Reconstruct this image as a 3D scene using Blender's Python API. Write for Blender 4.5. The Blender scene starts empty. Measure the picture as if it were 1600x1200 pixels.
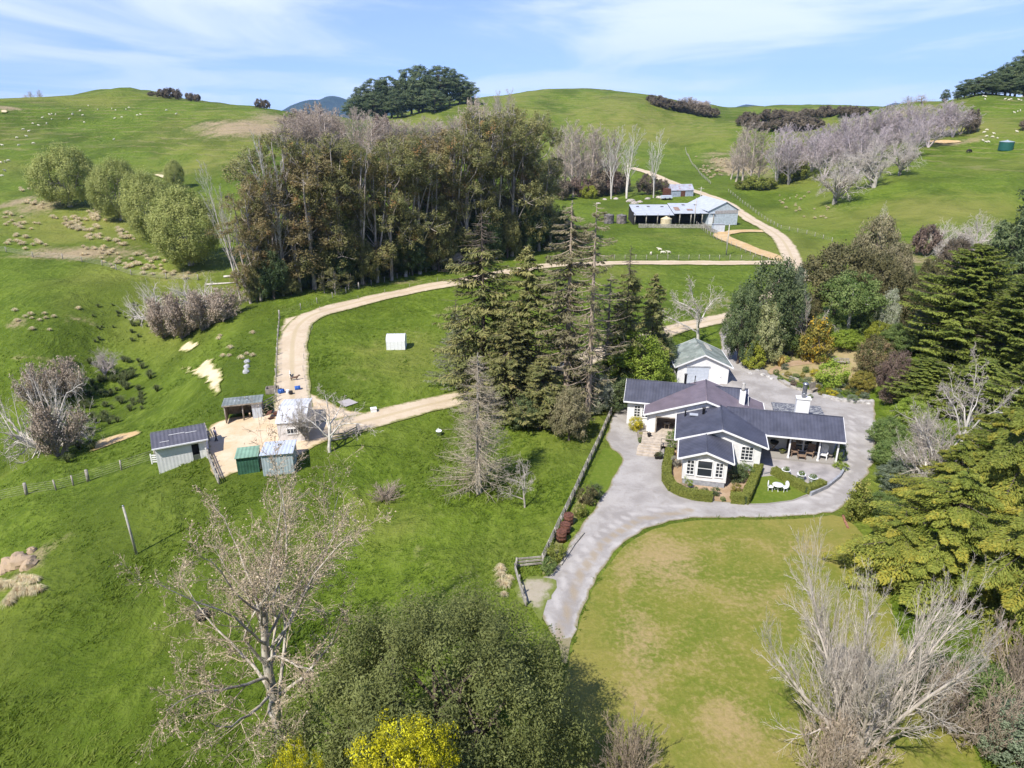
import bpy, math, random
import numpy as np
from mathutils import Vector, Matrix, geometry

R = math.radians
S = bpy.context.scene
COL = S.collection
RNG = np.random.default_rng(7)

# ------------------------------------------------------------------ camera
CAMH, PITCH, FPX = 36.0, R(22.0), 1110.0      # metres, tilt, focal length in pixels of the 1600 px frame
CP, SP = math.cos(PITCH), math.sin(PITCH)
cd = bpy.data.cameras.new('camera'); cam = bpy.data.objects.new('camera', cd); COL.objects.link(cam)
cam.location = (0, 0, CAMH); cam.rotation_euler = (R(90) - PITCH, 0, 0)
cd.sensor_width = 36.0; cd.lens = 36.0 * FPX / 1600.0; cd.clip_start = 0.5; cd.clip_end = 30000
S.camera = cam

def ray(u, v):
    b = (600.0 - v) / FPX
    return (u - 800.0) / FPX, CP + b * SP, -SP + b * CP
def at_z(u, v, z=0.0):
    x, y, q = ray(u, v); k = (z - CAMH) / q
    return x * k, y * k
def at_Y(u, v, Y):
    x, y, q = ray(u, v); k = Y / y
    return x * k, Y, CAMH + q * k
def depth(Y, z): return Y * CP + (CAMH - z) * SP

# ------------------------------------------------------------------ noise + terrain
def _hash(ix, iy, s):
    n = (ix.astype(np.int64) * 374761393 + iy.astype(np.int64) * 668265263 + s * 974711) & 0x7fffffff
    n = ((n ^ (n >> 13)) * 1274126177) & 0x7fffffff
    return ((n ^ (n >> 16)) & 0xffff) / 65535.0
def vnoise(x, y, s=0):
    x = np.asarray(x, float); y = np.asarray(y, float)
    ix = np.floor(x); iy = np.floor(y); fx = x - ix; fy = y - iy
    fx = fx * fx * (3 - 2 * fx); fy = fy * fy * (3 - 2 * fy)
    a = _hash(ix, iy, s); b = _hash(ix + 1, iy, s); c = _hash(ix, iy + 1, s); d = _hash(ix + 1, iy + 1, s)
    return (a + (b - a) * fx) * (1 - fy) + (c + (d - c) * fx) * fy - 0.5
def fbm(x, y, s=0, o=4):
    r = 0; a = 1.0
    for k in range(o):
        r = r + a * vnoise(np.asarray(x) * 2 ** k, np.asarray(y) * 2 ** k, s + 13 * k); a *= 0.5
    return r
def sstep(a, b, x):
    t = np.clip((np.asarray(x, float) - a) / (b - a), 0, 1); return t * t * (3 - 2 * t)

G = [(0,40,0),(10,60,0),(20,62,0),(35,70,0),(20,90,0),(28,100,0),(42,85,0),(15,42,0),(28,38,0),(5,78,-.2),(0,62,-.6),(-10,85,-.3),
     (-26,74,0),(-33,75,-.6),(-30,80,-.2),(-24,68,-.4),(-18,105,0),(-28,110,0),(0,25,0),(20,20,0),(-30,25,-3),(-60,20,-6),(60,30,3),(50,60,1),(70,80,3),(60,110,2),
     (-40,48,-2.2),(-15,45,-1.2),(-22,55,-1.2),(-45,66,-3.4),(-36,68,-1.2),(10,120,0),(40,120,0),(-15,20,-1.5),(100,60,8),(120,120,14),(-90,40,-7),(45,150,0)]
PZ = [(100,640,-9.0),(250,545,-6.5),(0,700,-10.5),(170,600,-8.8),(60,560,-4.5),(200,450,-.8),(0,420,1.2),(290,500,-3.8),(390,500,-1.2),(430,440,.8),
      (210,680,-5.4),(330,590,-1.6),(400,560,-.3),(420,620,0),(300,645,-2.6),(60,720,-5.6),(110,470,-1.2),(20,500,-1.8),(280,420,1.2),
      (540,470,0),(730,440,.2),(620,420,.3),(980,410,0),(1000,345,0),(1150,350,0),(900,330,.3),(1180,410,0),(1240,400,0)]
PY = [(100,350,195),(100,320,212),(0,330,205),(0,250,300),(180,220,352),(180,180,420),(180,144,482),(60,152,478),(0,150,475),(-150,160,470),(-400,170,470),(300,157,470),(300,200,380),
      (400,280,262),(400,200,372),(420,164,452),(300,340,202),(280,300,240),(472,180,520),(230,148,478),
      (420,455,137),(600,400,170),(600,330,215),(600,262,330),(700,262,330),(640,184,600),(560,186,600),(720,158,596),(760,152,640),(680,200,520),
      (870,139,650),(830,140,648),(960,146,640),(1010,151,625),(900,200,520),(900,170,585),(950,262,380),(1100,250,400),(1060,190,560),(1150,168,640),(880,300,300),(780,200,520),
      (1060,285,312),(990,262,370),(1190,290,300),(1215,288,298),(1300,317,240),(1400,272,255),(1580,237,272),(1595,147,380),(1540,146,385),(1490,154,400),(1700,150,380),(1900,120,370),
      (1450,225,302),(1300,200,402),(1250,187,500),(1180,205,470),(1240,164,800),(1330,169,760),(1420,172,760),(1120,167,700),
      (1300,380,188),(1450,400,165),(1200,320,262),(1540,340,195),(1600,300,215),(1500,200,330),(1640,340,200)]
FAR = [(-1.6,560,22),(-1.0,600,20),(-.6,620,18),(-.3,700,16),(0,860,22),(.25,860,18),(-.15,760,20),(.6,560,24),(1.0,520,26),(.75,470,33),
       (-1.4,1000,4),(-.7,1000,0),(-.3,1000,0),(0,1300,-6),(.3,1200,0),(.7,1000,8),(1.4,1000,8),(-1.4,3000,-80),(-.5,3000,-80),(.5,3000,-80),(1.4,3000,-80),(0,2000,-40),(-.5,2000,-40),(.5,2000,-40),
       (-1.4,9500,-320),(0,9500,-320),(1.4,9500,-320),(-1.3,200,10),(-1.4,330,22),(1.3,230,22),(1.4,120,16)]
ctl = list(G)
for u, v, z in PZ: ctl.append((*at_z(u, v, z), z))
for u, v, Y in PY: ctl.append(at_Y(u, v, Y))
for a, Y, z in FAR: ctl.append((a * (Y + 50), Y, z))
ctl = np.array(ctl)
def warp(X, Y):
    X = np.asarray(X, float); Y = np.maximum(np.asarray(Y, float), -42.0)
    return X / (Y + 50) * 2.2, np.log((Y + 50) / 100.0)
def _U(d2): return d2 * np.log(d2 + 1e-9)
ca, cl = warp(ctl[:, 0], ctl[:, 1]); n = len(ctl)
K = _U((ca[:, None] - ca) ** 2 + (cl[:, None] - cl) ** 2) + np.eye(n) * 0.0015
Pm = np.stack([np.ones(n), ca, cl], 1)
A = np.zeros((n + 3, n + 3)); A[:n, :n] = K; A[:n, n:] = Pm; A[n:, :n] = Pm.T
W = np.linalg.solve(A, np.concatenate([ctl[:, 2], np.zeros(3)]))
def padmask(X, Y):
    # level building platform round the homestead
    d = np.maximum(np.abs(X - 24.5) - 17.0 - 0, np.abs(Y - 66) - 36.0)
    return 1 - sstep(0, 9, d)
def H(X, Y):
    X = np.atleast_1d(np.asarray(X, float)); Y = np.atleast_1d(np.asarray(Y, float))
    sh = X.shape; X = X.ravel(); Y = Y.ravel(); out = np.empty(len(X))
    for i in range(0, len(X), 20000):
        x = X[i:i + 20000]; y = Y[i:i + 20000]
        a, l = warp(x, y)
        z = _U((a[:, None] - ca) ** 2 + (l[:, None] - cl) ** 2) @ W[:n] + W[n] + W[n + 1] * a + W[n + 2] * l
        f = sstep(150, 420, y)
        z = z + fbm(x / 9.0, y / 9.0, 3, 2) * 0.35 * (1 - sstep(110, 260, y)) + (fbm(x / 70.0, y / 70.0, 5, 3) * 5.0 + np.abs(fbm(x / 38.0, y / 55.0, 8, 2)) * -5.0) * f * (1 - sstep(900, 1500, y))
        z = z * (1 - padmask(x, y))
        out[i:i + 20000] = z
    return out.reshape(sh)
def h1(x, y): return float(H([x], [y])[0])
_YS = np.geomspace(14, 3000, 700)
def P(u, v):
    """where the line of sight meets the ground"""
    x, y, q = ray(u, v)
    k = _YS / y; zs = CAMH + q * k; d = zs - H(x * k, _YS)
    i = np.argmax(d < 0)
    if i == 0: i = len(d) - 1
    t = d[i - 1] / (d[i - 1] - d[i] + 1e-9); Y = _YS[i - 1] + t * (_YS[i] - _YS[i - 1]); k = Y / y
    return Vector((x * k, Y, h1(x * k, Y)))
def spot(u, Y):
    x0 = 0.0
    for _ in range(6):
        z = h1(x0, Y); x0 = (u - 800.0) / FPX * depth(Y, z)
    return Vector((x0, Y, h1(x0, Y)))

# ------------------------------------------------------------------ tags and mesh helpers
def tag(o, label=None, cat=None, group=None, kind=None):
    if label: o['label'] = label
    if cat: o['category'] = cat
    if group: o['group'] = group
    if kind: o['kind'] = kind
    return o
def link(name, data, mat=None, parent=None):
    o = bpy.data.objects.new(name, data); COL.objects.link(o)
    if parent is not None: o.parent = parent
    if mat is not None and data is not None:
        data.materials.clear()
        for m in (mat if isinstance(mat, (list, tuple)) else [mat]): data.materials.append(m)
    return o
def empty(name, loc=(0, 0, 0), rz=0, label=None, cat=None, group=None):
    o = bpy.data.objects.new(name, None); COL.objects.link(o)
    o.location = loc; o.rotation_euler = (0, 0, rz); o.empty_display_size = 0.3
    return tag(o, label, cat, group)
def children(o): return [c for c in COL.objects if c.parent == o] if False else list(o.children)
def copy_tree(o, parent=None):
    c = o.copy(); COL.objects.link(c)
    if parent is not None: c.parent = parent
    for ch in list(o.children): copy_tree(ch, c)
    return c
def np_mesh(name, V, F, tint=None, smooth=False, extra=None):
    me = bpy.data.meshes.new(name)
    V = np.ascontiguousarray(V, np.float32); F = np.ascontiguousarray(F, np.int32)
    k = F.shape[1]
    me.vertices.add(len(V)); me.vertices.foreach_set('co', V.ravel())
    me.loops.add(F.size); me.loops.foreach_set('vertex_index', F.ravel())
    me.polygons.add(len(F)); me.polygons.foreach_set('loop_start', np.arange(0, F.size, k, dtype=np.int32))
    if smooth: me.polygons.foreach_set('use_smooth', np.ones(len(F), bool))
    me.update(calc_edges=True)
    if tint is not None:
        a = me.attributes.new('tint', 'FLOAT', 'POINT'); a.data.foreach_set('value', np.ascontiguousarray(tint, np.float32))
    for nm, val in (extra or {}).items():
        a = me.attributes.new(nm, 'FLOAT', 'POINT'); a.data.foreach_set('value', np.ascontiguousarray(val, np.float32))
    return me

class MB:
    """collects boxes, prisms and tubes, links them as ONE mesh object"""
    def __init__(s): s.v = []; s.f = []; s.rib = []; s.sm = []
    def add(s, vs, fs, rib=None, smooth=False):
        o = len(s.v); s.v += [tuple(p) for p in vs]; s.f += [[i + o for i in f] for f in fs]
        s.rib += list(rib) if rib is not None else [0.0] * len(vs); s.sm += [smooth] * len(fs); return s
    def box(s, x0, x1, y0, y1, z0, z1):
        return s.add([(x0,y0,z0),(x1,y0,z0),(x1,y1,z0),(x0,y1,z0),(x0,y0,z1),(x1,y0,z1),(x1,y1,z1),(x0,y1,z1)],
                     [(3,2,1,0),(4,5,6,7),(0,1,5,4),(1,2,6,5),(2,3,7,6),(3,0,4,7)])
    def cbox(s, c, size, rz=0, rx=0):
        M = Matrix.Translation(Vector(c)) @ Matrix.Rotation(rz, 4, 'Z') @ Matrix.Rotation(rx, 4, 'X')
        a, b, d = [q / 2 for q in size]
        vs = [M @ Vector(p) for p in [(-a,-b,-d),(a,-b,-d),(a,b,-d),(-a,b,-d),(-a,-b,d),(a,-b,d),(a,b,d),(-a,b,d)]]
        return s.add(vs, [(3,2,1,0),(4,5,6,7),(0,1,5,4),(1,2,6,5),(2,3,7,6),(3,0,4,7)])
    def slab(s, a, b, c, d, th, rib=None):
        """a..d: top corners in order; thickness straight down"""
        top = [Vector(p) for p in (a, b, c, d)]; bot = [p - Vector((0, 0, th)) for p in top]
        return s.add(top + bot, [(0,1,2,3),(7,6,5,4),(0,4,5,1),(1,5,6,2),(2,6,7,3),(3,7,4,0)], rib * 2 if rib else None)
    def prism(s, poly, axis, a, b):
        """poly of 2-D points extruded along axis ('x','y','z') from a to b"""
        def q(p, t): return {'x': (t, p[0], p[1]), 'y': (p[0], t, p[1]), 'z': (p[0], p[1], t)}[axis]
        n = len(poly); vs = [q(p, a) for p in poly] + [q(p, b) for p in poly]
        return s.add(vs, [tuple(range(n))[::-1], tuple(range(n, 2 * n))] + [(i, (i + 1) % n, n + (i + 1) % n, n + i) for i in range(n)])
    def tube(s, pts, rad, k=8, cap=True):
        pts = [Vector(p) for p in pts]; n = len(pts)
        if not isinstance(rad, (list, tuple)): rad = [rad] * n
        vs = []; fs = []
        for i, p in enumerate(pts):
            t = (pts[min(i + 1, n - 1)] - pts[max(i - 1, 0)]).normalized()
            ref = Vector((1, 0, 0)) if abs(t.x) < .8 else Vector((0, 1, 0))
            a = t.cross(ref).normalized(); b = t.cross(a)
            for j in range(k):
                w = 2 * math.pi * j / k; vs.append(p + (a * math.cos(w) + b * math.sin(w)) * rad[i])
        for i in range(n - 1):
            for j in range(k): fs.append((i*k+j, i*k+(j+1)%k, (i+1)*k+(j+1)%k, (i+1)*k+j))
        if cap: fs += [tuple(range(k)), tuple(range((n-1)*k, n*k))[::-1]]
        return s.add(vs, fs, smooth=k > 5)
    def lathe(s, prof, c=(0, 0, 0), k=16):
        vs = []; fs = []; n = len(prof)
        for r, z in prof:
            for j in range(k):
                w = 2 * math.pi * j / k; vs.append((c[0] + r * math.cos(w), c[1] + r * math.sin(w), c[2] + z))
        for i in range(n - 1):
            for j in range(k): fs.append((i*k+j, i*k+(j+1)%k, (i+1)*k+(j+1)%k, (i+1)*k+j))
        fs += [tuple(range(k))[::-1], tuple(range((n-1)*k, n*k))]
        return s.add(vs, fs, smooth=True)
    def build(s, name, mat, parent=None, **kw):
        me = bpy.data.meshes.new(name); me.from_pydata(s.v, [], s.f)
        me.polygons.foreach_set('use_smooth', s.sm)
        a = me.attributes.new('rib', 'FLOAT', 'POINT'); a.data.foreach_set('value', s.rib)
        me.update()
        import bmesh
        bm = bmesh.new(); bm.from_mesh(me); bmesh.ops.recalc_face_normals(bm, faces=bm.faces); bm.to_mesh(me); bm.free()
        o = link(name, me, mat, parent); return tag(o, **kw)

# ------------------------------------------------------------------ materials
class NT:
    def __init__(s, name, rough=0.85, spec=0.25):
        s.m = bpy.data.materials.new(name); s.m.use_nodes = True; s.t = s.m.node_tree
        s.b = s.t.nodes['Principled BSDF']; s.b.inputs['Roughness'].default_value = rough
        s.b.inputs['Specular IOR Level'].default_value = spec; s.out = s.t.nodes['Material Output']
    def n(s, typ, **kw):
        nd = s.t.nodes.new(typ)
        for k, v in kw.items(): setattr(nd, k, v)
        return nd
    def ln(s, a, b): s.t.links.new(a, b)
    def pos(s):
        return s.n('ShaderNodeNewGeometry').outputs['Position']
    def obj(s): return s.n('ShaderNodeTexCoord').outputs['Object']
    def scaled(s, vec, sc, rz=0):
        m = s.n('ShaderNodeMapping'); s.ln(vec, m.inputs['Vector']); m.inputs['Scale'].default_value = sc; m.inputs['Rotation'].default_value = (0, 0, rz); return m.outputs[0]
    def noise(s, vec, scale, detail=4, rough=.55, dist=0):
        nd = s.n('ShaderNodeTexNoise'); s.ln(vec, nd.inputs['Vector']); nd.inputs['Scale'].default_value = scale
        nd.inputs['Detail'].default_value = detail; nd.inputs['Roughness'].default_value = rough; nd.inputs['Distortion'].default_value = dist
        return nd.outputs['Fac']
    def ramp(s, fac, a, b):
        nd = s.n('ShaderNodeMapRange'); nd.interpolation_type = 'SMOOTHSTEP'; s.ln(fac, nd.inputs['Value']); nd.inputs['From Min'].default_value = a; nd.inputs['From Max'].default_value = b; return nd.outputs[0]
    def mix(s, fac, a, b, mode='MIX'):
        nd = s.n('ShaderNodeMix', data_type='RGBA', blend_type=mode)
        if isinstance(fac, (int, float)): nd.inputs[0].default_value = fac
        else: s.ln(fac, nd.inputs[0])
        for k, c in ((6, a), (7, b)):
            if isinstance(c, (tuple, list)): nd.inputs[k].default_value = (*c, 1)
            else: s.ln(c, nd.inputs[k])
        return nd.outputs[2]
    def math(s, op, a, b=None, c=None):
        nd = s.n('ShaderNodeMath', operation=op)
        for k, q in enumerate((a, b, c)):
            if q is None: continue
            if isinstance(q, (int, float)): nd.inputs[k].default_value = q
            else: s.ln(q, nd.inputs[k])
        return nd.outputs[0]
    def attr(s, name): return s.n('ShaderNodeAttribute', attribute_name=name).outputs['Fac']
    def rnd(s): return s.n('ShaderNodeObjectInfo').outputs['Random']
    def color(s, c):
        if isinstance(c, (tuple, list)): s.b.inputs['Base Color'].default_value = (*c, 1)
        else: s.ln(c, s.b.inputs['Base Color'])
    def bump(s, hgt, strength=.5, dist=.05):
        b = s.n('ShaderNodeBump'); b.inputs['Strength'].default_value = strength; b.inputs['Distance'].default_value = dist
        s.ln(hgt, b.inputs['Height']); s.ln(b.outputs[0], s.b.inputs['Normal'])

def plain(name, c, rough=.7, var=.12, scale=3.0, metal=0, spec=.3, bumpd=0):
    t = NT(name, rough, spec); o = t.obj(); nz = t.noise(o, scale, 5, .6)
    lo = tuple(x * (1 - var * 1.6) for x in c); hi = tuple(min(1, x * (1 + var)) for x in c)
    t.color(t.mix(t.ramp(nz, .3, .7), lo, hi)); t.b.inputs['Metallic'].default_value = metal
    if bumpd: t.bump(t.noise(o, scale * 6, 4), .6, bumpd)
    return t.m
LEAFGAIN = 1.45
def leafmat(name, a, b, c=None, transl=.32, var=.25):
    """a..b by the leaf's own tint, c = a third tone picked by tint > .85"""
    up = lambda q: tuple(min(.8, x * LEAFGAIN) for x in q)
    a, b = up(a), up(b); c = up(c) if c is not None else None
    t = NT(name, .65, .25); ti = t.attr('tint'); col = t.mix(t.ramp(ti, .1, .9), a, b)
    if c is not None: col = t.mix(t.ramp(ti, .8, .98), col, c)
    k = t.math('MULTIPLY_ADD', t.rnd(), var, 1 - var / 2)
    v = t.n('ShaderNodeVectorMath', operation='SCALE'); t.ln(col, v.inputs[0]); t.ln(k, v.inputs['Scale'])
    t.ln(v.outputs[0], t.b.inputs['Base Color'])
    tr = t.n('ShaderNodeBsdfTranslucent'); t.ln(v.outputs[0], tr.inputs['Color'])
    mx = t.n('ShaderNodeMixShader'); mx.inputs[0].default_value = transl
    t.ln(t.b.outputs[0], mx.inputs[1]); t.ln(tr.outputs[0], mx.inputs[2]); t.ln(mx.outputs[0], t.out.inputs['Surface'])
    return t.m
def barkmat(name, a, b, scale=4):
    t = NT(name, .9, .15); nz = t.noise(t.scaled(t.obj(), (1, 1, .35)), scale, 4, .65)
    k = t.math('MULTIPLY_ADD', t.rnd(), .3, .85); col = t.mix(t.ramp(nz, .35, .65), a, b)
    v = t.n('ShaderNodeVectorMath', operation='SCALE'); t.ln(col, v.inputs[0]); t.ln(k, v.inputs['Scale']); t.color(v.outputs[0])
    t.bump(nz, .5, .03); return t.m
M = {}
def grassmat(name, greens, yellow, dry, sc=1.0, attr=True, bumpd=.10, streak=True, grain=.09):
    t = NT(name, .9, .12); p = t.pos()
    big = t.noise(p, .018 * sc, 3, .5); mid = t.noise(p, .11 * sc, 5, .6, .6); fine = t.noise(t.scaled(p, (1, .55, 1), .5) if streak else p, 1.1 * sc, 5, .66, .25); tiny = t.noise(p, 5.0, 3, .6)
    col = t.mix(t.ramp(mid, .33, .68), greens[0], greens[1])
    col = t.mix(t.math('MULTIPLY', t.ramp(fine, .42, .68), .75), col, greens[2])
    col = t.mix(t.math('MULTIPLY', t.ramp(big, .46, .66), .6), col, yellow)
    if attr and streak:
        relief_tone = t.noise(t.scaled(p, (1, .6, 2.5), .4), .032, 6, .62, .8); col = t.mix(t.math('MULTIPLY', t.ramp(relief_tone, .46, .62), .55), col, tuple(x * .62 for x in greens[0]))  # hill relief suggested by darker green patches put into the colour
    if attr:
        d = t.math('ADD', t.attr('dry'), t.math('MULTIPLY', t.math('SUBTRACT', t.math('ADD', mid, fine), 1.0), .9))
        col = t.mix(t.ramp(d, .28, .8), col, dry)
        y = t.math('ADD', t.attr('pale'), t.math('MULTIPLY', t.math('SUBTRACT', mid, .5), .8))
        col = t.mix(t.ramp(y, .2, .85), col, yellow)
    col = t.mix(.55, col, t.mix(tiny, tuple([.5 - grain] * 3), tuple([.5 + grain] * 3)), 'OVERLAY')
    t.color(col)
    hgt = t.math('ADD', t.math('MULTIPLY', fine, 1.0), t.math('ADD', t.math('MULTIPLY', tiny, .35), t.math('MULTIPLY', mid, 5.0 if streak else .5)))
    if attr and streak:
        sp = t.n('ShaderNodeSeparateXYZ'); t.ln(p, sp.inputs[0]); sl = t.ramp(sp.outputs[2], 9, 16)
        tr = t.math('SINE', t.math('ADD', t.math('MULTIPLY', sp.outputs[2], 4.2), t.math('MULTIPLY', t.noise(p, .05, 4, .6), 14.0)))
        tm = t.math('MULTIPLY', t.ramp(tr, .55, 1.0), t.math('MULTIPLY', sl, t.ramp(mid, .35, .6)))
        col = t.mix(t.math('MULTIPLY', tm, .6), col, (.225,.20,.085)); hgt = t.math('SUBTRACT', hgt, t.math('MULTIPLY', tm, .8)); t.color(col)
    t.bump(hgt, 1.0, bumpd); return t.m
M['pasture'] = grassmat('pasture_grass', [(.080,.125,.010),(.115,.166,.015),(.162,.215,.030)], (.20,.205,.045), (.33,.255,.15), bumpd=.4)
M['lawn'] = grassmat('mown_lawn', [(.125,.155,.020),(.19,.185,.034),(.235,.215,.055)], (.255,.215,.06), (.34,.25,.125), sc=2.2, bumpd=.06, streak=False, grain=.19)
M['lawn_green'] = grassmat('green_lawn', [(.085,.135,.012),(.115,.16,.018),(.15,.185,.03)], (.15,.18,.03), (.2,.2,.06), sc=2.0, attr=False, bumpd=.06, streak=False, grain=.16)
def dirtmat(name, a, b, c, edgecol, edge=.9, sc=1.0, bumpd=.03, wheel=None):
    """gravel or bare dirt; grass creeps over the last metre before the edge"""
    t = NT(name, .95, .12); p = t.pos()
    n1 = t.noise(p, .35 * sc, 5, .6, .4); n2 = t.noise(p, 2.2 * sc, 5, .7); n3 = t.noise(p, 14, 3, .6)
    col = t.mix(t.ramp(n1, .35, .65), a, b); col = t.mix(t.math('MULTIPLY', t.ramp(n2, .5, .75), .6), col, c)
    if wheel is not None:
        w = t.math('ADD', t.attr('mid'), t.math('MULTIPLY', t.math('SUBTRACT', n1, .5), .5))
        col = t.mix(t.math('MULTIPLY', t.ramp(w, .3, .8), .75), col, wheel)
    if wheel is not None: col = t.mix(t.math('MULTIPLY', t.ramp(t.math('ADD', t.attr('pale'), t.math('MULTIPLY', t.math('SUBTRACT', n2, .5), .8)), .25, .8), .55), col, tuple(min(.62, x * 1.28) for x in b))
    col = t.mix(.5, col, t.mix(n3, tuple([.36] * 3), tuple([.64] * 3)), 'OVERLAY')
    e = t.math('ADD', t.attr('edge'), t.math('MULTIPLY', t.math('SUBTRACT', t.noise(p, 1.3, 4, .7), .5), 1.3 * edge))
    col = t.mix(t.ramp(e, .02, edge * .55), edgecol, col); t.color(col)
    t.bump(t.math('ADD', n3, n2), .8, bumpd); return t.m
M['gravel'] = dirtmat('grey_gravel', (.285,.262,.24), (.39,.365,.338), (.27,.235,.195), (.24,.21,.12), .5, wheel=(.31,.25,.17))
M['track'] = dirtmat('pale_dirt', (.50,.40,.275), (.57,.47,.34), (.44,.33,.21), (.20,.20,.07), 1.1, wheel=(.45,.36,.22))
M['yard'] = dirtmat('sandy_yard_dirt', (.54,.41,.255), (.62,.50,.36), (.47,.32,.17), (.25,.22,.08), .9)
M['clay'] = dirtmat('orange_clay', (.50,.34,.16), (.56,.42,.24), (.42,.24,.09), (.2,.2,.06), .8)
M['slip'] = dirtmat('bare_clay_slip', (.62,.49,.29), (.70,.58,.38), (.5,.36,.18), (.14,.17,.03), 1.3)
M['soil'] = dirtmat('garden_soil', (.33,.23,.14), (.40,.29,.19), (.24,.16,.09), (.22,.2,.08), .3, sc=2)
M['dryground'] = dirtmat('dry_garden_ground', (.36,.28,.15), (.28,.25,.10), (.42,.30,.18), (.2,.2,.07), .8, sc=1.6)
M['concrete'] = dirtmat('patio_concrete', (.36,.33,.32), (.42,.39,.37), (.27,.24,.22), (.3,.28,.25), .1, bumpd=.005)
M['worn'] = dirtmat('worn_verge', (.33,.285,.20), (.38,.335,.255), (.22,.22,.09), (.15,.18,.04), 1.5)
M['rock'] = dirtmat('pale_limestone', (.55,.43,.33), (.63,.5,.4), (.4,.29,.2), (.4,.3,.2), .1, sc=3)

def roofmat(name, c, pitch=.26, var=.15, rough=.45, spec=.4, rust=None, metal=0, depth=.02):
    t = NT(name, rough, spec); o = t.obj(); nz = t.noise(t.scaled(o, (1, 1, 1)), .8, 5, .6)
    rib = t.math('SINE', t.math('MULTIPLY', t.attr('rib'), 2 * math.pi / pitch))
    col = t.mix(t.ramp(nz, .3, .7), tuple(x * (1 - var) for x in c), tuple(x * (1 + var) for x in c))
    col = t.mix(t.math('MULTIPLY', t.ramp(t.noise(t.scaled(o, (2, 2, .4)), 2.5, 4), .55, .75), .3), col, tuple(x * .75 for x in c))
    if rust is not None: col = t.mix(t.ramp(t.noise(o, 1.1, 5, .7), .56, .68), col, rust)
    t.color(col); t.b.inputs['Metallic'].default_value = metal; t.bump(rib, .8, depth); return t.m
def boardmat(name, c, pitch=.18, vertical=False, var=.06, depth=.015):
    t = NT(name, .55, .3); o = t.obj()
    sp = t.n('ShaderNodeSeparateXYZ'); t.ln(o, sp.inputs[0])
    if vertical: q = t.math('ADD', sp.outputs[0], sp.outputs[1])
    else: q = sp.outputs[2]
    w = t.math('FRACT', t.math('DIVIDE', q, pitch))
    if vertical: w = t.math('SINE', t.math('MULTIPLY', q, 2 * math.pi / pitch))
    nz = t.noise(o, 1.5, 5, .6)
    t.color(t.mix(t.ramp(nz, .3, .7), tuple(x * (1 - var * 1.5) for x in c), tuple(min(1, x * (1 + var)) for x in c)))
    t.bump(w, .7, depth); return t.m
# ------------------------------------------------------------------ ground sheet
rows = [-38.0, -20, -5, 5, 12]
y = 18.0
while y < 10500:
    rows.append(y); y += max(.8, (y + 30) * .0125)
rows = np.array(rows); cols = np.linspace(-1.75, 1.75, 561)
GX = cols[None, :] * (rows[:, None] + 50); GY = np.repeat(rows[:, None], len(cols), 1)
GZ = H(GX, GY)
nr, nc = GX.shape
idx = np.arange(nr * nc).reshape(nr, nc)
F = np.stack([idx[:-1, :-1], idx[:-1, 1:], idx[1:, 1:], idx[1:, :-1]], -1).reshape(-1, 4)
# dry / pale patches of the sward itself
def proj(X, Y, Z):
    d = Y * CP + (CAMH - Z) * SP
    return 800 + FPX * X / d, 600 - FPX * ((Z - CAMH) * CP + Y * SP) / d
gx, gy, gz = GX.ravel(), GY.ravel(), GZ.ravel()
dry = np.zeros(len(gx)); pale = np.zeros(len(gx))
DRY = [(385,200,70,16,1.),(330,196,45,8,.7),(440,185,60,22,.7),(60,325,50,22,.7),(130,395,140,14,.75),(20,318,25,14,.7),(10,168,25,5,.9),(255,272,45,6,.5),(1150,262,36,22,.8),(1120,240,30,6,.6),(1300,330,50,14,.35),
       (280,428,120,10,.5),(1425,405,30,14,.7),(380,250,60,25,.45),(330,640,40,14,.35),(45,880,40,40,.6),(25,505,22,12,.7),(120,500,50,10,.5),(70,560,90,8,.5),(640,440,50,6,.5),(1500,222,60,6,.7),(1420,175,60,20,.5),(1545,190,30,8,.4),
       (690,790,70,30,.25),(660,860,40,40,.3),(780,900,16,25,.6),(870,870,30,10,.3),(620,530,70,40,.28),(560,590,40,16,.35),(430,830,120,60,.22),(720,700,60,30,.25),(120,950,90,50,.2),(1120,480,60,30,.4),(850,445,60,8,.5),(1200,560,50,30,.5),(700,570,60,60,.15),(380,980,150,160,.22)]
def blobs(L, X, Y):
    o = np.zeros(len(X))
    for u, v, a, b, s in L:
        c = P(u, v); e = P(u, v + b); w = a / FPX * depth(c.y, c.z)
        hgt = max(abs(c.y - e.y), 1.5)
        q = ((X - c.x) / w) ** 2 + ((Y - c.y) / hgt) ** 2
        o = np.maximum(o, s * np.exp(-q * .9))
    return o
dry = blobs(DRY, gx, gy)
PALE = [(1000,200,200,40,.6),(1450,330,180,40,.7),(60,600,50,60,.4),(620,560,110,60,.55),(1080,370,120,20,.4),(330,250,90,40,.6),(150,350,200,40,.7),(600,800,100,80,.5),(1500,200,70,40,.7),(300,1000,150,100,.4),(960,150,150,12,.3),(60,700,60,30,.45)]
pale = blobs(PALE, gx, gy)
LAWN_DRY = [(1040,880,90,70,.62),(1000,1000,60,110,.6),(1150,1130,100,90,.55),(1180,930,130,90,.42),(1090,1010,130,110,.40),(1250,860,90,40,.42),(1000,1090,60,70,.5),(980,900,40,60,.5),(1120,850,120,25,.4)]
me = np_mesh('pasture', np.stack([gx, gy, gz], 1), F, smooth=True, extra={'dry': dry, 'pale': pale})
tag(link('ground', me, M['pasture']), kind='structure')

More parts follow.
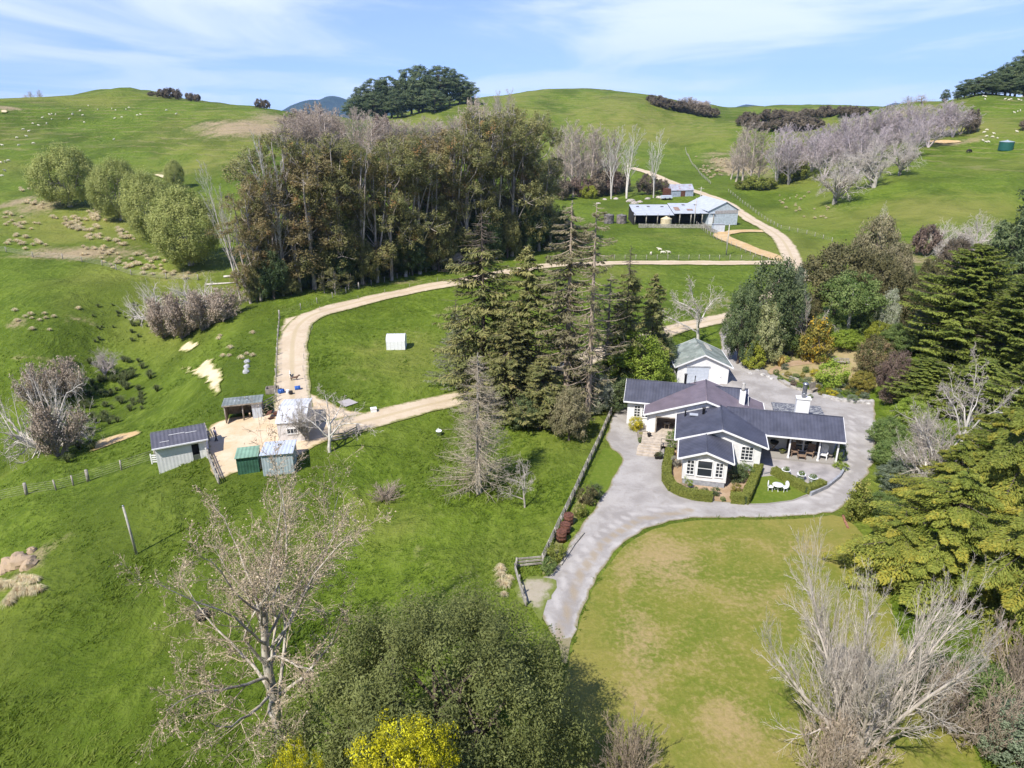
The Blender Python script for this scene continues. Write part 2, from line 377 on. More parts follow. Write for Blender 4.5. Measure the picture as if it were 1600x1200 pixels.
# ------------------------------------------------------------------ sheets laid on the ground
def smooth_poly(pts, it=2, closed=True):
    for _ in range(it):
        q = []; n = len(pts)
        for i in range(n if closed else n - 1):
            a, b = pts[i], pts[(i + 1) % n]
            q += [(a[0] * .75 + b[0] * .25, a[1] * .75 + b[1] * .25), (a[0] * .25 + b[0] * .75, a[1] * .25 + b[1] * .75)]
        if not closed: q = [pts[0]] + q + [pts[-1]]
        pts = q
    return pts
def inside(poly, X, Y):
    poly = np.array(poly); r = np.zeros(len(X), bool); n = len(poly)
    for i in range(n):
        x0, y0 = poly[i]; x1, y1 = poly[(i + 1) % n]
        c = (y0 > Y) != (y1 > Y)
        with np.errstate(divide='ignore', invalid='ignore'): r ^= c & (X < (x1 - x0) * (Y - y0) / (y1 - y0 + 1e-12) + x0)
    return r
def edge_dist(poly, X, Y, closed=True):
    poly = np.array(poly); d = np.full(len(X), 1e9); n = len(poly)
    for i in range(n if closed else n - 1):
        a = poly[i]; b = poly[(i + 1) % n]; ab = b - a; L = (ab ** 2).sum() + 1e-9
        t = np.clip(((X - a[0]) * ab[0] + (Y - a[1]) * ab[1]) / L, 0, 1)
        d = np.minimum(d, np.hypot(X - a[0] - t * ab[0], Y - a[1] - t * ab[1]))
    return d
SHEETS = []
def sheet(name, poly, mat, off, step=1.0, sm=2, jag=0.0, extra=None, keep=True):
    poly = smooth_poly(poly, sm)
    # even spacing along the outline, a little irregular like a real edge
    q = []
    for i in range(len(poly)):
        a = np.array(poly[i]); b = np.array(poly[(i + 1) % len(poly)]); L = np.linalg.norm(b - a); k = max(1, int(L / step))
        for j in range(k): q.append(a + (b - a) * j / k)
    q = np.array(q)
    if jag: q = q + np.stack([fbm(q[:, 0] * .9, q[:, 1] * .9, 21, 3), fbm(q[:, 0] * .9, q[:, 1] * .9, 47, 3)], 1) * jag
    poly = [tuple(p) for p in q]
    lo = q.min(0); hi = q.max(0)
    gx_, gy_ = np.meshgrid(np.arange(lo[0], hi[0], step), np.arange(lo[1], hi[1], step)); gx_ = gx_.ravel(); gy_ = gy_.ravel()
    ok = inside(poly, gx_, gy_); gx_, gy_ = gx_[ok], gy_[ok]
    ok = edge_dist(poly, gx_, gy_) > step * .4; gx_, gy_ = gx_[ok], gy_[ok]
    n0 = len(poly)
    vs = [Vector(p) for p in poly] + [Vector(p) for p in zip(gx_, gy_)]
    r = geometry.delaunay_2d_cdt(vs, [(i, (i + 1) % n0) for i in range(n0)], [], 1, 1e-4)
    V = np.array([(p.x, p.y) for p in r[0]]); Fq = np.array([f for f in r[2] if len(f) == 3])
    Z = H(V[:, 0], V[:, 1]) + off
    ex = {'edge': edge_dist(poly, V[:, 0], V[:, 1]), 'mid': np.zeros(len(V)), 'dry': np.zeros(len(V)), 'pale': np.zeros(len(V))}
    for k, fn in (extra or {}).items(): ex[k] = fn(V[:, 0], V[:, 1])
    me = np_mesh(name, np.column_stack([V, Z]), Fq, smooth=True, extra=ex)
    o = tag(link(name, me, mat), kind='structure')
    if keep: SHEETS.append(poly)
    return o
def px(L): return [tuple(P(u, v).xy) for u, v in L]
def p0(L, z=0.0): return [at_z(u, v, z) for u, v in L]
def ribbon(name, pts, width, mat, off, nx=9, step=1.2, jag=.5):
    """a lane along a centre line; 'mid' marks the strip between the wheel tracks"""
    pts = smooth_poly(pts, 3, closed=False); q = [np.array(pts[0])]
    for i in range(len(pts) - 1):
        a = np.array(pts[i]); b = np.array(pts[i + 1]); k = max(1, int(np.linalg.norm(b - a) / step))
        for j in range(1, k + 1): q.append(a + (b - a) * j / k)
    q = np.array(q); t = np.gradient(q, axis=0); t /= np.linalg.norm(t, axis=1)[:, None] + 1e-9; nn = np.stack([-t[:, 1], t[:, 0]], 1)
    ks = np.linspace(-1, 1, nx); V = []; E = []; Mi = []
    wl = width / 2 + fbm(q[:, 0] * .35, q[:, 1] * .35, 5, 3) * jag; wr = width / 2 + fbm(q[:, 0] * .35, q[:, 1] * .35, 9, 3) * jag
    for k in ks:
        w = np.where(k < 0, wl, wr); V.append(q + nn * (k * w)[:, None]); E.append((1 - abs(k)) * w); Mi.append(np.full(len(q), max(0, 1 - abs(k) * 3.2)))
    V = np.stack(V, 1); E = np.stack(E, 1).ravel(); Mi = np.stack(Mi, 1).ravel()
    n = len(q); idx = np.arange(n * nx).reshape(n, nx)
    F = np.stack([idx[:-1, :-1], idx[1:, :-1], idx[1:, 1:], idx[:-1, 1:]], -1).reshape(-1, 4)
    V = V.reshape(-1, 2); Z = H(V[:, 0], V[:, 1]) + off + .0005 * V[:, 1]
    SHEETS.append([tuple(p) for p in np.concatenate([q + nn * width / 2, (q - nn * width / 2)[::-1]])])
    return tag(link(name, np_mesh(name, np.column_stack([V, Z]), F, smooth=True, extra={'edge': E, 'mid': Mi}), mat), kind='structure')

gravel_px = [(845,955),(868,1005),(884,1045),(892,1010),(905,960),(925,912),(950,874),(985,838),(1030,818),(1100,808),(1180,809),(1260,807),(1308,798),(1338,772),(1360,735),(1370,690),(1368,640),(1362,625),
             (1310,620),(1262,610),(1215,588),(1190,572),(1168,556),(1150,535),(1146,512),(1120,512),(1130,540),(1120,580),(1040,612),(985,598),(968,628),(950,668),(944,692),(978,718),(962,742),(938,782),(908,828),(884,858),(872,884),(848,905),(812,905),(822,938)]
def wheelmid(X, Y):
    line = p0([(868,1010),(885,960),(905,900),(945,845),(1000,812),(1080,798)])
    d = edge_dist(line, X, Y, closed=False); return np.clip(1 - d / .8, 0, 1)
LOOP = p0([(868,1010),(885,960),(905,900),(945,845),(1000,812),(1080,797),(1180,797),(1262,795),(1310,780),(1340,745),(1350,700),(1345,655)])
def ruts(X, Y):
    d = edge_dist(LOOP, X, Y, closed=False); return np.clip(1 - np.abs(d - 1.05) / .55, 0, 1)
sheet('driveway', p0(gravel_px), M['gravel'], .035, step=.7, sm=1, jag=.35, extra={'mid': wheelmid, 'pale': ruts})
sheet('gravel_edge', p0([(811,903),(838,899),(856,902),(866,914),(856,938),(844,966),(832,962),(820,938)]), M['worn'], .05, step=.5, sm=1, jag=1.1)
lawn_px = [(886,1048),(896,1010),(909,962),(929,914),(954,877),(988,842),(1032,822),(1100,812),(1180,813),(1262,811),(1312,802),(1345,830),(1390,900),(1400,1000),(1500,1120),(1580,1300),(1100,1330),(800,1330),(850,1150)]
lawn_poly = p0(lawn_px)
sheet('lawn', lawn_poly, M['lawn'], .02, step=.9, sm=1, jag=.15, extra={'dry': lambda X, Y: blobs(LAWN_DRY, X, Y) , 'pale': lambda X, Y: .3 + 0 * X})
sheet('verge_lawn', p0([(946,694),(979,719),(962,744),(940,780),(912,812),(893,800),(915,760),(932,724)]), M['lawn_green'], .025, step=.7, sm=1, jag=.1)
sheet('garden_bed', p0([(1043,708),(1040,752),(1058,774),(1110,783),(1166,788),(1187,742),(1183,700),(1060,700)]), M['soil'], .045, step=.8, sm=0)
sheet('courtyard_lawn', p0([(1184,746),(1206,744),(1262,772),(1238,782),(1200,787),(1165,789)]), M['lawn_green'], .06, step=.5, sm=0)
sheet('terraced_garden', p0([(1176,568),(1240,598),(1290,604),(1366,622),(1378,580),(1370,540),(1300,530),(1230,535),(1180,552)]), M['dryground'], .05, step=.8, sm=1, jag=.3)
sheet('garden_path', p0([(1196,580),(1225,565),(1260,562),(1300,563),(1302,569),(1262,570),(1232,574),(1206,588)]), M['soil'], .07, step=.6, sm=1)
sheet('fence_bed', p0([(908,770),(926,775),(905,805),(886,838),(868,872),(858,893),(846,900),(850,885),(872,838),(890,805)]), M['dryground'], .05, step=.5, sm=1)
# farm tracks
ribbon('farm_track', px([(457,640),(457,600),(456,560),(458,525),(470,502),(510,485),(570,470),(640,455),(730,439),(850,414),(960,411),(1100,411),(1180,411),(1236,411)]), 4.6, M['track'], .07)
ribbon('lower_track', px([(500,672),(560,661),(640,641),(715,623),(800,600),(890,572),(960,545),(1060,512),(1110,502),(1150,494),(1200,470),(1240,430)]), 4.4, M['track'], .06)
ribbon('woolshed_track', px([(985,263),(1040,280),(1090,303),(1130,313),(1160,335),(1200,358),(1222,374),(1234,395),(1240,413),(1252,440)]), 4.8, M['track'], .10)
ribbon('spur_track', px([(1200,362),(1160,361),(1128,365),(1126,370),(1150,380),(1200,399),(1232,409)]), 4.6, M['clay'], .09)
ribbon('garden_drive', px([(1140,525),(1150,508),(1172,492),(1200,472)]), 3.4, M['gravel'], .08)
sheet('stock_yard', px([(325,668),(350,655),(405,650),(432,645),(436,628),(476,612),(500,622),(536,640),(590,652),(600,668),(540,680),(500,694),(470,712),(452,726),(404,735),(372,738),(338,752),(330,730),(322,700)]), M['yard'], .075, step=.8, sm=1, jag=.5)
sheet('dirt_turnaround', px([(437,500),(470,492),(500,486),(490,500),(478,520),(476,560),(480,600),(470,625),(440,622),(438,560)]), M['track'], .055, step=.9, sm=1, jag=.4)
sheet('concrete_pad', px([(527,629),(545,624),(560,630),(540,637)]), M['concrete'], .12, step=.6, sm=0)
sheet('clay_slip', px([(280,572),(292,574),(305,580),(318,566),(330,560),(334,572),(352,586),(344,606),(338,624),(330,612),(322,596),(306,590)]), M['slip'], .13, step=.5, sm=1, jag=.9)
sheet('eroded_bank', px([(278,545),(300,533),(312,535),(302,548),(284,553)]), M['slip'], .12, step=.6, sm=1, jag=1.2)
sheet('sand_spill', px([(136,704),(150,690),(180,680),(216,673),(222,677),(190,690),(160,700),(140,708)]), M['clay'], .12, step=.5, sm=1, jag=.4)
sheet('bare_patch', px([(1438,222),(1470,219),(1506,221),(1500,224),(1460,225)]), M['clay'], .25, step=1.5, sm=1, jag=1.)
sheet('hill_scar', px([(0,172),(14,174),(12,177),(0,178)]), M['slip'], .4, step=2, sm=1, jag=1.)
sheet('hill_scar.001', px([(240,270),(252,273),(262,279),(250,279),(238,274)]), M['slip'], .3, step=1.5, sm=1, jag=1.)

# ------------------------------------------------------------------ far ranges
def mountain(name, ridge, Y, foot):
    """a distant range: ridge line in the round, falling away to both sides"""
    pts = [at_Y(u, v, Y) for u, v in ridge]; X = np.array([p[0] for p in pts]); Z = np.array([p[2] for p in pts])
    xs = np.linspace(X[0], X[-1], 140); zs = np.interp(xs, X, Z); ys = np.linspace(-2200, 2200, 60)
    gx, gy = np.meshgrid(xs, ys); prof = np.clip(1 - np.abs(gy) / 2200, 0, 1) ** 1.1
    gz = foot + (np.repeat(zs[None], 60, 0) - foot) * prof * (1 + .35 * fbm(gx / 420, gy / 420, 31, 4) * (np.abs(gy) / 900).clip(0.08, 1))
    idx = np.arange(gx.size).reshape(gx.shape); F = np.stack([idx[:-1, :-1], idx[:-1, 1:], idx[1:, 1:], idx[1:, :-1]], -1).reshape(-1, 4)
    me = np_mesh(name, np.stack([gx.ravel(), gy.ravel() + Y, gz.ravel()], 1), F, smooth=True)
    return tag(link(name, me, M['bush']), kind='structure')
tb = NT('mountain_bush', .9, .1); pb = tb.pos(); tb.color(tb.mix(tb.ramp(tb.noise(pb, .004, 6, .7), .4, .6), (.022,.04,.02), (.04,.06,.03))); tb.bump(tb.noise(pb, .01, 6, .7), 1.0, 60); M['bush'] = tb.m
mountain('mountains', [(410,182),(440,172),(455,163),(470,157),(485,154),(500,155),(512,150),(520,149),(530,151),(545,156),(580,152),(630,160),(700,172),(740,182)], 7200, -420)
mountain('mountains.001', [(1120,182),(1140,170),(1156,164),(1168,161),(1185,163),(1200,168),(1230,182)], 6500, -420)
mountain('mountains.002', [(1310,182),(1340,170),(1362,166),(1380,170),(1400,160),(1420,166),(1450,170),(1500,182)], 8200, -420)

# ------------------------------------------------------------------ sky, sun, air
SUN = Vector((-.62, -.78, 1.28)).normalized(); EL = math.asin(SUN.z)
w = bpy.data.worlds.new('World'); S.world = w; w.use_nodes = True
nt = w.node_tree; bg = nt.nodes['Background']
sky = nt.nodes.new('ShaderNodeTexSky'); sky.sky_type = 'NISHITA'; sky.sun_disc = False; sky.sun_elevation = EL
sky.sun_rotation = math.atan2(SUN.x, SUN.y); sky.air_density = 1.0; sky.dust_density = .2; sky.ozone_density = 2.5; sky.altitude = 100
def wn(t, **kw):
    nd = nt.nodes.new(t)
    for k, v in kw.items(): setattr(nd, k, v)
    return nd
tc = wn('ShaderNodeTexCoord'); sep = wn('ShaderNodeSeparateXYZ'); nt.links.new(tc.outputs['Generated'], sep.inputs[0])
def wm(op, a, b=None):
    nd = wn('ShaderNodeMath', operation=op)
    for k, q in enumerate((a, b)):
        if q is None: continue
        if isinstance(q, (int, float)): nd.inputs[k].default_value = q
        else: nt.links.new(q, nd.inputs[k])
    return nd.outputs[0]
zz = wm('ADD', wm('MULTIPLY', wm('MAXIMUM', sep.outputs[2], 0.0), 1.25), .085)      # clear spring air: the blue starts low
cb = wn('ShaderNodeCombineXYZ'); nt.links.new(sep.outputs[0], cb.inputs[0]); nt.links.new(sep.outputs[1], cb.inputs[1]); nt.links.new(zz, cb.inputs[2])
nrm = wn('ShaderNodeVectorMath', operation='NORMALIZE'); nt.links.new(cb.outputs[0], nrm.inputs[0]); nt.links.new(nrm.outputs[0], sky.inputs['Vector'])
den = wm('ADD', wm('MAXIMUM', sep.outputs[2], 0.0), .06)
cv = wn('ShaderNodeCombineXYZ'); nt.links.new(wm('DIVIDE', sep.outputs[0], den), cv.inputs[0]); nt.links.new(wm('DIVIDE', sep.outputs[1], den), cv.inputs[1])
mp = wn('ShaderNodeMapping'); mp.inputs['Scale'].default_value = (.30, .17, 1); mp.inputs['Rotation'].default_value = (0, 0, R(24)); mp.inputs['Location'].default_value = (6.9, 3.6, 0); nt.links.new(cv.outputs[0], mp.inputs[0])
nz = wn('ShaderNodeTexNoise'); nz.inputs['Scale'].default_value = 1.15; nz.inputs['Detail'].default_value = 8; nz.inputs['Roughness'].default_value = .58; nz.inputs['Distortion'].default_value = .8; nt.links.new(mp.outputs[0], nz.inputs['Vector'])
mr = wn('ShaderNodeMapRange'); mr.interpolation_type = 'SMOOTHSTEP'; mr.inputs['From Min'].default_value = .38; mr.inputs['From Max'].default_value = .66; nt.links.new(nz.outputs['Fac'], mr.inputs['Value'])
fade = wn('ShaderNodeMapRange'); fade.inputs['From Min'].default_value = .5; fade.inputs['From Max'].default_value = .15; nt.links.new(sep.outputs[2], fade.inputs['Value'])
cf = wm('MULTIPLY', wm('MULTIPLY', mr.outputs[0], fade.outputs[0]), .6)
mx = wn('ShaderNodeMix', data_type='RGBA'); nt.links.new(cf, mx.inputs[0]); tn = wn('ShaderNodeMix', data_type='RGBA', blend_type='MULTIPLY'); tn.inputs[0].default_value = 1; nt.links.new(sky.outputs[0], tn.inputs[6]); tn.inputs[7].default_value = (.75, .715, .88, 1); nt.links.new(tn.outputs[2], mx.inputs[6]); mx.inputs[7].default_value = (5.5, 5.6, 5.95, 1)
nt.links.new(mx.outputs[2], bg.inputs['Color']); bg.inputs['Strength'].default_value = .145
sl = bpy.data.lights.new('sun', 'SUN'); sl.energy = 3.9; sl.angle = R(.53); sl.color = (1, .955, .88)
so = bpy.data.objects.new('sun', sl); COL.objects.link(so); so.rotation_euler = SUN.to_track_quat('Z', 'Y').to_euler()
S.view_settings.view_transform = 'Standard'; S.view_settings.look = 'None'; S.view_settings.exposure = .80; S.view_settings.gamma = 1
S.cycles.max_bounces = 6; S.cycles.diffuse_bounces = 3; S.cycles.transparent_max_bounces = 8; S.cycles.volume_bounces = 0

hz = NT('haze_air'); hz.t.nodes.remove(hz.b); pv = hz.n('ShaderNodeVolumePrincipled'); pv.inputs['Color'].default_value = (.38, .62, 1, 1); pv.inputs['Density'].default_value = 5.5e-5; pv.inputs['Anisotropy'].default_value = .0
hz.ln(pv.outputs[0], hz.out.inputs['Volume'])
hb = MB().box(-26000, 26000, -300, 16500, -460, 640).build('haze', hz.m); tag(hb, kind='stuff')
# ------------------------------------------------------------------ building materials
M['white'] = boardmat('white_weatherboard', (.80,.79,.77), .19)
M['trim'] = plain('white_paint_trim', (.82,.81,.79), .5, .04)
M['roof_blue'] = roofmat('blue_grey_roof_iron', (.068,.071,.096), .34, .22, depth=.012)
M['roof_plum'] = roofmat('faded_plum_roof_iron', (.17,.138,.158), .34, depth=.012)
M['slate'] = None
t = NT('mottled_slate', .85, .2); o_ = t.obj(); vz = t.n('ShaderNodeTexVoronoi'); vz.inputs['Scale'].default_value = 4.5; t.ln(o_, vz.inputs['Vector'])
t.color(t.mix(t.ramp(t.noise(o_, 3.2, 5, .75), .45, .62), t.mix(vz.outputs['Distance'], (.06,.065,.085), (.14,.145,.17)), (.38,.38,.36))); t.bump(vz.outputs['Distance'], .7, .03); M['slate'] = t.m
M['glass'] = NT('window_glass', .08, .6).m; M['glass'].node_tree.nodes['Principled BSDF'].inputs['Base Color'].default_value = (.03,.035,.042,1)
M['plinth'] = plain('grey_plinth', (.30,.31,.33), .8, .15)
M['wood'] = plain('grey_weathered_wood', (.30,.26,.21), .85, .25, 2.5, bumpd=.01)
M['fencewood'] = plain('bleached_fence_wood', (.36,.33,.28), .9, .28, 2.0, bumpd=.01)
M['deck'] = plain('pale_deck_boards', (.47,.40,.32), .8, .15, 2.0)
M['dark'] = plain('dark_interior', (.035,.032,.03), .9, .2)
M['metal'] = plain('grey_flue_metal', (.30,.31,.33), .35, .1, 4, metal=.7)
M['darkmetal'] = plain('dark_flue_metal', (.06,.058,.06), .5, .2, 4)
M['shutter'] = plain('dark_shutter_paint', (.05,.04,.045), .5, .1)
M['zinc'] = roofmat('pale_zincalume_roof', (.43,.455,.50), .36, .10, .5, .3)
M['zinc_wall'] = boardmat('pale_corrugated_wall', (.52,.56,.60), .30, True, .08)
M['white_iron'] = boardmat('white_corrugated_wall', (.82,.81,.78), .36, True, .05, .007)
M['shed_roof'] = roofmat('charcoal_shed_roof', (.105,.102,.118), .36)
M['green_roof'] = roofmat('faded_green_roof', (.22,.36,.25), .36, .15, .6)
M['green_wall'] = boardmat('dark_green_wall', (.05,.13,.085), .3, True, .2)
M['blue_roof'] = roofmat('pale_blue_grey_roof', (.50,.55,.62), .36, .06, .5)
M['blue_wall'] = boardmat('pale_blue_grey_wall', (.40,.47,.49), .3, True, .12)
M['lichen_roof'] = roofmat('lichen_grey_green_roof', (.22,.25,.22), .4, .3, .7, .2, rust=(.36,.36,.33))
M['old_roof'] = roofmat('weathered_grey_roof', (.20,.225,.21), .4, .25, .7)
M['rust_roof'] = roofmat('old_iron_with_red_rust', (.34,.35,.40), .5, .15, .6, .3, rust=(.30,.10,.08))
M['rust_wall'] = boardmat('old_iron_wall', (.33,.37,.44), .4, True, .2)
M['rust'] = plain('rusty_iron', (.13,.055,.035), .85, .35, 5)
M['white_plastic'] = plain('white_plastic', (.82,.82,.82), .4, .03)
M['terracotta'] = plain('terracotta', (.45,.2,.1), .8, .15)
M['wicker'] = plain('brown_wicker', (.25,.17,.115), .8, .3, 14)
M['green_tank'] = plain('dark_green_tank', (.02,.10,.08), .5, .1)
M['cream_tank'] = plain('cream_tank_plastic', (.62,.52,.33), .55, .1, 1.5)
M['old_concrete'] = plain('stained_tank_concrete', (.16,.145,.14), .9, .4, 1.2)
M['stone'] = plain('grey_stone', (.42,.40,.37), .9, .3, 2.5, bumpd=.03)
M['brick'] = plain('red_brick', (.33,.16,.10), .9, .3, 6)
M['blue_plastic'] = plain('blue_plastic', (.03,.11,.40), .4, .15)
M['black'] = plain('black_rubber', (.02,.02,.022), .6, .2)
M['orange'] = plain('orange_plastic', (.6,.28,.12), .5, .1)

def window(root, x, y, z, wd, ht, nx, ny, face='-y', shutters=False, pane=M['glass'], label=None):
    """sash window with glazing bars; x,y,z is the middle of its outer face, face the way it looks"""
    rz = {'-y': 0, '+y': math.pi, '+x': math.pi / 2, '-x': -math.pi / 2}[face]
    c, s_ = math.cos(rz), math.sin(rz)
    def bx(mb, u0, u1, d0, d1, v0, v1):
        mb.cbox((x + c * (u0 + u1) / 2 - s_ * (d0 + d1) / 2, y + s_ * (u0 + u1) / 2 + c * (d0 + d1) / 2, z + (v0 + v1) / 2), (u1 - u0, d1 - d0, v1 - v0), rz)
    m = MB(); f = .09; a, b = wd / 2, ht / 2
    bx(m, -a - f, a + f, -.07, .03, b, b + f); bx(m, -a - f, a + f, -.10, .03, -b - f, -b); bx(m, -a - f, -a, -.07, .03, -b, b); bx(m, a, a + f, -.07, .03, -b, b)
    for i in range(1, nx): q = -a + wd * i / nx; bx(m, q - .03, q + .03, -.05, .01, -b, b)
    for i in range(1, ny): q = -b + ht * i / ny; bx(m, -a, a, -.045, .012, q - .028, q + .028)
    fr = m.build('window', M['trim'], root)
    p = MB(); bx(p, -a, a, -.02, .0, -b, b); p.build('pane', pane, fr)
    if label: fr['label'] = label
    if shutters:
        for sg in (-1, 1):
            q = MB(); bx(q, min(sg * (a + f), sg * (a + f + .42)), max(sg * (a + f), sg * (a + f + .42)), -.06, .0, -b - .05, b + .05)
            for k in range(9): bx(q, sg * (a + f + .21) - .16, sg * (a + f + .21) + .16, -.075, -.06, -b + k * ht / 9, -b + k * ht / 9 + .06)
            q.build('shutter', M['shutter'], root)
    return fr
def gable_roof(root, ridge_axis, c, half, zr, ze, a, b, mat, th=.10, name='roof', fascia=True, ends=(True, True), trimmat=None):
    """two pitched slabs meeting at a ridge; c = ridge position, half = half span, a..b along the ridge"""
    m = MB()
    def q(t, sp, z): return (sp, t, z) if ridge_axis == 'y' else (t, sp, z)
    for sg in (-1, 1): m.slab(q(a, c, zr), q(b, c, zr), q(b, c + sg * half, ze), q(a, c + sg * half, ze), th, [a, b, b, a])
    rc = .07
    r = m.build(name, mat, root)
    k = MB(); k.tube([q(a, c, zr - .01), q(b, c, zr - .01)], rc, 6); k.build('ridge_cap', mat, r)
    if fascia:
        f = MB(); dz = .19; off = .02
        for sg in (-1, 1):
            for end, t in zip(ends, (a, b)):
                if not end: continue
                d = -.035 if t == a else .035
                p = [q(t, c, zr + off), q(t, c + sg * half, ze + off), q(t, c + sg * half, ze - dz), q(t, c, zr - dz)]
                p2 = [q(t + d, c, zr + off), q(t + d, c + sg * half, ze + off), q(t + d, c + sg * half, ze - dz), q(t + d, c, zr - dz)]
                f.add(p + p2, [(0,1,2,3),(7,6,5,4),(0,4,5,1),(1,5,6,2),(2,6,7,3),(3,7,4,0)])
            s0 = c + sg * half
            x0, x1 = (s0, s0 + sg * .09); x0, x1 = min(x0, x1), max(x0, x1)
            if ridge_axis == 'y': f.box(x0, x1, a, b, ze - .17, ze - .02)
            else: f.box(a, b, x0, x1, ze - .17, ze - .02)
        f.build('fascia_and_gutter', trimmat or M['trim'], r)
    return r
def gable_wall(m, axis, c, half, zr, ze, ov, a, b, z0=0):
    """solid gabled body under a roof with overhang ov at the eaves"""
    sl = (zr - ze) / half; w_ = half - ov; ze2 = zr - sl * w_ - .10; zt = zr - .10
    m.prism([(c - w_, z0), (c + w_, z0), (c + w_, ze2), (c, zt), (c - w_, ze2)], axis, a, b); return m

# ------------------------------------------------------------------ the homestead
HR = R(-13.5)
house = empty('farmhouse', (17, 62, 0), HR, 'rambling white weatherboard farmhouse with dark blue-grey and plum iron roofs inside the gravel loop', 'house')
def HL(x, y, z=0):
    c, s_ = math.cos(HR), math.sin(HR); return (17 + c * x - s_ * y, 62 + s_ * x + c * y, z)
m = MB()
m.prism([(12.9 + .45, 0), (18.5 - .45, 0), (18.5 - .45, 3.15), (15.7, 4.65), (13.35, 3.15)], 'x', -6.7, 6.4)       # rear wing
gable_wall(m, 'y', 2.0, 6.6, 5.2, 2.9, .35, 13.0, 16.3)                                                                     # middle wing behind the porch
m.box(-4.25, -4.05, 10.6, 13.0, 0, 2.85); m.box(-.30, 8.25, 10.62, 13.0, 0, 2.9)
m.box(-4.05, -3.25, 10.5, 10.7, 0, 2.62); m.box(-.45, 8.2, 10.5, 10.6, 0, 2.62); m.prism([(-4.25, 2.62), (8.25, 2.62), (8.25, 2.86), (2.0, 5.06), (-4.25, 2.86)], 'y', 10.48, 10.66)
gable_wall(m, 'y', 3.55, 4.55, 4.7, 3.15, .5, 4.6, 10.4, .55)                                                               # front wing
gable_wall(m, 'y', 2.0, 2.62, 4.05, 3.1, .5, .35, 4.55, .62)                                                                # front gable
m.box(7.55, 15.6, 9.8, 13.0, .4, 3.5); m.prism([(9.8, 3.4), (13.0, 3.15), (10.4, 4.5)], 'x', 7.55, 15.6)                       # right wing
m.box(9.9, 14.9, 13.02, 17.0, 0, 2.5)
walls = m.build('walls', M['white'], house)
m = MB(); m.box(-.02, 4.02, .39, 4.5, 0, .62); m.box(-.42, 7.5, 4.64, 10.3, 0, .55); m.build('plinth', M['plinth'], house)
gable_roof(house, 'x', 15.7, 2.8, 4.8, 3.1, -7.15, 6.75, M['roof_blue'], label if False else .10)
gable_roof(house, 'y', 2.0, 6.65, 5.2, 2.9, 10.05, 16.6, M['roof_plum'])
gable_roof(house, 'y', 3.55, 4.6, 4.7, 3.14, 4.0, 10.46, M['roof_blue'], ends=(True, False))
gable_roof(house, 'y', 2.0, 2.65, 4.05, 3.1, -.12, 4.58, M['roof_blue'], ends=(True, False))
gable_roof(house, 'x', 10.4, 3.0, 4.6, 3.08, 4.2, 16.05, M['roof_blue'], ends=(False, True))
m = MB(); m.slab((9.7, 13.3, 3.05), (15.1, 13.3, 3.05), (15.1, 17.5, 2.72), (9.7, 17.5, 2.72), .12); m.build('lean_to_roof', M['slate'], house, label='mottled slate lean-to roof behind the right wing')
# porch recess
m = MB(); m.box(-4.02, -.32, 10.3, 13.0, .5, .6); m.build('porch_floor', M['deck'], house)
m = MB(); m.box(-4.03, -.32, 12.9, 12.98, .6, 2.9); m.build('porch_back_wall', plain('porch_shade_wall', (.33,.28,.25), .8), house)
m = MB(); m.box(-4.6, -.6, 7.4, 10.3, .48, .6)
for k in range(14): m.box(-4.6, -.6, 7.42 + k * .205, 7.42 + k * .205 + .17, .6, .622)
m.build('porch_deck', M['deck'], house)
m = MB()
for k in range(4): m.box(-4.95 + .05 * k, -2.5, 5.45 + k * .5, 7.42, .03 + .0 * k, .14 + .125 * k) if k < 4 else 0
m.build('front_steps', M['deck'], house)
m = MB()
for x_, y_ in ((-2.45, 5.5), (-2.45, 7.3), (-.7, 7.3)): m.box(x_ - .05, x_ + .05, y_ - .05, y_ + .05, 0, 1.45)
m.box(-2.48, -.68, 7.26, 7.34, 1.38, 1.46); m.box(-2.48, -.68, 7.27, 7.33, .95, 1.01); m.cbox((-2.45, 6.4, 1.4), (.08, 1.9, .08), 0, .0); m.build('porch_railing', M['wood'], house)
m = MB(); m.box(-3.3, -3.16, 10.36, 10.47, .6, 2.62); m.box(-.5, -.36, 10.36, 10.47, .6, 2.62); m.box(-3.3, -.36, 10.37, 10.46, 2.52, 2.62); m.build('porch_frame', M['wood'], house)
# windows and doors
window(house, -5.55, 13.35, 1.75, .62, 1.35, 2, 4); window(house, -4.62, 13.35, 1.75, .62, 1.35, 2, 4)
window(house, .62, .35, 2.0, .62, 1.5, 2, 4); window(house, 3.38, .35, 2.0, .62, 1.5, 2, 4); window(house, 2.0, .35, 2.0, 1.35, 1.65, 1, 2)
window(house, 6.25, 4.6, 2.05, 1.1, 1.45, 3, 4)
window(house, 12.05, 9.8, 1.6, .72, 2.1, 1, 3); window(house, 12.95, 9.8, 1.6, .72, 2.1, 1, 3)
for q in (10.95, 11.2, 13.9, 14.15):
    m = MB(); m.box(q - .14, q + .14, 9.72, 9.79, .6, 2.7); m.build('shutter', M['shutter'], house)
window(house, 15.6, 11.4, 1.9, .9, 1.2, 2, 3, '+x')
# verandah
m = MB(); m.box(7.6, 15.9, 7.7, 9.8, .02, .4); m.build('verandah_floor', M['concrete'], house)
for q in (10.8, 13.75, 15.55):
    m = MB(); m.box(q - .075, q + .075, 7.85, 8.0, .4, 3.0); m.box(q - .11, q + .11, 7.82, 8.03, .4, .55); m.box(q - .1, q + .1, 7.83, 8.02, 2.75, 2.98); m.build('verandah_post', M['trim'], house)
m = MB(); m.box(7.7, 15.7, 7.86, 7.98, 2.98, 3.12); m.build('verandah_beam', M['trim'], house)
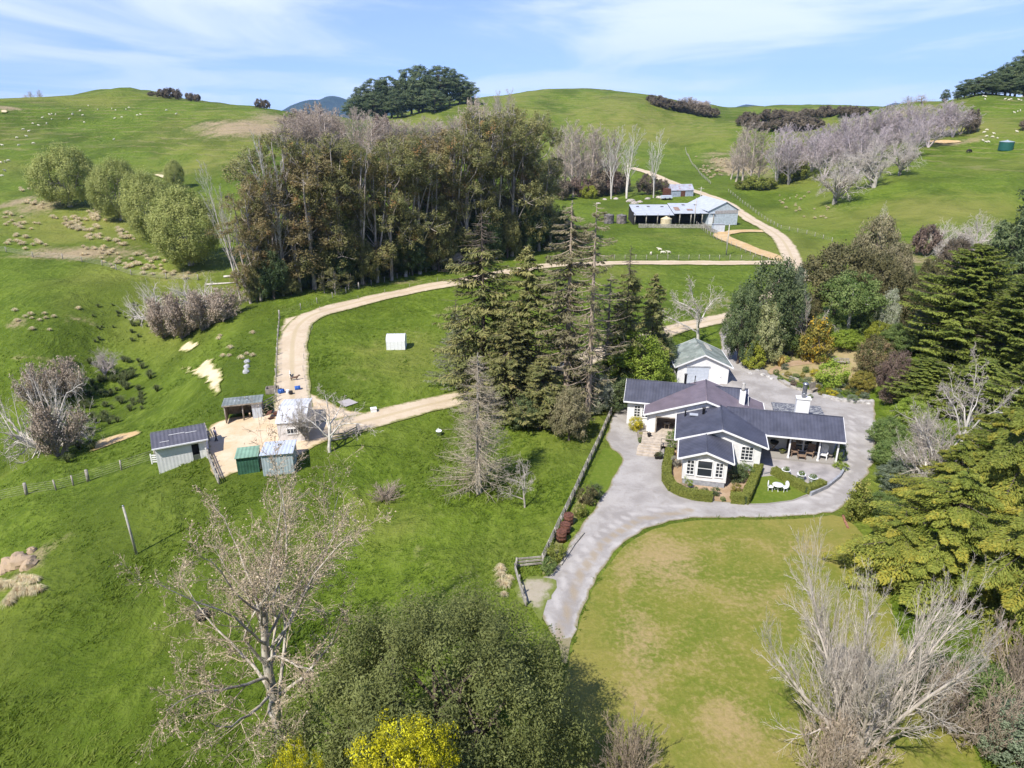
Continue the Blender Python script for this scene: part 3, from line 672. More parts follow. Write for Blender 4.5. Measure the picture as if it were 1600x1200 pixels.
# chimneys, flues, vents
m = MB(); m.box(11.3, 12.65, 10.75, 11.5, 3.4, 6.05); m.box(11.22, 12.73, 10.67, 11.58, 6.05, 6.17); ch = m.build('chimney', M['trim'], house)
m = MB(); m.lathe([(.24,0),(.24,1.5),(.24,1.55),(.33,1.58),(.33,1.66),(.1,1.8)], (11.98, 11.12, 6.1)); m.lathe([(.26,.5),(.262,.56),(.26,.62)], (11.98, 11.12, 6.1)); m.build('flue', M['metal'], ch)
cx_, cy_ = 6.0, 13.6
m = MB(); m.box(cx_ - .3, cx_ + .3, cy_ - .3, cy_ + .3, 3.4, 5.35); ch = m.build('chimney', M['trim'], house)
m = MB(); m.lathe([(.2,0),(.2,.5),(.17,.55),(.22,.9),(.15,1.0)], (cx_, cy_, 5.3)); m.build('chimney_pot', M['stone'], ch)
for (x_, y_, z0, z1, r_) in ((-.35, 15.75, 4.6, 6.0, .14), (.75, 16.2, 4.3, 5.7, .05), (-.15, 9.35, 3.3, 4.25, .08), (1.75, 9.0, 3.9, 4.85, .15)):
    m = MB(); m.lathe([(r_, z0), (r_, z1 - .12), (r_ * 1.3, z1 - .1), (r_ * 1.3, z1)], (x_, y_, 0), 10); m.build('vent_pipe', M['darkmetal'], house)
m = MB(); m.box(.3, 1.2, 8.75, 9.3, 3.86, 3.93); m.build('flashing', M['zinc'], house)
# white trellis gate at the back corner
g = empty('trellis_gate', HL(7.3, 16.0), HR, 'white rail gate standing at the rear corner of the farmhouse by the small chimney', 'gate')
for q in (0, 1.7): MB().box(q - .05, q + .05, -.05, .05, 0, 2.3).build('post', M['trim'], g)
m = MB()
for q in (.5, 1.0, 1.5, 2.0, 2.25): m.box(0, 1.7, -.03, .03, q, q + .06)
m.build('rails', M['trim'], g)

# ------------------------------------------------------------------ garage behind the house
gc = (25.7, 89.2); ga = empty('garage', (*gc, 0), R(-3), 'white garage with a mossy grey-green gabled roof behind the farmhouse', 'garage')
m = MB(); m.prism([(-3.4, 0), (3.4, 0), (3.4, 2.55), (0, 4.05), (-3.4, 2.55)], 'y', 0, 6.4); m.build('walls', M['white'], ga)
rf = gable_roof(ga, 'y', 0, 3.85, 4.25, 2.5, -.35, 6.8, M['lichen_roof'])
m = MB(); m.cbox((1.3, 4.6, 3.80), (.75, 2.6, .04), 0); m.v = [(x, y, 3.72 - (x - 1.3) * .4545 + (z - 3.80)) for x, y, z in m.v]; m.build('roof_panel', plain('pale_roof_sheet', (.5,.47,.40), .7), rf)
m = MB(); m.box(-2.2, .75, -.05, 0, .02, 2.35); 
for k in range(5): m.box(-2.2 + .01, .74, -.07, -.05, .1 + k * .46, .12 + k * .46)
m.build('door', plain('pale_blue_grey_door', (.52,.56,.62), .5, .06), ga)
m = MB(); m.box(-2.35, .9, -.09, 0, 2.35, 2.52); m.build('door_lintel', M['plinth'], ga)
m = MB(); m.box(1.6, 2.5, -.04, 0, .02, 2.1); d_ = m.build('side_door', M['trim'], ga); m = MB(); m.lathe([(.04,0),(.04,.06)], (2.4, -.08, 1.0), 8); m.build('handle', M['darkmetal'], d_)

# ------------------------------------------------------------------ sheds of the stock yard
def oriented(u0, v0, u1, v1):
    """front ground line of a shed, left to right in view"""
    a, b = P(u0, v0), P(u1, v1); d = b - a; return a, math.atan2(d.y, d.x), math.hypot(d.x, d.y)
def eave(u0, v0, u1, v1, he, ug, vg):
    """front eave line of a shed, he above the yard; vg, ug a ground point near it"""
    zg = P(ug, vg).z; a = at_z(u0, v0, zg + he); b = at_z(u1, v1, zg + he)
    return Vector((a[0], a[1], zg)), math.atan2(b[1] - a[1], b[0] - a[0]), math.hypot(b[0] - a[0], b[1] - a[1])
a, rz, L = eave(241, 701, 321, 686, 2.4, 300, 716); a.z -= .0
s1 = empty('implement_shed', (a.x, a.y, a.z - .1), rz, 'white corrugated shed with a charcoal roof at the left edge of the stock yard', 'shed')
D1 = 3.9
m = MB(); m.prism([(0, -1), (D1, -.5), (D1, 2.6), (D1 * .62, 3.0), (0, 2.55)], 'x', 0, L * .70); m.prism([(0, -1), (D1, -.5), (D1, 2.6), (D1 * .62, 3.0), (0, 2.55)], 'x', L * .845, L)
m.prism([(.6, -1), (D1, -.5), (D1, 2.6), (D1 * .62, 3.0), (.6, 2.67)], 'x', L * .70, L * .845); m.prism([(0, 2.15), (.6, 2.15), (.6, 2.65), (0, 2.54)], 'x', L * .70, L * .845); m.build('walls', M['white_iron'], s1)
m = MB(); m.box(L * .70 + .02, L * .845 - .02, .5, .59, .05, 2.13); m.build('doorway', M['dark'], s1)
m = MB(); m.box(L * .70 + .03, L * .845 - .03, .05, .1, .1, .85); m.build('half_door', M['metal'], s1)
m = MB(); m.slab((-.25, -.3, 2.62), (L + .25, -.3, 2.62), (L + .25, D1 * .62, 3.14), (-.25, D1 * .62, 3.14), .07, [0, L, L, 0]); m.slab((-.25, D1 * .62, 3.14), (L + .25, D1 * .62, 3.14), (L + .25, D1 + .3, 2.62), (-.25, D1 + .3, 2.62), .07, [0, L, L, 0]); r_ = m.build('roof', M['shed_roof'], s1)
m = MB(); m.box(-.25, L + .25, -.4, -.3, 2.48, 2.62); m.build('gutter', M['trim'], r_)
for x0, x1, yy in ((L*.3, L*.62, .55), (L*.63, L*.86, .5), (L*.12, L*.3, .2)): MB().tube([(x0, yy * 3, 2.62 + (yy * 3 + .3) * .192 + .03), (x1, yy * 3, 2.62 + (yy * 3 + .3) * .192 + .03)], .03, 5).build('roof_flashing', M['trim'], r_)

a, rz, L = eave(349, 634, 407, 628, 2.25, 380, 660)
s2 = empty('open_shed', (a.x, a.y, a.z - .05), rz, 'small open-fronted shed with a lichened lean-to roof at the back of the stock yard', 'shed')
m = MB(); m.box(-.05, L + .05, 2.6, 2.7, 0, 2.0); m.box(0, .1, .05, 2.6, 0, 2.1); m.box(L - .1, L, .05, 2.6, 0, 2.1); m.build('walls', M['wood'], s2)
m = MB(); m.box(L * .74, L + .02, -.02, .045, 0, 2.2); m.build('front_sheet', M['zinc_wall'], s2)
for q in (.05, L * .49): MB().tube([(q, .06, 0), (q, .06, 2.25)], .09, 7).build('post', M['wood'], s2)
m = MB(); m.slab((-.2, -.25, 2.4), (L + .2, -.25, 2.4), (L + .2, 2.9, 2.1), (-.2, 2.9, 2.1), .08, [0, L, L, 0]); rr = m.build('roof', M['old_roof'], s2)
m = MB(); m.box(-.2, L + .2, -.31, -.25, 2.22, 2.36); m.build('front_beam', M['wood'], rr)
for q in (.28, .4, .62): MB().cbox((L * q, 1.2, 2.29), (.1, .5, .04), .2, -.09).build('patch', M['zinc'], rr)

a, rz, L = eave(432, 661, 475, 660, 2.5, 450, 692); rz = R(9)
s3 = empty('white_cottage_shed', (a.x, a.y, a.z - .05), rz, 'whitewashed shed with a pale iron roof and one small window beside the bare tree', 'shed')
D3 = 7.0; L3 = L
m = MB(); m.prism([(0, 0), (D3, 0), (D3, 2.3), (D3 * .5, 3.0), (0, 2.5)], 'x', 0, L3); m.build('walls', boardmat('whitewashed_boards', (.74,.70,.67), .3, False, .12, .03), s3)
m = MB(); m.slab((-.15, -.15, 2.55), (L3 + .15, -.15, 2.55), (L3 + .15, D3 * .5, 3.1), (-.15, D3 * .5, 3.1), .06, [0, L3, L3, 0]); m.slab((-.15, D3 * .5, 3.1), (L3 + .15, D3 * .5, 3.1), (L3 + .15, D3 + .2, 2.35), (-.15, D3 + .2, 2.35), .06, [0, L3, L3, 0]); m.build('roof', roofmat('white_painted_roof', (.62,.63,.65), .36, .10, .5, .3), s3)
window(s3, L3 * .52, 0, 1.45, 1.05, .55, 3, 1)

a, rz, L = eave(407, 710.5, 456, 706.5, 2.4, 430, 728)
s4 = empty('grey_shed', (a.x, a.y, a.z - .2), rz, 'pale blue-grey iron shed attached to the right of the green shed', 'shed')
D4 = 3.6
m = MB(); m.prism([(0, -.8), (D4, 0), (D4, 2.1), (0, 2.45)], 'x', 0, L); m.build('walls', M['blue_wall'], s4)
m = MB(); m.slab((-.12, -.2, 2.6), (L + .12, -.2, 2.6), (L + .12, D4 + .2, 2.2), (-.12, D4 + .2, 2.2), .06, [0, L, L, 0]); m.build('roof', M['blue_roof'], s4)
a2, rz2, L2 = eave(368, 716, 402, 712, 1.95, 385, 740)
s5 = empty('green_shed', (a2.x, a2.y, a2.z - .2), rz2, 'little green iron shed with a faded roof at the front of the stock yard', 'shed')
m = MB(); m.prism([(0, -.8), (2.9, 0), (2.9, 1.75), (0, 2.05)], 'x', 0, L2); m.build('walls', M['green_wall'], s5)
m = MB(); m.slab((-.12, -.2, 2.2), (L2 + .08, -.2, 2.2), (L2 + .08, 3.1, 1.85), (-.12, 3.1, 1.85), .06, [0, L2, L2, 0]); m.build('roof', M['green_roof'], s5)

# calf shelter in the paddock: a half-round white hut
a, rz, L = oriented(604, 547, 633, 547)
cs = empty('calf_shelter', a, rz, 'white round-topped calf shelter alone in the middle of the curved paddock', 'shelter')
prof = [(0, 0), (0, 1.35)] + [(1.3 - 1.3 * math.cos(q), 1.35 + .75 * math.sin(q)) for q in np.linspace(.15, math.pi - .15, 12)] + [(2.6, 1.35), (2.6, 0)]
m = MB(); m.prism(prof, 'x', 0, L); m.build('shell', M['white_plastic'], cs)
m = MB()
for q in np.linspace(.02, L - .02, 6): m.prism([(y_ * 1.02 - .026, z_ * 1.02) for y_, z_ in prof], 'x', q - .03, q + .03)
m.build('ribs', M['white_plastic'], cs)

# ------------------------------------------------------------------ woolshed and yards
def wool(u0, v0, u1, v1): return oriented(u0, v0, u1, v1)
a, rz, L = wool(992, 352, 1106, 350)
lean = empty('covered_yards', (a.x, a.y, a.z), 0, 'long open-sided covered sheep yards with a pale iron roof joined to the woolshed', 'shed')
Ls = L * .49
m = MB(); m.slab((-.4, 0, 3.1), (Ls, 0, 3.1), (Ls, 11, 4.7), (-.4, 11, 4.7), .12, [0, Ls, Ls, 0]); m.slab((Ls, .6, 3.5), (L + .3, .6, 3.5), (L + .3, 11.2, 5.1), (Ls, 11.2, 5.1), .12, [Ls, L, L, Ls]); rr = m.build('roof', M['zinc'], lean)
skl = plain('dark_skylight', (.13,.12,.12), .5)
for q, yy, zz_ in ((.08, 8.6, 4.42), (.22, 8.6, 4.42), (.4, 8.6, 4.42), (.68, 9.2, 4.86), (.84, 9.2, 4.86), (.94, 9.4, 4.9)): MB().cbox((L * q, yy, zz_), (.9, 1.0, .06), 0, .145).build('skylight', skl, rr)
rsh = plain('rust_brown_sheet', (.30,.20,.15), .8, .25, 2)
for q, yy, zz_, sx, sy in ((.56, 5.0, 4.2, 1.6, 3.4), (.72, 4.0, 4.05, 1.8, 1.6)): MB().cbox((L * q, yy, zz_ + .06), (sx, sy, .05), 0, .15).build('rusty_sheet', rsh, rr)
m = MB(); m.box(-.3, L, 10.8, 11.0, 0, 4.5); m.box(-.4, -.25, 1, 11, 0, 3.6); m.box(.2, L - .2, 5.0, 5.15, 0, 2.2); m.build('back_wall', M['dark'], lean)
for k in range(8):
    m = MB(); m.tube([(L * k / 7, .4 if k < 4 else .9, 0), (L * k / 7, .4 if k < 4 else .9, 3.4)], .16, 7); m.build('post', M['fencewood'], lean)
a2 = P(1106, 353); b2 = P(1151, 352)
ws = empty('woolshed', (a2.x, a2.y, a2.z), math.atan2(b2.y - a2.y, b2.x - a2.x), 'tall gabled corrugated woolshed at the right end of the covered yards', 'shed'); LW = (b2 - a2).length
m = MB(); m.prism([(0, 0), (LW, 0), (LW, 4.6), (LW * .56, 6.9), (0, 4.6)], 'y', 0, 15); m.build('walls', boardmat('pale_corrugated_gable', (.48,.53,.57), .5, True, .12), ws)
m = MB(); m.slab((LW * .56, -.3, 7.1), (LW * .56, 15.3, 7.1), (-.5, 15.3, 4.5), (-.5, -.3, 4.5), .12, [0, 15, 15, 0]); m.slab((LW * .56, -.3, 7.1), (LW * .56, 15.3, 7.1), (LW + .5, 15.3, 4.4), (LW + .5, -.3, 4.4), .12, [0, 15, 15, 0]); m.build('roof', M['zinc'], ws)
m = MB(); m.box(LW * .2, LW * .98, -.06, -.01, 3.5, 4.5); m.build('wall_band', plain('brownish_old_sheet', (.40,.37,.36), .8, .15), ws)
m = MB(); m.box(.02, LW * .2, -.08, -.02, 0, 2.5); m.build('door', M['trim'], ws)
o3 = P(1123, 363); s6 = empty('small_iron_shed', o3, 0, 'tiny grey iron hut in front of the woolshed', 'hut')
m = MB(); m.prism([(0, 0), (2.2, 0), (2.2, 2.0), (0, 2.2)], 'x', -1.6, 1.6); m.build('walls', M['zinc_wall'], s6); m = MB(); m.slab((-1.75, -.15, 2.35), (1.75, -.15, 2.35), (1.75, 2.35, 2.1), (-1.75, 2.35, 2.1), .06, [0, 3, 3, 0]); m.build('roof', M['zinc'], s6)
# old rusty shed beyond
a, rz, L = wool(1049, 308, 1083, 306.5)
s7 = empty('old_iron_shed', a, rz, 'old shed patched with grey iron and red rust beyond the covered yards', 'shed')
m = MB(); m.prism([(0, 0), (5, 0), (5, 2.2), (2.5, 4.2), (0, 2.4)], 'x', 0, L); m.build('walls', M['rust_wall'], s7)
m = MB(); m.slab((-.2, -.2, 2.4), (L + .2, -.2, 2.4), (L + .2, 2.5, 4.4), (-.2, 2.5, 4.4), .08, [0, L, L, 0]); m.slab((-.2, 2.5, 4.4), (L + .2, 2.5, 4.4), (L + .2, 5.2, 2.2), (-.2, 5.2, 2.2), .08, [0, L, L, 0]); m.build('roof', M['rust_roof'], s7)
m = MB(); m.box(-1.9, -.05, .6, 4.4, 0, 2.9); m.build('lean_to', M['rust'], s7)
m = MB(); m.box(L * .42, L * .62, -.08, -.01, 0, 2.2); m.build('door', M['rust'], s7)

# ------------------------------------------------------------------ tanks
def tank(u, v, r_, h_, mat, nm, label, lid, cone=.12):
    c = P(u, v); t = empty(nm, (c.x, c.y + r_, h1(c.x, c.y + r_) - .15), 0, label, 'water tank')
    m = MB(); m.lathe([(r_ * .99, 0), (r_, .1)] + [(r_ * (1.0 + .006 * (k % 2)), .1 + h_ * k / 10) for k in range(1, 11)], k=28); m.build('barrel', mat, t)
    m = MB(); m.lathe([(r_ * 1.03, h_ + .08), (r_ * 1.03, h_ + .2), (r_ * .5, h_ + .2 + cone), (.3, h_ + .25 + cone * 1.5), (.3, h_ + .4 + cone * 1.5), (.05, h_ + .42 + cone * 1.5)], k=28); m.build('lid', lid, t)
    return t
tank(1577, 236, 2.45, 3.0, M['green_tank'], 'water_tank', 'dark green round water tank with a pale lid on the right-hand hill', plain('pale_green_lid', (.30,.36,.40), .5), .25)
tank(1042, 354, 1.65, 2.1, M['cream_tank'], 'water_tank', 'cream plastic water tank in front of the covered yards', M['cream_tank'], .35)
tank(952, 350, 1.55, 2.5, M['old_concrete'], 'water_tank', 'dark stained concrete tank, the left one of the pair left of the covered yards', M['old_concrete'], .1)
tank(972, 350, 1.55, 2.4, plain('stained_brown_tank', (.20,.17,.155), .9, .4, 1.2), 'water_tank', 'brownish stained concrete tank, the right one of the pair left of the covered yards', M['old_concrete'], .1)

# ------------------------------------------------------------------ fences
_post = {}
def post_mesh(hh, r_, square=False):
    k = (hh, r_, square)
    if k not in _post:
        m = MB()
        if square: m.box(-r_, r_, -r_, r_, -.3, hh)
        else: m.tube([(0, 0, -.3), (0, 0, hh)], [r_, r_ * .9], 7)
        o = m.build('post', M['fencewood']); _post[k] = o.data; bpy.data.objects.remove(o)
    return _post[k]
def along(pts, step):
    q = [np.array(pts[0], float)]
    for i in range(len(pts) - 1):
        a = np.array(pts[i], float); b = np.array(pts[i + 1], float); n = max(1, round(np.linalg.norm(b - a) / step))
        for j in range(1, n + 1): q.append(a + (b - a) * j / n)
    return q
def fence(name, pts, label, step=4.0, hh=1.15, r_=.07, wires=6, rail=None, wr=.007, cat='fence', every=0):
    q = along(pts, step); zs = H([p[0] for p in q], [p[1] for p in q])
    root = empty(name, (q[0][0], q[0][1], zs[0]), 0, label, cat); o0 = Vector((q[0][0], q[0][1], zs[0]))
    nodes = [Vector((p[0], p[1], z)) - o0 for p, z in zip(q, zs)]
    thin = post_mesh(hh, r_); thick = post_mesh(hh * 1.12, r_ * 1.9)
    for i, p in enumerate(nodes):
        o = bpy.data.objects.new('post', thick if every and i % every == 0 else thin); COL.objects.link(o); o.parent = root; o.location = p; o.rotation_euler = (random.uniform(-.04, .04), random.uniform(-.04, .04), random.uniform(0, 6))
    m = MB()
    if rail:
        n_, w_, t_ = rail
        for k in range(n_):
            z = hh * (k + .75) / (n_ + .35)
            for i in range(len(nodes) - 1):
                a_, b_ = nodes[i], nodes[i + 1]; d_ = (b_ - a_); L_ = d_.length; sd = Vector((d_.y, -d_.x, 0)).normalized() * (r_ + t_ / 2 + .002)
                jz = [random.uniform(-.02, .02) for _ in range(2)]; up = Vector((0, 0, w_ / 2)); th = Vector((d_.y, -d_.x, 0)).normalized() * t_ / 2
                A_ = a_ + sd + Vector((0, 0, z + jz[0])); B_ = b_ + sd + Vector((0, 0, z + jz[1]))
                m.add([A_ - up - th, A_ - up + th, A_ + up + th, A_ + up - th, B_ - up - th, B_ - up + th, B_ + up + th, B_ + up - th], [(0,1,2,3),(7,6,5,4),(0,4,5,1),(1,5,6,2),(2,6,7,3),(3,7,4,0)])
        m.build('rails', M['fencewood'], root)
    else:
        for k in range(wires): m.tube([p + Vector((0, 0, hh * (k + .8) / (wires + .2))) for p in nodes], wr, 3, False)
        m.build('wires', M['fencewood'], root)
    return root
random.seed(3)
fence('post_and_rail_fence', p0([(972,612),(955,650),(936,694),(918,732),(898,776),(876,822),(848,882)]), 'long weathered post and rail fence running down the left side of the driveway', 2.0, 1.15, .07, rail=(4, .13, .04))
fence('rail_fence', p0([(848,884),(807,886)]), 'short three-rail fence end turning left at the foot of the driveway', 1.9, 1.1, .09, rail=(3, .17, .05))
fence('rail_fence', p0([(806,888),(812,912),(822,948)]), 'low grey rail fence beside the gravel at the dark evergreen tree', 1.6, .9, .08, rail=(2, .2, .05))
fence('wire_fence', px([(437,498),(434,540),(433,580),(431,622)]), 'wire fence along the left edge of the pale track above the white shed', 2.5, 1.2, .07, every=4)
fence('wire_fence', px([(437,496),(470,484),(520,466),(580,446),(640,430),(690,420)]), 'wire fence in front of the dark gum grove', 4, 1.2, .08, 5, every=5)
fence('wire_fence', px([(500,486),(560,469),(640,450),(725,433)]), 'light electric fence on the far side of the curved track', 8, .9, .04, 2)
fence('wire_fence', px([(860,408),(960,406),(1060,406),(1140,406),(1176,407)]), 'batten fence along the far side of the straight track below the woolshed', 2.6, 1.25, .075, 6)
fence('wire_fence', px([(1088,352),(1105,366),(1120,375),(1150,388),(1180,402),(1200,410)]), 'fence running down from the yards beside the orange spur track', 3, 1.25, .075, 6)
fence('wire_fence', px([(1138,300),(1160,318),(1190,340),(1220,358),(1260,366),(1300,378)]), 'wire fence following the uphill side of the woolshed road', 4, 1.2, .09, 5)
fence('wire_fence', px([(1071,233),(1080,255),(1096,275),(1110,288)]), 'thin fence curving down the green hill behind the old iron shed', 6, 1.2, .12, 4, wr=.03)
fence('wire_fence', px([(-40,790),(0,782),(42,773),(88,766),(115,759),(138,752),(190,735),(243,718)]), 'wire netting fence crossing the near paddock to the white corrugated shed', 4.0, 1.3, .10, 5, every=3, wr=.009)
fence('wire_fence', px([(-30,390),(10,394),(52,402),(98,405),(160,415),(205,430),(260,436),(310,438)]), 'dark post fence below the tussock field', 6, 1.3, .11, 4, wr=.02)
fence('rail_fence', px([(325,712),(334,735),(343,757)]), 'wooden stockyard rails at the left entrance of the yard', 1.4, 1.3, .08, rail=(4, .14, .05))
fence('rail_fence', px([(322,676),(328,690)]), 'short dark stockyard rails against the right end of the white corrugated shed', 1.2, 1.3, .08, rail=(3, .14, .05))
fence('rail_fence', px([(410,640),(432,628)]), 'rail fence joining the open shed to the white cottage shed', 1.8, 1.2, .07, rail=(3, .12, .05))
fence('rail_fence', px([(516,690),(540,686),(558,676)]), 'low rails of the sheep race behind the bare tree by the white shed', 1.5, 1.0, .07, rail=(3, .14, .05))
fence('wire_fence', px([(480,612),(474,580),(476,545),(488,515)]), 'light fence round the left end of the curved paddock', 5, .9, .04, 2)
a = P(998, 356)
fence('rail_fence', [(a.x, a.y), (a.x + 13, a.y - .5), (a.x + 25, a.y - .4)], 'grey boarded rails along the front of the covered yards', 2.2, 1.3, .09, rail=(4, .2, .05))
fence('rail_fence', px([(1096,352),(1108,361),(1120,366)]), 'loading rails between the covered yards and the tiny iron hut', 2.0, 1.2, .09, rail=(4, .2, .05))
def pole(u, v, hh, label, r_=.13, arm=False, lean=(0, 0), nm='power_pole', cat='pole'):
    c = P(u, v); root = empty(nm, c, 0, label, cat); root.rotation_euler = (lean[0], lean[1], 0)
    m = MB(); m.tube([(0, 0, -.3), (0, 0, hh)], [r_, r_ * .75], 9); m.build('shaft', BK['bleached'] if 'BK' in globals() else plain('silvered_pole_wood', (.46,.43,.38), .9, .15), root)
    if arm: m = MB(); m.box(-1.1, 1.1, -.06, .06, hh - .7, hh - .55); m.build('crossarm', M['fencewood'], root)
    else: m = MB(); m.lathe([(r_ * .85, hh), (r_ * .85, hh + .05), (.02, hh + .1)], k=9); m.build('cap', M['metal'], root)
    return root
pole(213.5, 866, 4.9, 'lone grey leaning pole in the near left paddock', .115, lean=(0, -.04), nm='paddock_pole')
pole(1084, 355, 8.6, 'grey pole in front of the covered yards', .17)
pole(1134.5, 399, 7.6, 'dark pole beside the tip of the orange spur track', .15)
pole(1093, 322, 6.6, 'pale power pole with a crossarm behind the covered yards', .15, arm=True)
# ------------------------------------------------------------------ plants: meshes grown once, shared by their copies
def unit(v): return v / (np.linalg.norm(v, axis=-1, keepdims=True) + 1e-9)
def tubes(name, lines):
    """lines: (points n x 3, radii n, sides)"""
    Vs = []; Fs = []; off = 0
    for pts, rad, k in lines:
        pts = np.asarray(pts, float); n = len(pts); t = unit(np.gradient(pts, axis=0))
        ref = np.where(np.abs(t[:, 2:3]) > .9, np.array([[1., 0, 0]]), np.array([[0, 0, 1.]])); a = unit(np.cross(t, ref)); b = np.cross(t, a)
        w = 2 * np.pi * np.arange(k) / k; rad = np.asarray(rad, float)
        V = pts[:, None] + rad[:, None, None] * (a[:, None] * np.cos(w)[None, :, None] + b[:, None] * np.sin(w)[None, :, None])
        idx = off + np.arange(n * k).reshape(n, k); nx = np.roll(idx, -1, 1)
        Fs.append(np.stack([idx[:-1], nx[:-1], nx[1:], idx[1:]], -1).reshape(-1, 4)); Vs.append(V.reshape(-1, 3)); off += n * k
    return np_mesh(name, np.concatenate(Vs), np.concatenate(Fs), smooth=True)
def leaves(P_, Nrm, size, aspect, rng, T=None):
    """a rhombic leaf (or leaf spray) at every point"""
    n = len(P_); r = rng.normal(size=(n, 3)) if T is None else T
    t = unit(r - (r * Nrm).sum(1, keepdims=True) * Nrm); b = np.cross(Nrm, t)
    s = size[:, None] * .5; w = s * aspect
    V = np.stack([P_ - t * s, P_ + b * w, P_ + t * s, P_ - b * w], 1).reshape(-1, 3)
    return V, np.arange(n * 4).reshape(n, 4)
def crown_mesh(name, seed, balls, nclump, nleaf, size, clump_r, aspect=.55, flat=1.0, shell=(.62, 1.0), up=.35, special=0.0, jitter=.7, droop=0.0):
    """balls: ellipsoids (cx,cy,cz,rx,ry,rz); leaf clumps sit through their outer part"""
    rng = np.random.default_rng(seed); B = np.array(balls, float); vol = (B[:, 3] * B[:, 4] + B[:, 3] * B[:, 5] + B[:, 4] * B[:, 5])
    pick = rng.choice(len(B), nclump, p=vol / vol.sum()); d = unit(rng.normal(size=(nclump, 3))); rr = rng.uniform(*shell, nclump) ** .8
    c = B[pick, :3] + d * B[pick, 3:] * rr[:, None]
    # drop clumps buried deep in another ball
    ins = np.zeros(nclump, bool)
    for k in range(len(B)):
        q = (((c - B[k, :3]) / B[k, 3:]) ** 2).sum(1); ins |= (q < .30) & (pick != k)
    c, d = c[~ins], d[~ins]; nc = len(c)
    cr = clump_r * rng.uniform(.6, 1.35, nc); tone = rng.normal(.42, .17, nc); sp = rng.uniform(size=nc) < special
    i = np.repeat(np.arange(nc), nleaf); n = len(i)
    g = unit(rng.normal(size=(n, 3))) * (rng.uniform(size=(n, 1)) ** .45); g[:, 2] *= flat
    p = c[i] + g * cr[i][:, None]; p[:, 2] -= droop * np.maximum(rng.uniform(size=n), 0) * cr[i]
    nrm = unit(unit(g) * .7 + d[i] * .6 + np.array([0, 0, up]) + rng.normal(size=(n, 3)) * jitter)
    T = None
    if droop: T = np.array([0, 0, -1.0]) + rng.normal(size=(n, 3)) * .45
    V, F = leaves(p, nrm, size * rng.uniform(.6, 1.3, n), aspect, rng, T)
    tint = np.clip(tone[i] + rng.normal(0, .13, n), 0, .78); tint = np.where(sp[i] & (rng.uniform(size=n) < .75), 1.0, tint)
    return np_mesh(name, V, F, tint=np.repeat(tint, 4))
def limbs(balls, base_r, rng, k=7, fork=.3, top=None):
    """trunk rising to a fork, a limb to the heart of every ball"""
    L = []; B = np.array(balls, float); zf = max(.3, (B[:, 2] - B[:, 5]).min() * .8 + B[:, 2].mean() * fork * .3)
    f = np.array([0, 0, zf]); L.append((np.array([[0, 0, -.4], [0, 0, .1], [rng.normal() * .1, rng.normal() * .1, zf * .55], f]), [base_r * 1.35, base_r, base_r * .85, base_r * .8], 8))
    for b in B:
        e = b[:3] + np.array([0, 0, b[5] * .3]); mid = f * .5 + e * .5 + rng.normal(size=3) * .25 + np.array([0, 0, -.1 * b[5]])
        L.append((np.array([f, mid, e]), [base_r * .55, base_r * .36, base_r * .12], 6))
        for _ in range(k):
            q = b[:3] + unit(rng.normal(size=3)) * b[3:] * .8; s_ = mid + (e - mid) * rng.uniform(0, .7); L.append((np.array([s_, (s_ + q) / 2 + rng.normal(size=3) * .15, q]), [base_r * .2, base_r * .12, base_r * .04], 4))
    return L
def grow(rng, p, d, L, r, lvl, sp, out):
    n = sp['seg'][lvl]; pts = [p]; up = np.array([0, 0, 1.0])
    for i in range(n):
        d = unit(d + rng.normal(0, sp['wob'][lvl], 3) + up * sp['trop'][lvl]); p = p + d * (L / n); pts.append(p)
    pts = np.array(pts); rad = np.linspace(r, max(r * sp['tap'][lvl], sp.get('rmin', .008)), n + 1); out.append((pts, rad, sp['sides'][lvl], lvl))
    if lvl + 1 >= len(sp['n']): return
    m = sp['n'][lvl + 1]; m = int(rng.integers(int(m * .75), int(m * 1.3) + 1)); az = rng.uniform(0, 6.28)
    for k in range(m):
        t = sp['t0'][lvl] + (1 - sp['t0'][lvl]) * (k + rng.uniform(.1, .9)) / m; i = min(int(t * n), n - 1); fr = t * n - i
        q = pts[i] + (pts[i + 1] - pts[i]) * fr; dd = unit(pts[i + 1] - pts[i]); az += 2.4 + rng.normal(0, .35)
        ref = np.array([1., 0, 0]) if abs(dd[2]) > .9 else np.array([0, 0, 1.]); a = unit(np.cross(dd, ref)); b = np.cross(dd, a)
        an = R(sp['ang'][lvl + 1] * rng.uniform(.7, 1.25)) * (1 - sp.get('close', .0) * t)
        nd = dd * math.cos(an) + (a * math.cos(az) + b * math.sin(az)) * math.sin(an)
        Lc = L * sp['len'][lvl + 1] * (1 - sp['short'][lvl + 1] * t) * rng.uniform(.7, 1.2); rr = (r + (rad[-1] - r) * t) * sp['rad'][lvl + 1]
        grow(rng, q, nd, Lc, rr, lvl + 1, sp, out)
def bare(seed, sp, stems=((0, 0, 1),), L=8, r=.3, lv=None):
    rng = np.random.default_rng(seed); out = []
    for s_ in stems: grow(rng, np.array([0, 0, -.3]) + np.array([s_[0], s_[1], 0]) * .12, unit(np.array(s_, float)), L * rng.uniform(.85, 1.1), r, 0, sp, out)
    return out
def split_bare(name, out, cut=2):
    """trunk with limbs, and the twigs that make up the crown"""
    return tubes(name + '_trunk', [o[:3] for o in out if o[3] < cut]), tubes(name + '_crown', [o[:3] for o in out if o[3] >= cut])
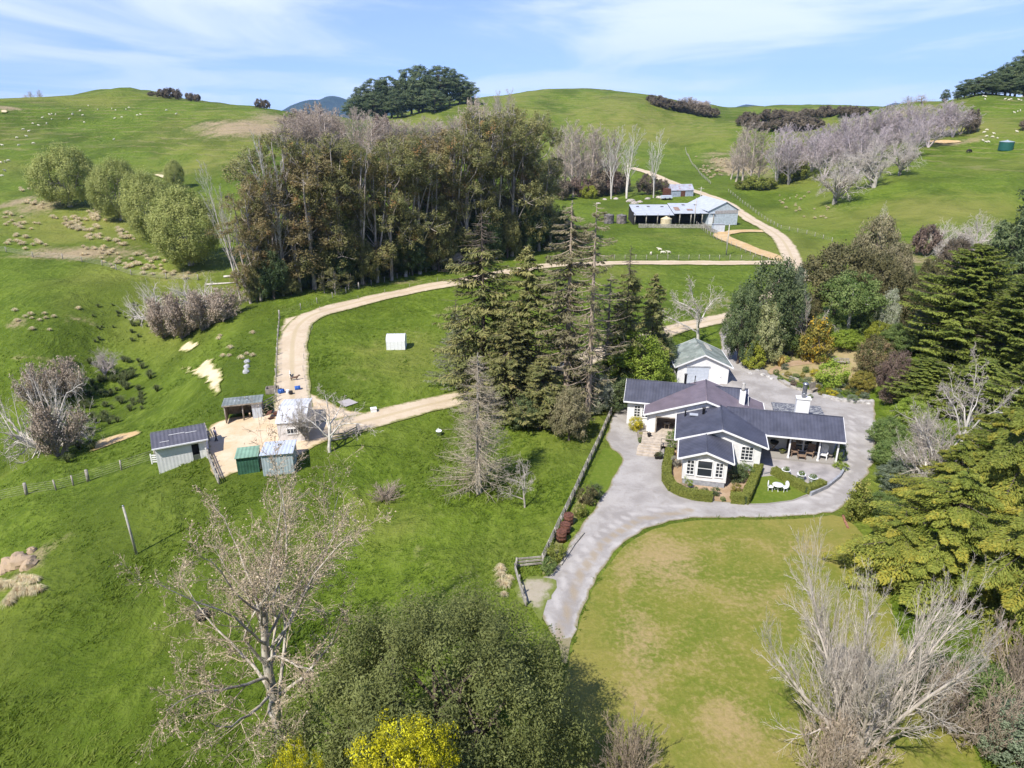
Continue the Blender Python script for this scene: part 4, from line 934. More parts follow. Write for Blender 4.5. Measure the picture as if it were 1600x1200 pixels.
def bud_mesh(name, out, lvl, seed, size, keep=1.0, per=3):
    rng = np.random.default_rng(seed); q = np.concatenate([o[0][1:] for o in out if o[3] >= lvl]); q = q[rng.uniform(size=len(q)) < keep]
    q = np.repeat(q, per, 0) + rng.normal(0, .10, (len(q) * per, 3)); V, F = leaves(q, unit(rng.normal(size=(len(q), 3))), size * rng.uniform(.5, 1.4, len(q)), .6, rng)
    return V, F, np.repeat(rng.uniform(0, .78, len(q)), 4)
def add_mesh(me, V, F, tint, name):
    """twigs and the buds on them in one crown mesh"""
    n = len(me.vertices); a = np.empty(n * 3, np.float32); me.vertices.foreach_get('co', a); k = len(me.polygons); f = np.empty(k * 4, np.int32); me.loops.foreach_get('vertex_index', f)
    m2 = np_mesh(name, np.concatenate([a.reshape(-1, 3), V]), np.concatenate([f.reshape(-1, 4), F + n]), tint=np.concatenate([np.full(n, -.01), tint]))
    m2.polygons.foreach_set('material_index', np.concatenate([np.zeros(k, np.int32), np.ones(len(F), np.int32)])); return m2
def conifer(seed, h, r, nb=150, spray=46, z0=.08, droop=.35, lift=.25, size=.62, wid=.26, gap=0., prof=1.0, bare_top=0.0, dead=0.0, lean=.0, low=1.0, uptip=0.0, tipc=0.0, flatspray=False):
    """needle sprays hanging from whorled branches; returns (trunk lines, crown V, F, tint)"""
    rng = np.random.default_rng(seed); lines = [(np.array([[0, 0, -.5], [0, 0, h * .3], [lean * h * .5, 0, h * .7], [lean * h, 0, h]]), [h * .015, h * .012, h * .0065, .03], 8)]
    Vs = []; Ns = []; Ss = []; Ts = []; Ti = []
    for k in range(nb):
        t = z0 + (1 - z0) * ((k + rng.uniform()) / nb); z = h * t; az = rng.uniform(0, 6.283); side = 1 + .35 * math.sin(az * 2 + seed + t * 4)
        L = max(.25, r * ((1 - t) ** prof * low + .03) * rng.uniform(.62, 1.18) * side)
        if t < .25: L *= .65 + t * 1.4
        d = np.array([math.cos(az), math.sin(az), 0.]); s = np.linspace(0, 1, 6); x0 = lean * h * max(0, (t - .3) / .7) ** 1.2
        path = np.array([x0, 0, z]) + d * (s * L)[:, None] + np.array([0, 0, 1.])[None] * ((-droop * s + lift * s * s + uptip * s ** 3) * L)[:, None]
        lines.append((path[:5] - np.array([0, 0, .12]), np.linspace(.03 + L * .008, .01, 6)[:5], 4) if flatspray else (path, np.linspace(.03 + L * .009, .01, 6), 4))
        if rng.uniform() < dead or t > 1 - bare_top or rng.uniform() < gap:
            for _ in range(4):
                i = rng.uniform(.3, .95); q = path[0] + (path[-1] - path[0]) * i; e = q + (d * .4 + rng.normal(size=3) * .35) * L * .3; lines.append((np.array([q, e]), [.02, .008], 3))
            continue
        n = max(6, int(spray * min(1.4, .35 + L / r))); u = rng.uniform(.12, 1.0, n) ** .75; sd = rng.choice([-1, 1], n)
        i = np.minimum((u * 5).astype(int), 4); f = (u * 5 - i)[:, None]; base = path[i] * (1 - f) + path[i + 1] * f; perp = np.array([-d[1], d[0], 0.])
        wmax = L * .30 * (1.15 - u); off = rng.uniform(0, 1, n) * wmax
        if flatspray: off = off * 1.35
        p = base + perp * (sd * off)[:, None] + np.array([0, 0, -1.]) * (off * (.22 if flatspray else .45) + rng.uniform(0, .18, n))[:, None]
        T = unit(d * .75 + perp * (sd * .75)[:, None] + np.array([0, 0, -.35]) + rng.normal(size=(n, 3)) * .28)
        Vs.append(p); Ts.append(T); Ns.append(unit(np.array([0, 0, 1.]) + d * .3 + rng.normal(size=(n, 3)) * .5)); Ss.append(size * rng.uniform(.65, 1.35, n)); Ti.append(np.clip(rng.normal(.35, .14) + tipc * u + rng.normal(0, .12, n), 0, .98))
    P_ = np.concatenate(Vs); V, F = leaves(P_, np.concatenate(Ns), np.concatenate(Ss), wid, rng, np.concatenate(Ts))
    return lines, V, F, np.repeat(np.concatenate(Ti), 4)

KIND = {}     # kind -> (trunk mesh, crown mesh, bark material, leaf material(s), natural height, natural width)
def ext(*ms):
    q = np.concatenate([np.array([v.co for v in m.vertices]) if len(m.vertices) < 4000 else _co(m) for m in ms]); lo, hi = np.percentile(q, .4, 0), np.percentile(q, 99.6, 0)
    return hi[2], max(hi[0] - lo[0], hi[1] - lo[1])
def _co(m): a = np.empty(len(m.vertices) * 3, np.float32); m.vertices.foreach_get('co', a); return a.reshape(-1, 3)
def kind(nm, tr, cr, bark, leaf):
    tr.name = nm + '_trunk'; cr.name = nm + '_crown'
    for me, mt in ((tr, bark), (cr, leaf)):
        me.materials.clear()
        for q in (mt if isinstance(mt, (list, tuple)) else [mt]): me.materials.append(q)
    KIND[nm] = (tr, cr, *ext(tr, cr))
def tree(knd, u, Y=None, vb=None, vtop=None, w=None, hgt=None, wid=None, label=None, cat='tree', group=None, leaf=None, bark=None, rz=None, name='tree', sink=0.0, lean=0):
    """plant one: u,Y or u,vb where it stands; vtop and w as it measures in the photograph, or hgt, wid in metres"""
    p = P(u, vb) if vb is not None else spot(u, Y)
    tr, cr, h0, w0 = KIND[knd]
    if hgt is None: hgt = at_Y(u, vtop, p.y)[2] - p.z
    hgt = max(hgt, .3)
    if wid is None: wid = w / FPX * depth(p.y, p.z + hgt * .6)
    e = empty(name, (p.x, p.y, p.z - sink), RNG.uniform(0, 6.28) if rz is None else rz, label, cat, group)
    e.scale = (wid / w0, wid / w0, hgt / h0)
    if lean: e.rotation_euler = (lean if isinstance(lean, (int, float)) else lean[0], 0 if isinstance(lean, (int, float)) else lean[1], e.rotation_euler[2])
    for nm, me, mt in (('trunk', tr, bark), ('crown', cr, leaf)):
        o = bpy.data.objects.new(nm, me); COL.objects.link(o); o.parent = e
        if mt is not None:
            s_ = o.material_slots[-1]; s_.link = 'OBJECT'; s_.material = mt
    return e

# ---- leaf and bark colours
LM = {
 'willow': leafmat('willow_leaf', (0.182,0.206,0.055), (0.305,0.312,0.105)), 'gum': leafmat('gum_leaf', (0.107,0.113,0.039), (0.237,0.207,0.076), (0.317,0.180,0.068)),
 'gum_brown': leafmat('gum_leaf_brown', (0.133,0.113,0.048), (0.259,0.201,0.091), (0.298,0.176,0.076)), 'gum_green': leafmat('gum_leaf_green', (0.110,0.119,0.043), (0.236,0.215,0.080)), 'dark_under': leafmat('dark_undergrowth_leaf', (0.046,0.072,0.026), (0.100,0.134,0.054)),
 'pine': leafmat('pine_needle', (0.066,0.096,0.042), (0.155,0.181,0.082)), 'scrub': leafmat('kanuka_scrub_leaf', (0.093,0.077,0.053), (0.178,0.141,0.097)), 'spruce': leafmat('spruce_needle', (0.125,0.138,0.046), (0.298,0.270,0.101), (0.399,0.281,0.137)),
 'spruce_pale': leafmat('pale_lichened_spruce', (0.168,0.180,0.108), (0.300,0.300,0.204)), 'spruce_brown': leafmat('thin_brown_spruce', (0.140,0.132,0.065), (0.273,0.235,0.138)), 'golden': leafmat('golden_cypress_leaf', (0.090,0.114,0.022), (0.198,0.198,0.034), (0.258,0.240,0.042)),
 'cypress': leafmat('cypress_leaf', (0.085,0.123,0.024), (0.194,0.225,0.041)), 'cedar': leafmat('cedar_needle', (0.085,0.117,0.020), (0.195,0.213,0.038), (0.286,0.252,0.039)), 'oak': leafmat('holm_oak_leaf', (0.094,0.110,0.031), (0.196,0.214,0.069), (0.377,0.355,0.128)), 'dkgreen': leafmat('dark_green_leaf', (0.061,0.089,0.035), (0.149,0.177,0.072)),
 'brown_dk': leafmat('dark_brown_totara_leaf', (0.074,0.072,0.030), (0.149,0.132,0.057)), 'midgreen': leafmat('mid_green_leaf', (0.085,0.131,0.034), (0.177,0.219,0.068)), 'lime': leafmat('lime_green_leaf', (0.145,0.207,0.023), (0.266,0.322,0.052)), 'yellowgreen': leafmat('yellow_green_leaf', (.16,.19,.020), (.29,.29,.045)),
 'cream': leafmat('cream_flower_shrub', (.24,.26,.10), (.42,.42,.23), (.5,.5,.33)), 'white': leafmat('white_blossom', (.20,.23,.13), (.48,.48,.38), (.65,.65,.55)), 'orange': leafmat('orange_brown_leaf', (0.137,0.135,0.029), (0.264,0.207,0.043), (0.383,0.259,0.029)), 'camellia': leafmat('camellia_leaf', (.085,.10,.032), (.25,.17,.09), (.42,.22,.16)),
 'maroon': leafmat('brown_purple_leaf', (0.104,0.072,0.055), (0.202,0.150,0.117)), 'kowhai': leafmat('kowhai_flower', (0.242,0.230,0.010), (0.484,0.442,0.013), (0.606,0.527,0.025)), 'hedge': leafmat('box_hedge_leaf', (0.110,0.132,0.022), (0.231,0.242,0.055), (0.286,0.275,0.066)), 'yellow': leafmat('yellow_flowers', (.2,.2,.03), (.55,.45,.03), (.7,.55,.04)),
 'flax': leafmat('flax_blade', (.14,.17,.05), (.29,.31,.12)), 'flax_gold': leafmat('golden_flax_blade', (.35,.27,.08), (.55,.44,.17)), 'bud': leafmat('brown_bud', (.22,.11,.03), (.33,.19,.06)), 'greenbud': leafmat('green_catkin', (.20,.21,.06), (.30,.30,.11)), 'purple_bud': leafmat('purple_bud', (.25,.19,.18), (.38,.32,.31)),
 'straw': leafmat('straw_tussock', (0.420,0.322,0.200), (0.658,0.532,0.354)), 'rush': leafmat('rush_green_brown', (0.063,0.085,0.025), (0.132,0.143,0.056)), 'pink': leafmat('pink_flower', (.2,.2,.08), (.5,.35,.33), (.65,.45,.45)), 'grey': leafmat('grey_shrub', (.20,.19,.15), (.33,.31,.26)), 'sage': leafmat('sage_leaf', (.11,.14,.085), (.19,.22,.14))}
BK = {'grey': barkmat('grey_bark', (.27,.24,.20), (.42,.39,.34)), 'pale': barkmat('pale_bark', (.42,.39,.34), (.60,.57,.51)), 'gum': barkmat('gum_bark', (.24,.20,.165), (.54,.48,.42), 1.5), 'dark': barkmat('dark_bark', (.09,.07,.055), (.18,.145,.115)),
      'brown': barkmat('brown_twigs', (.33,.265,.20), (.47,.385,.30)), 'poplar': barkmat('poplar_twigs', (.42,.345,.28), (.58,.49,.41)), 'mauve': barkmat('mauve_twigs', (.42,.355,.35), (.56,.485,.48)), 'silver': barkmat('silver_grey_twigs', (.44,.385,.33), (.62,.56,.49)), 'larch': barkmat('larch_twigs', (.33,.275,.20), (.47,.41,.31)), 'bleached': barkmat('bleached_dead_wood', (.48,.43,.37), (.66,.61,.54)),
      'plane': barkmat('pale_mottled_bark', (.36,.31,.24), (.62,.57,.48), 5), 'plane_twig': barkmat('fawn_twigs', (.36,.285,.19), (.50,.41,.29))}

# ---- broad-leaved kinds
rg = np.random.default_rng(11)
wb = [(0,0,5.9,5.6,5.4,5.3),(-2.6,1.4,5.4,3.6,3.4,4.2),(2.8,-1.2,5.6,3.6,3.6,4.3),(.4,-2.8,5.2,3.6,3.2,4.2),(-1,.5,8.6,3.4,3.4,2.9)]
kind('willow', tubes('t', limbs(wb, .5, rg, 4)), crown_mesh('c', 1, wb, 560, 92, .33, .95, .36, 1.3, (.84, 1.0), .5, jitter=.5), BK['grey'], LM['willow'])
def gum_mesh(nm, seed, leaf, n=9):
    r_ = np.random.default_rng(seed); B = []; L = []
    H_ = 28.; nst = 2
    L.append((np.array([[0,0,-.5],[.1,0,8],[.4,.2,17],[.3,.5,26]]), [.36,.27,.18,.05], 8)); L.append((np.array([[.1,0,3],[1.4,.8,12],[2.4,1.3,20],[2.6,1.6,25]]), [.22,.18,.12,.04], 7))
    for k in range(n):
        t = (k + .5) / n; z = 5.5 + 21.5 * t ** .85 + r_.uniform(-1, 1); a = r_.uniform(0, 6.28); d = r_.uniform(1.4, 4.6) * (1 - .35 * max(0, t - .6)); c = np.array([math.cos(a) * d, math.sin(a) * d, z])
        s_ = r_.uniform(1.4, 2.6); B.append((*c, s_ * 1.1, s_ * 1.1, s_ * 1.05)); b0 = np.array([.2, .1, max(4, z - r_.uniform(4, 8))]); L.append((np.array([b0, (b0 + c) / 2 + r_.normal(size=3) * .4, c + np.array([0, 0, .5])]), [.11, .08, .035], 5))
        for _ in range(5): e = c + unit(r_.normal(size=3) + np.array([0, 0, .3])) * s_ * 1.05; L.append((np.array([(b0 + c) / 2 * .4 + c * .6, e]), [.06, .02], 4))
    kind(nm, tubes('t', L), crown_mesh('c', seed, B, 260, 50, .40, .82, .36, 1.0, (.35, 1.12), .5, special=.05), BK['gum'], LM[leaf])
gum_mesh('gum_a', 3, 'gum', 15); gum_mesh('gum_b', 8, 'gum_brown', 13); gum_mesh('gum_c', 21, 'gum_green', 17)
def ball_kind(nm, seed, B, ncl, nl, size, cr, leaf, bark='dark', br=.2, **kw): kind(nm, tubes('t', limbs(B, br, np.random.default_rng(seed), 3)), crown_mesh('c', seed, B, ncl, nl, size, cr, **kw), BK[bark], LM[leaf])
ball_kind('scrub', 31, [(0,0,2.4,2.6,2.6,2.0),(1.6,.6,2.0,1.8,1.8,1.6),(-1.5,-.7,2.0,1.9,1.9,1.6)], 120, 40, .42, .62, 'scrub')
pb = [(0,0,17,4.6,4.6,4.4),(-3.6,1.4,14,3.6,3.6,3.2),(3.7,-1,14.4,3.6,3.6,3.2),(.6,3.6,13,3.6,3.4,3.2),(-.6,-3.8,12.5,3.8,3.4,3.2),(-3,-2.6,9.5,3.2,3.2,2.6),(3.2,2.6,9.5,3.2,3.2,2.6),(1.2,-.5,20.5,2.8,2.8,2.4),(0,0,6.5,4.0,4.0,3.2),(2.4,-2,4.5,2.6,2.6,2.4),(-2.4,1.6,4.2,2.6,2.6,2.2)]
ball_kind('pine', 41, pb, 300, 44, .85, 1.25, 'pine', 'dark', .55, aspect=.32, flat=.62, shell=(.6, 1.08), up=.5)
db = [(0,0,7.4,4,4,3.6),(-3,.8,6,2.8,2.8,2.8),(3,-.6,6.2,2.8,2.8,2.8),(.2,2.8,5.4,2.8,2.6,2.8),(0,-2.9,4.8,2.9,2.6,2.8),(-2.4,-2.2,3.2,2.2,2.2,2),(2.5,2,3.2,2.2,2.2,2),(1,-.6,9.6,2.2,2.2,1.8)]
ball_kind('dense', 51, db, 420, 56, .34, .85, 'dkgreen', 'dark', .35, shell=(.68, 1.06))
ball_kind('dense_b', 57, [(0,0,6.2,4.4,4.2,2.6),(-3,.8,5,2.8,2.8,2.2),(3,-.9,5.2,2.8,2.8,2.2),(.2,2.8,4.6,2.8,2.6,2.2),(.4,-2.7,4.2,2.8,2.4,2.0),(1,.4,7.9,2.4,2.2,1.4)], 340, 52, .32, .8, 'brown_dk', 'dark', .35, shell=(.68, 1.06), flat=.8)
ub = [(0,0,7.6,3.4,3.4,2.2),(-2.6,.8,6.4,2.3,2.3,1.6),(2.5,-.6,6.6,2.3,2.3,1.6),(.4,2.6,6,2.2,2.2,1.6),(.2,-2.7,5.6,2.3,2.2,1.5)]
ball_kind('umbrella', 61, ub, 260, 52, .3, .8, 'midgreen', 'pale', .3, flat=.65, shell=(.6, 1.05))
sb = [(0,0,1.15,1.15,1.1,1.0),(.6,.3,.95,.8,.8,.8),(-.55,-.35,.95,.8,.8,.8),(.1,-.6,.8,.75,.7,.7)]
ball_kind('shrub', 71, sb, 110, 46, .15, .32, 'midgreen', 'dark', .06, shell=(.7, 1.08))
ball_kind('shrub_b', 77, [(0,0,1.5,.9,.9,1.3),(.5,.2,1.0,.7,.7,.9),(-.45,-.2,1.0,.7,.7,.9)], 110, 44, .16, .32, 'midgreen', 'dark', .06, shell=(.6, 1.15), special=.3)
ball_kind('cone', 79, [(0,0,.9,1.0,1.0,.85),(0,0,1.7,.78,.78,.9),(0,0,2.5,.42,.42,.75)], 170, 46, .13, .26, 'yellowgreen', 'dark', .08, shell=(.85, 1.05), special=.2)
ob = [(0,0,6.0,6.0,5.6,5.0),(-5,.8,4.4,4.0,4.4,4.0),(4.6,.4,4.6,3.8,4.2,4.2),(.5,4.6,4.6,4.6,3.8,4.2),(-.5,-4.4,4.4,4.6,3.8,4.0),(-2.8,2.6,7.0,3.4,3.2,3.2),(2.6,2.4,7.2,3.4,3.2,3.0),(2.4,-2.8,6.6,3.4,3.2,3.0),(-3,-2.6,6.4,3.2,3.2,3.0),(-6.4,-2,3.0,2.6,2.8,2.6),(6.0,-2.2,3.2,2.6,2.6,2.8)]
kind('holm', tubes('t', limbs(ob, .6, rg, 4)), crown_mesh('c', 83, ob, 1300, 180, .19, .80, .38, 1.6, (.62, 1.10), .45, special=.0, jitter=.6), BK['dark'], LM['oak'])
kb = [(0,0,9.6,2.6,2.4,2.0),(-1.8,.6,8.4,1.9,1.9,1.8),(2,-.2,8.6,2.0,1.9,1.8),(.3,1.6,8,1.8,1.6,1.6)]
kind('kowhai', tubes('t', limbs(kb, .2, rg, 6)), crown_mesh('c', 87, kb, 420, 60, .115, .34, .55, .9, (.4, 1.08), .3, special=.2), BK['brown'], LM['kowhai'])

# ---- conifers
def con(nm, leaf, bark='dark', **kw):
    l, V, F, ti = conifer(**kw); kind(nm, tubes('t', l), np_mesh('c', V, F, tint=ti), BK[bark], LM[leaf])
con('spruce', 'spruce', seed=5, h=22, r=6.2, nb=250, spray=64, prof=.75, dead=.06, bare_top=.16, droop=.42, lift=.3, size=.7, wid=.2)
con('spruce_full', 'spruce', seed=15, h=19, r=5.2, nb=260, spray=60, prof=.62, dead=.03, droop=.3, lift=.2, size=.66, wid=.22)
con('spruce_thin', 'spruce_brown', 'brown', seed=25, h=26, r=3.6, nb=190, spray=64, z0=.26, prof=.4, dead=.13, gap=.06, bare_top=.04, droop=.5, lift=.35, size=.6, wid=.2)
con('spruce_thin_b', 'spruce_brown', 'brown', seed=35, h=26, r=4.0, nb=170, spray=46, z0=.10, prof=.4, dead=.28, gap=.10, bare_top=.03, droop=.45, lift=.45, size=.55, wid=.18)
con('cypress', 'cypress', seed=45, h=17, r=6.4, nb=520, spray=170, z0=.03, prof=.62, droop=-.05, lift=-.12, size=.36, wid=.30, uptip=.22, tipc=.3)
con('cedar', 'cedar', 'dark', seed=55, h=14, r=7.2, nb=115, spray=800, z0=.05, prof=.62, droop=.06, lift=-.24, size=.27, wid=.30, tipc=.5, flatspray=True)

# ---- leafless kinds
sp_plane = dict(seg=[6,8,5,4,3], wob=[.06,.15,.22,.25,.3], trop=[.0,.045,.02,.01,0], tap=[.5,.16,.25,.35,.5], sides=[10,7,5,3,3], n=[1,17,11,9,6], t0=[.24,.2,.15,.12], ang=[0,66,46,48,50], len=[1,1.05,.40,.42,.42], short=[0,.12,.35,.3,.3], rad=[1,.40,.42,.5,.55], rmin=.011, close=.62)
o_pl = bare(5, sp_plane, ((0.02, .0, 1),), 9.5, .37); tr_, cr_ = split_bare('plane', o_pl, 2)
kind('plane', tr_, add_mesh(cr_, *bud_mesh('b', o_pl, 4, 9, .10, .42, 1), 'plane_crown'), BK['plane'], [BK['plane_twig'], LM['bud']])
sp_multi = dict(seg=[6,5,4,3], wob=[.07,.12,.15,.2], trop=[.02,.10,.08,.05], tap=[.25,.3,.4,.5], sides=[8,5,4,3], n=[1,18,10,8], t0=[.12,.12,.1], ang=[0,34,34,36], len=[1,.50,.42,.40], short=[0,.45,.3,.3], rad=[1,.44,.5,.55], rmin=.0085, close=.2)
o_mu = bare(3, sp_multi, ((.0,.1,1),(.55,.1,1),(-.6,.15,.85),(.25,-.5,.9),(-.25,.65,1),(-.95,-.1,.8),(.8,.5,1),(-.4,-.5,.9)), 10.5, .21); kind('multistem', *split_bare('m', o_mu, 1), BK['silver'], BK['silver'])
sp_pop = dict(seg=[7,4,3,2], wob=[.03,.06,.1,.15], trop=[.01,.10,.08,.05], tap=[.12,.3,.5,.6], sides=[6,4,3,3], n=[1,36,11,6], t0=[.14,.2,.2], ang=[0,34,30,30], len=[1,.34,.40,.40], short=[0,.62,.3,.3], rad=[1,.40,.5,.6], rmin=.034)
o_po = bare(13, sp_pop, ((0,0,1),), 24, .36); kind('poplar', *split_bare('p', o_po, 1), BK['poplar'], BK['poplar'])
o_p2 = bare(14, dict(sp_pop, n=[1,22,10,6], ang=[0,50,40,36], len=[1,.45,.42,.42], t0=[.22,.2,.15]), ((0,0,1),(.3,.1,1),(-.3,-.1,1)), 14, .3); kind('vase', *split_bare('v', o_p2, 1), BK['pale'], BK['mauve'])
o_p3 = bare(17, dict(sp_pop, seg=[6,5,3,2], n=[1,12,8,5], ang=[0,26,30,34], len=[1,.5,.30,.4], t0=[.3,.3,.2], wob=[.04,.07,.12,.15]), ((0,0,1),(.10,.04,1)), 22, .32); kind('silver_poplar', *split_bare('s', o_p3, 2), BK['bleached'], BK['pale'])
sp_gn = dict(seg=[4,5,4,3,3], wob=[.08,.22,.26,.3,.3], trop=[0,.03,.02,.0,0], tap=[.7,.3,.35,.4,.5], sides=[8,6,4,3,3], n=[1,8,8,8,5], t0=[.35,.25,.2,.15], ang=[0,52,48,50,50], len=[1,1.35,.5,.45,.42], short=[0,.2,.3,.3,.3], rad=[1,.6,.5,.5,.55], rmin=.010, close=.2)
o_g = bare(23, sp_gn, ((0,0,1),), 3.0, .15); tr_, cr_ = split_bare('g', o_g, 2); kind('gnarled', tr_, cr_, BK['pale'], BK['silver'])
o_wl = bare(29, dict(sp_gn, n=[1,9,8,9,5], len=[1,1.5,.55,.5,.45], trop=[0,.08,.04,.02,0]), ((0,0,1),(.5,.1,1)), 3.0, .3); kind('frizzy', *split_bare('f', o_wl, 2), BK['grey'], BK['silver'])
o_bs = bare(37, dict(sp_multi, n=[1,9,7,5], len=[1,.55,.45,.45]), [(math.cos(a) * q, math.sin(a) * q, 1) for a, q in zip(np.linspace(0, 25, 15), np.linspace(.1, 1.3, 15))], 2.2, .05); kind('bare_shrub', *split_bare('b', o_bs, 1), BK['brown'], BK['brown'])
rgl = np.random.default_rng(61); ol = [(np.array([[0,0,-.4],[0,0,4],[.1,0,10],[.1,.1,15.5]]), [.34,.24,.13,.03], 8, 0)]
for k in range(270):
    t = .08 + .90 * (k + rgl.uniform()) / 270; az = rgl.uniform(0, 6.28); L_ = 4.2 * (1 - t) ** .75 * rgl.uniform(.7, 1.15) + .3
    grow(rgl, np.array([.1 * t, 0, 15.5 * t]), unit(np.array([math.cos(az), math.sin(az), -.05])), L_, (.02 + .007 * L_), 1, dict(seg=[1,5,3], wob=[0,.07,.15], trop=[0,.05,-.02], tap=[0,.25,.4], sides=[6,4,3], n=[1,1,20], t0=[0,.08], ang=[0,0,55], len=[1,1,.24], short=[0,0,.3], rad=[1,1,.5], rmin=.008), ol)
kind('larch', tubes('t', [o[:3] for o in ol if o[3] == 0]), tubes('c', [o[:3] for o in ol if o[3] > 0]), BK['grey'], BK['larch'])
# twiggy rounded willow clump with haze of green
o_tw = bare(43, dict(sp_multi, seg=[5,4,3,2], n=[1,12,8,5], ang=[0,40,40,40], wob=[.1,.14,.2,.2], trop=[.06,.08,.05,.03]), [(math.cos(a) * q, math.sin(a) * q, 1) for a, q in zip(np.linspace(0, 25, 13), np.linspace(.1, 1.2, 13))], 5.2, .13)
tr_, cr_ = split_bare('w', o_tw, 1); kind('green_willow_scrub', tr_, add_mesh(cr_, *bud_mesh('b', o_tw, 2, 3, .22, .55, 1), 'w'), BK['brown'], [BK['brown'], LM['greenbud']])
kind('dead_willow', *split_bare('d', bare(47, dict(sp_gn, n=[1,8,6,5], seg=[4,5,4,3], sides=[7,5,4,3], wob=[.1,.2,.25,.3], trop=[0,.02,0,0], len=[1,.9,.5,.45], tap=[.5,.3,.4,.5], t0=[.2,.25,.2]), [(math.cos(a), math.sin(a), .55) for a in (.2, .9, 1.7, 2.5, 3.0, 3.7, 4.6, 5.6)], 3.6, .16), 2), BK['bleached'], BK['bleached'])
# spiky plants
def blades(nm, seed, n, h, spread, width, mat_, bend=.5):
    rng = np.random.default_rng(seed); Vs = []; Fs = []; Ti = []
    for k in range(n):
        a = rng.uniform(0, 6.283); t = rng.uniform(.1, 1) ** .7; d = np.array([math.cos(a), math.sin(a), 0]); L = h * rng.uniform(.65, 1.1); b = np.array([-d[1], d[0], 0]) * width / 2
        p0_ = d * rng.uniform(0, .12) * spread; p1 = p0_ + d * t * spread * .45 + np.array([0, 0, L * .7]); p2 = p0_ + d * t * spread + np.array([0, 0, L * (1 - bend * t)])
        o = len(Vs) * 6; Vs.append(np.stack([p0_ - b, p0_ + b, p1 + b * .8, p1 - b * .8, p2 + b * .1, p2 - b * .1])); Fs += [[o, o + 1, o + 2, o + 3], [o + 3, o + 2, o + 4, o + 5]]; Ti += [rng.uniform(0, .8)] * 6
    me = np_mesh(nm, np.concatenate(Vs), np.array(Fs), tint=np.array(Ti)); me.materials.append(mat_); return me
FLAX = blades('flax', 1, 70, 2.0, 1.3, .11, LM['flax']); TUSS = [blades('tussock', s_, 150, .8, .75, .035, LM['straw'], .75) for s_ in (2, 3, 4)]; RUSH = [blades('rush', s_, 130, .75, .5, .03, LM['rush'], .55) for s_ in (5, 6)]
# ------------------------------------------------------------------ trees of the near ground
T = tree
T('plane', 440, vb=1150, vtop=690, w=440, label='huge leafless spreading tree with pale mottled bark in the near left paddock', rz=.6)
T('holm', 692, Y=28, hgt=12.3, wid=15.8, label='huge rounded olive-brown evergreen tree at the bottom edge beside the driveway', rz=.3)
T('kowhai', 640, Y=20.5, vtop=1146, wid=6.2, label='tree crowned with bright yellow flowers at the bottom edge', rz=1.0)
T('kowhai', 515, Y=19.5, vtop=1166, wid=3.2, label='smaller tuft of bright yellow flowers left of the big yellow crown', rz=2.6)
T('multistem', 1340, Y=30.6, hgt=13.6, wid=13.2, label='pale grey leafless many-stemmed tree at the bottom right', rz=.2)
T('bare_shrub', 985, Y=29.3, hgt=4.2, wid=4.2, label='little leafless shrub at the bottom edge in the shade beside the lawn', cat='shrub', name='bare_shrub')
for u, Y, h_, w_, lb in ((1300, 29, 5.0, 6, 'brown twiggy thicket at the foot of the pale many-stemmed tree'), (1470, 33, 5.2, 6, 'brown twiggy thicket right of the pale many-stemmed tree'), (1545, 31, 5.5, 6, 'brown twiggy thicket in the bottom right corner'), (1590, 35, 6.5, 6, 'brown twiggy thicket at the right edge under the conifers')):
    T('bare_shrub', u, Y=Y, hgt=h_, wid=w_, label=lb, cat='shrub', name='bare_shrub', bark=BK['larch'])
for u, Y, h_, w_, lf, lb in ((1520, 34, 3.4, 5, 'midgreen', 'green bush among the twigs in the bottom right corner'), (1440, 35, 2.6, 4, 'midgreen', 'green bush behind the pale many-stemmed tree'), (1595, 30, 4, 5, 'sage', 'grey-green bush in the bottom right corner'), (1330, 36.5, 2.0, 3.6, 'grey', 'greyish low bush at the lawn edge')):
    T('dense', u, Y=Y, hgt=h_, wid=w_, leaf=LM[lf], label=lb, cat='shrub', name='shrub')
T('cedar', 1556, Y=51, vtop=606, wid=15, label='tallest of the layered yellow-green conifers right of the driveway loop', rz=.4)
T('cedar', 1462, Y=46, vtop=735, wid=13, label='layered yellow-green conifer behind the pale many-stemmed tree', rz=2.0)
T('cedar', 1590, Y=42, vtop=760, wid=13, label='layered yellow-green conifer at the right edge of the picture', rz=3.3)
T('cedar', 1392, Y=47.5, vtop=800, wid=8.5, label='low layered conifer leaning over the right edge of the lawn', rz=4.5)
T('cedar', 1545, Y=58, vtop=640, wid=13, label='layered conifer behind the tallest yellow-green one', rz=5.2)
T('cedar', 1480, Y=56, vtop=690, wid=10, label='layered conifer in the middle of the yellow-green row', rz=1.2)
T('frizzy', 1452, Y=60, vtop=628, w=125, label='pale leafless tree leaning towards the house from the conifers', bark=BK['pale'], lean=(.0, -.35), rz=0)
T('gnarled', 1420, Y=61, vtop=680, w=100, label='low pale leafless tree at the right edge of the gravel loop', bark=BK['silver'], lean=(.0, -.3), rz=.7)
T('gnarled', 1492, Y=66, vtop=550, w=125, label='tall pale leafless tree in front of the big cypresses', bark=BK['pale'], rz=1.5)
T('cypress', 1492, Y=94, vtop=384, w=205, label='big yellow-green cypress with a thin bare tip right of the garden', rz=1.0)
T('cypress', 1575, Y=86, vtop=425, w=200, label='broad cypress at the right edge below the dark conifer', rz=2.3)
T('cypress', 1440, Y=80, vtop=560, w=120, label='lower cypress beside the brown-purple shrub', rz=4.1)
T('cypress', 1520, Y=76, vtop=560, w=140, label='cypress behind the tall pale leafless tree', rz=5.5)
T('cypress', 1600, Y=70, vtop=560, w=150, leaf=LM['cypress'], label='cypress at the right edge above the layered conifers', rz=.5)
T('pine', 1592, Y=112, vtop=296, w=120, leaf=LM['dkgreen'], label='very dark tall conifer at the right edge of the picture')
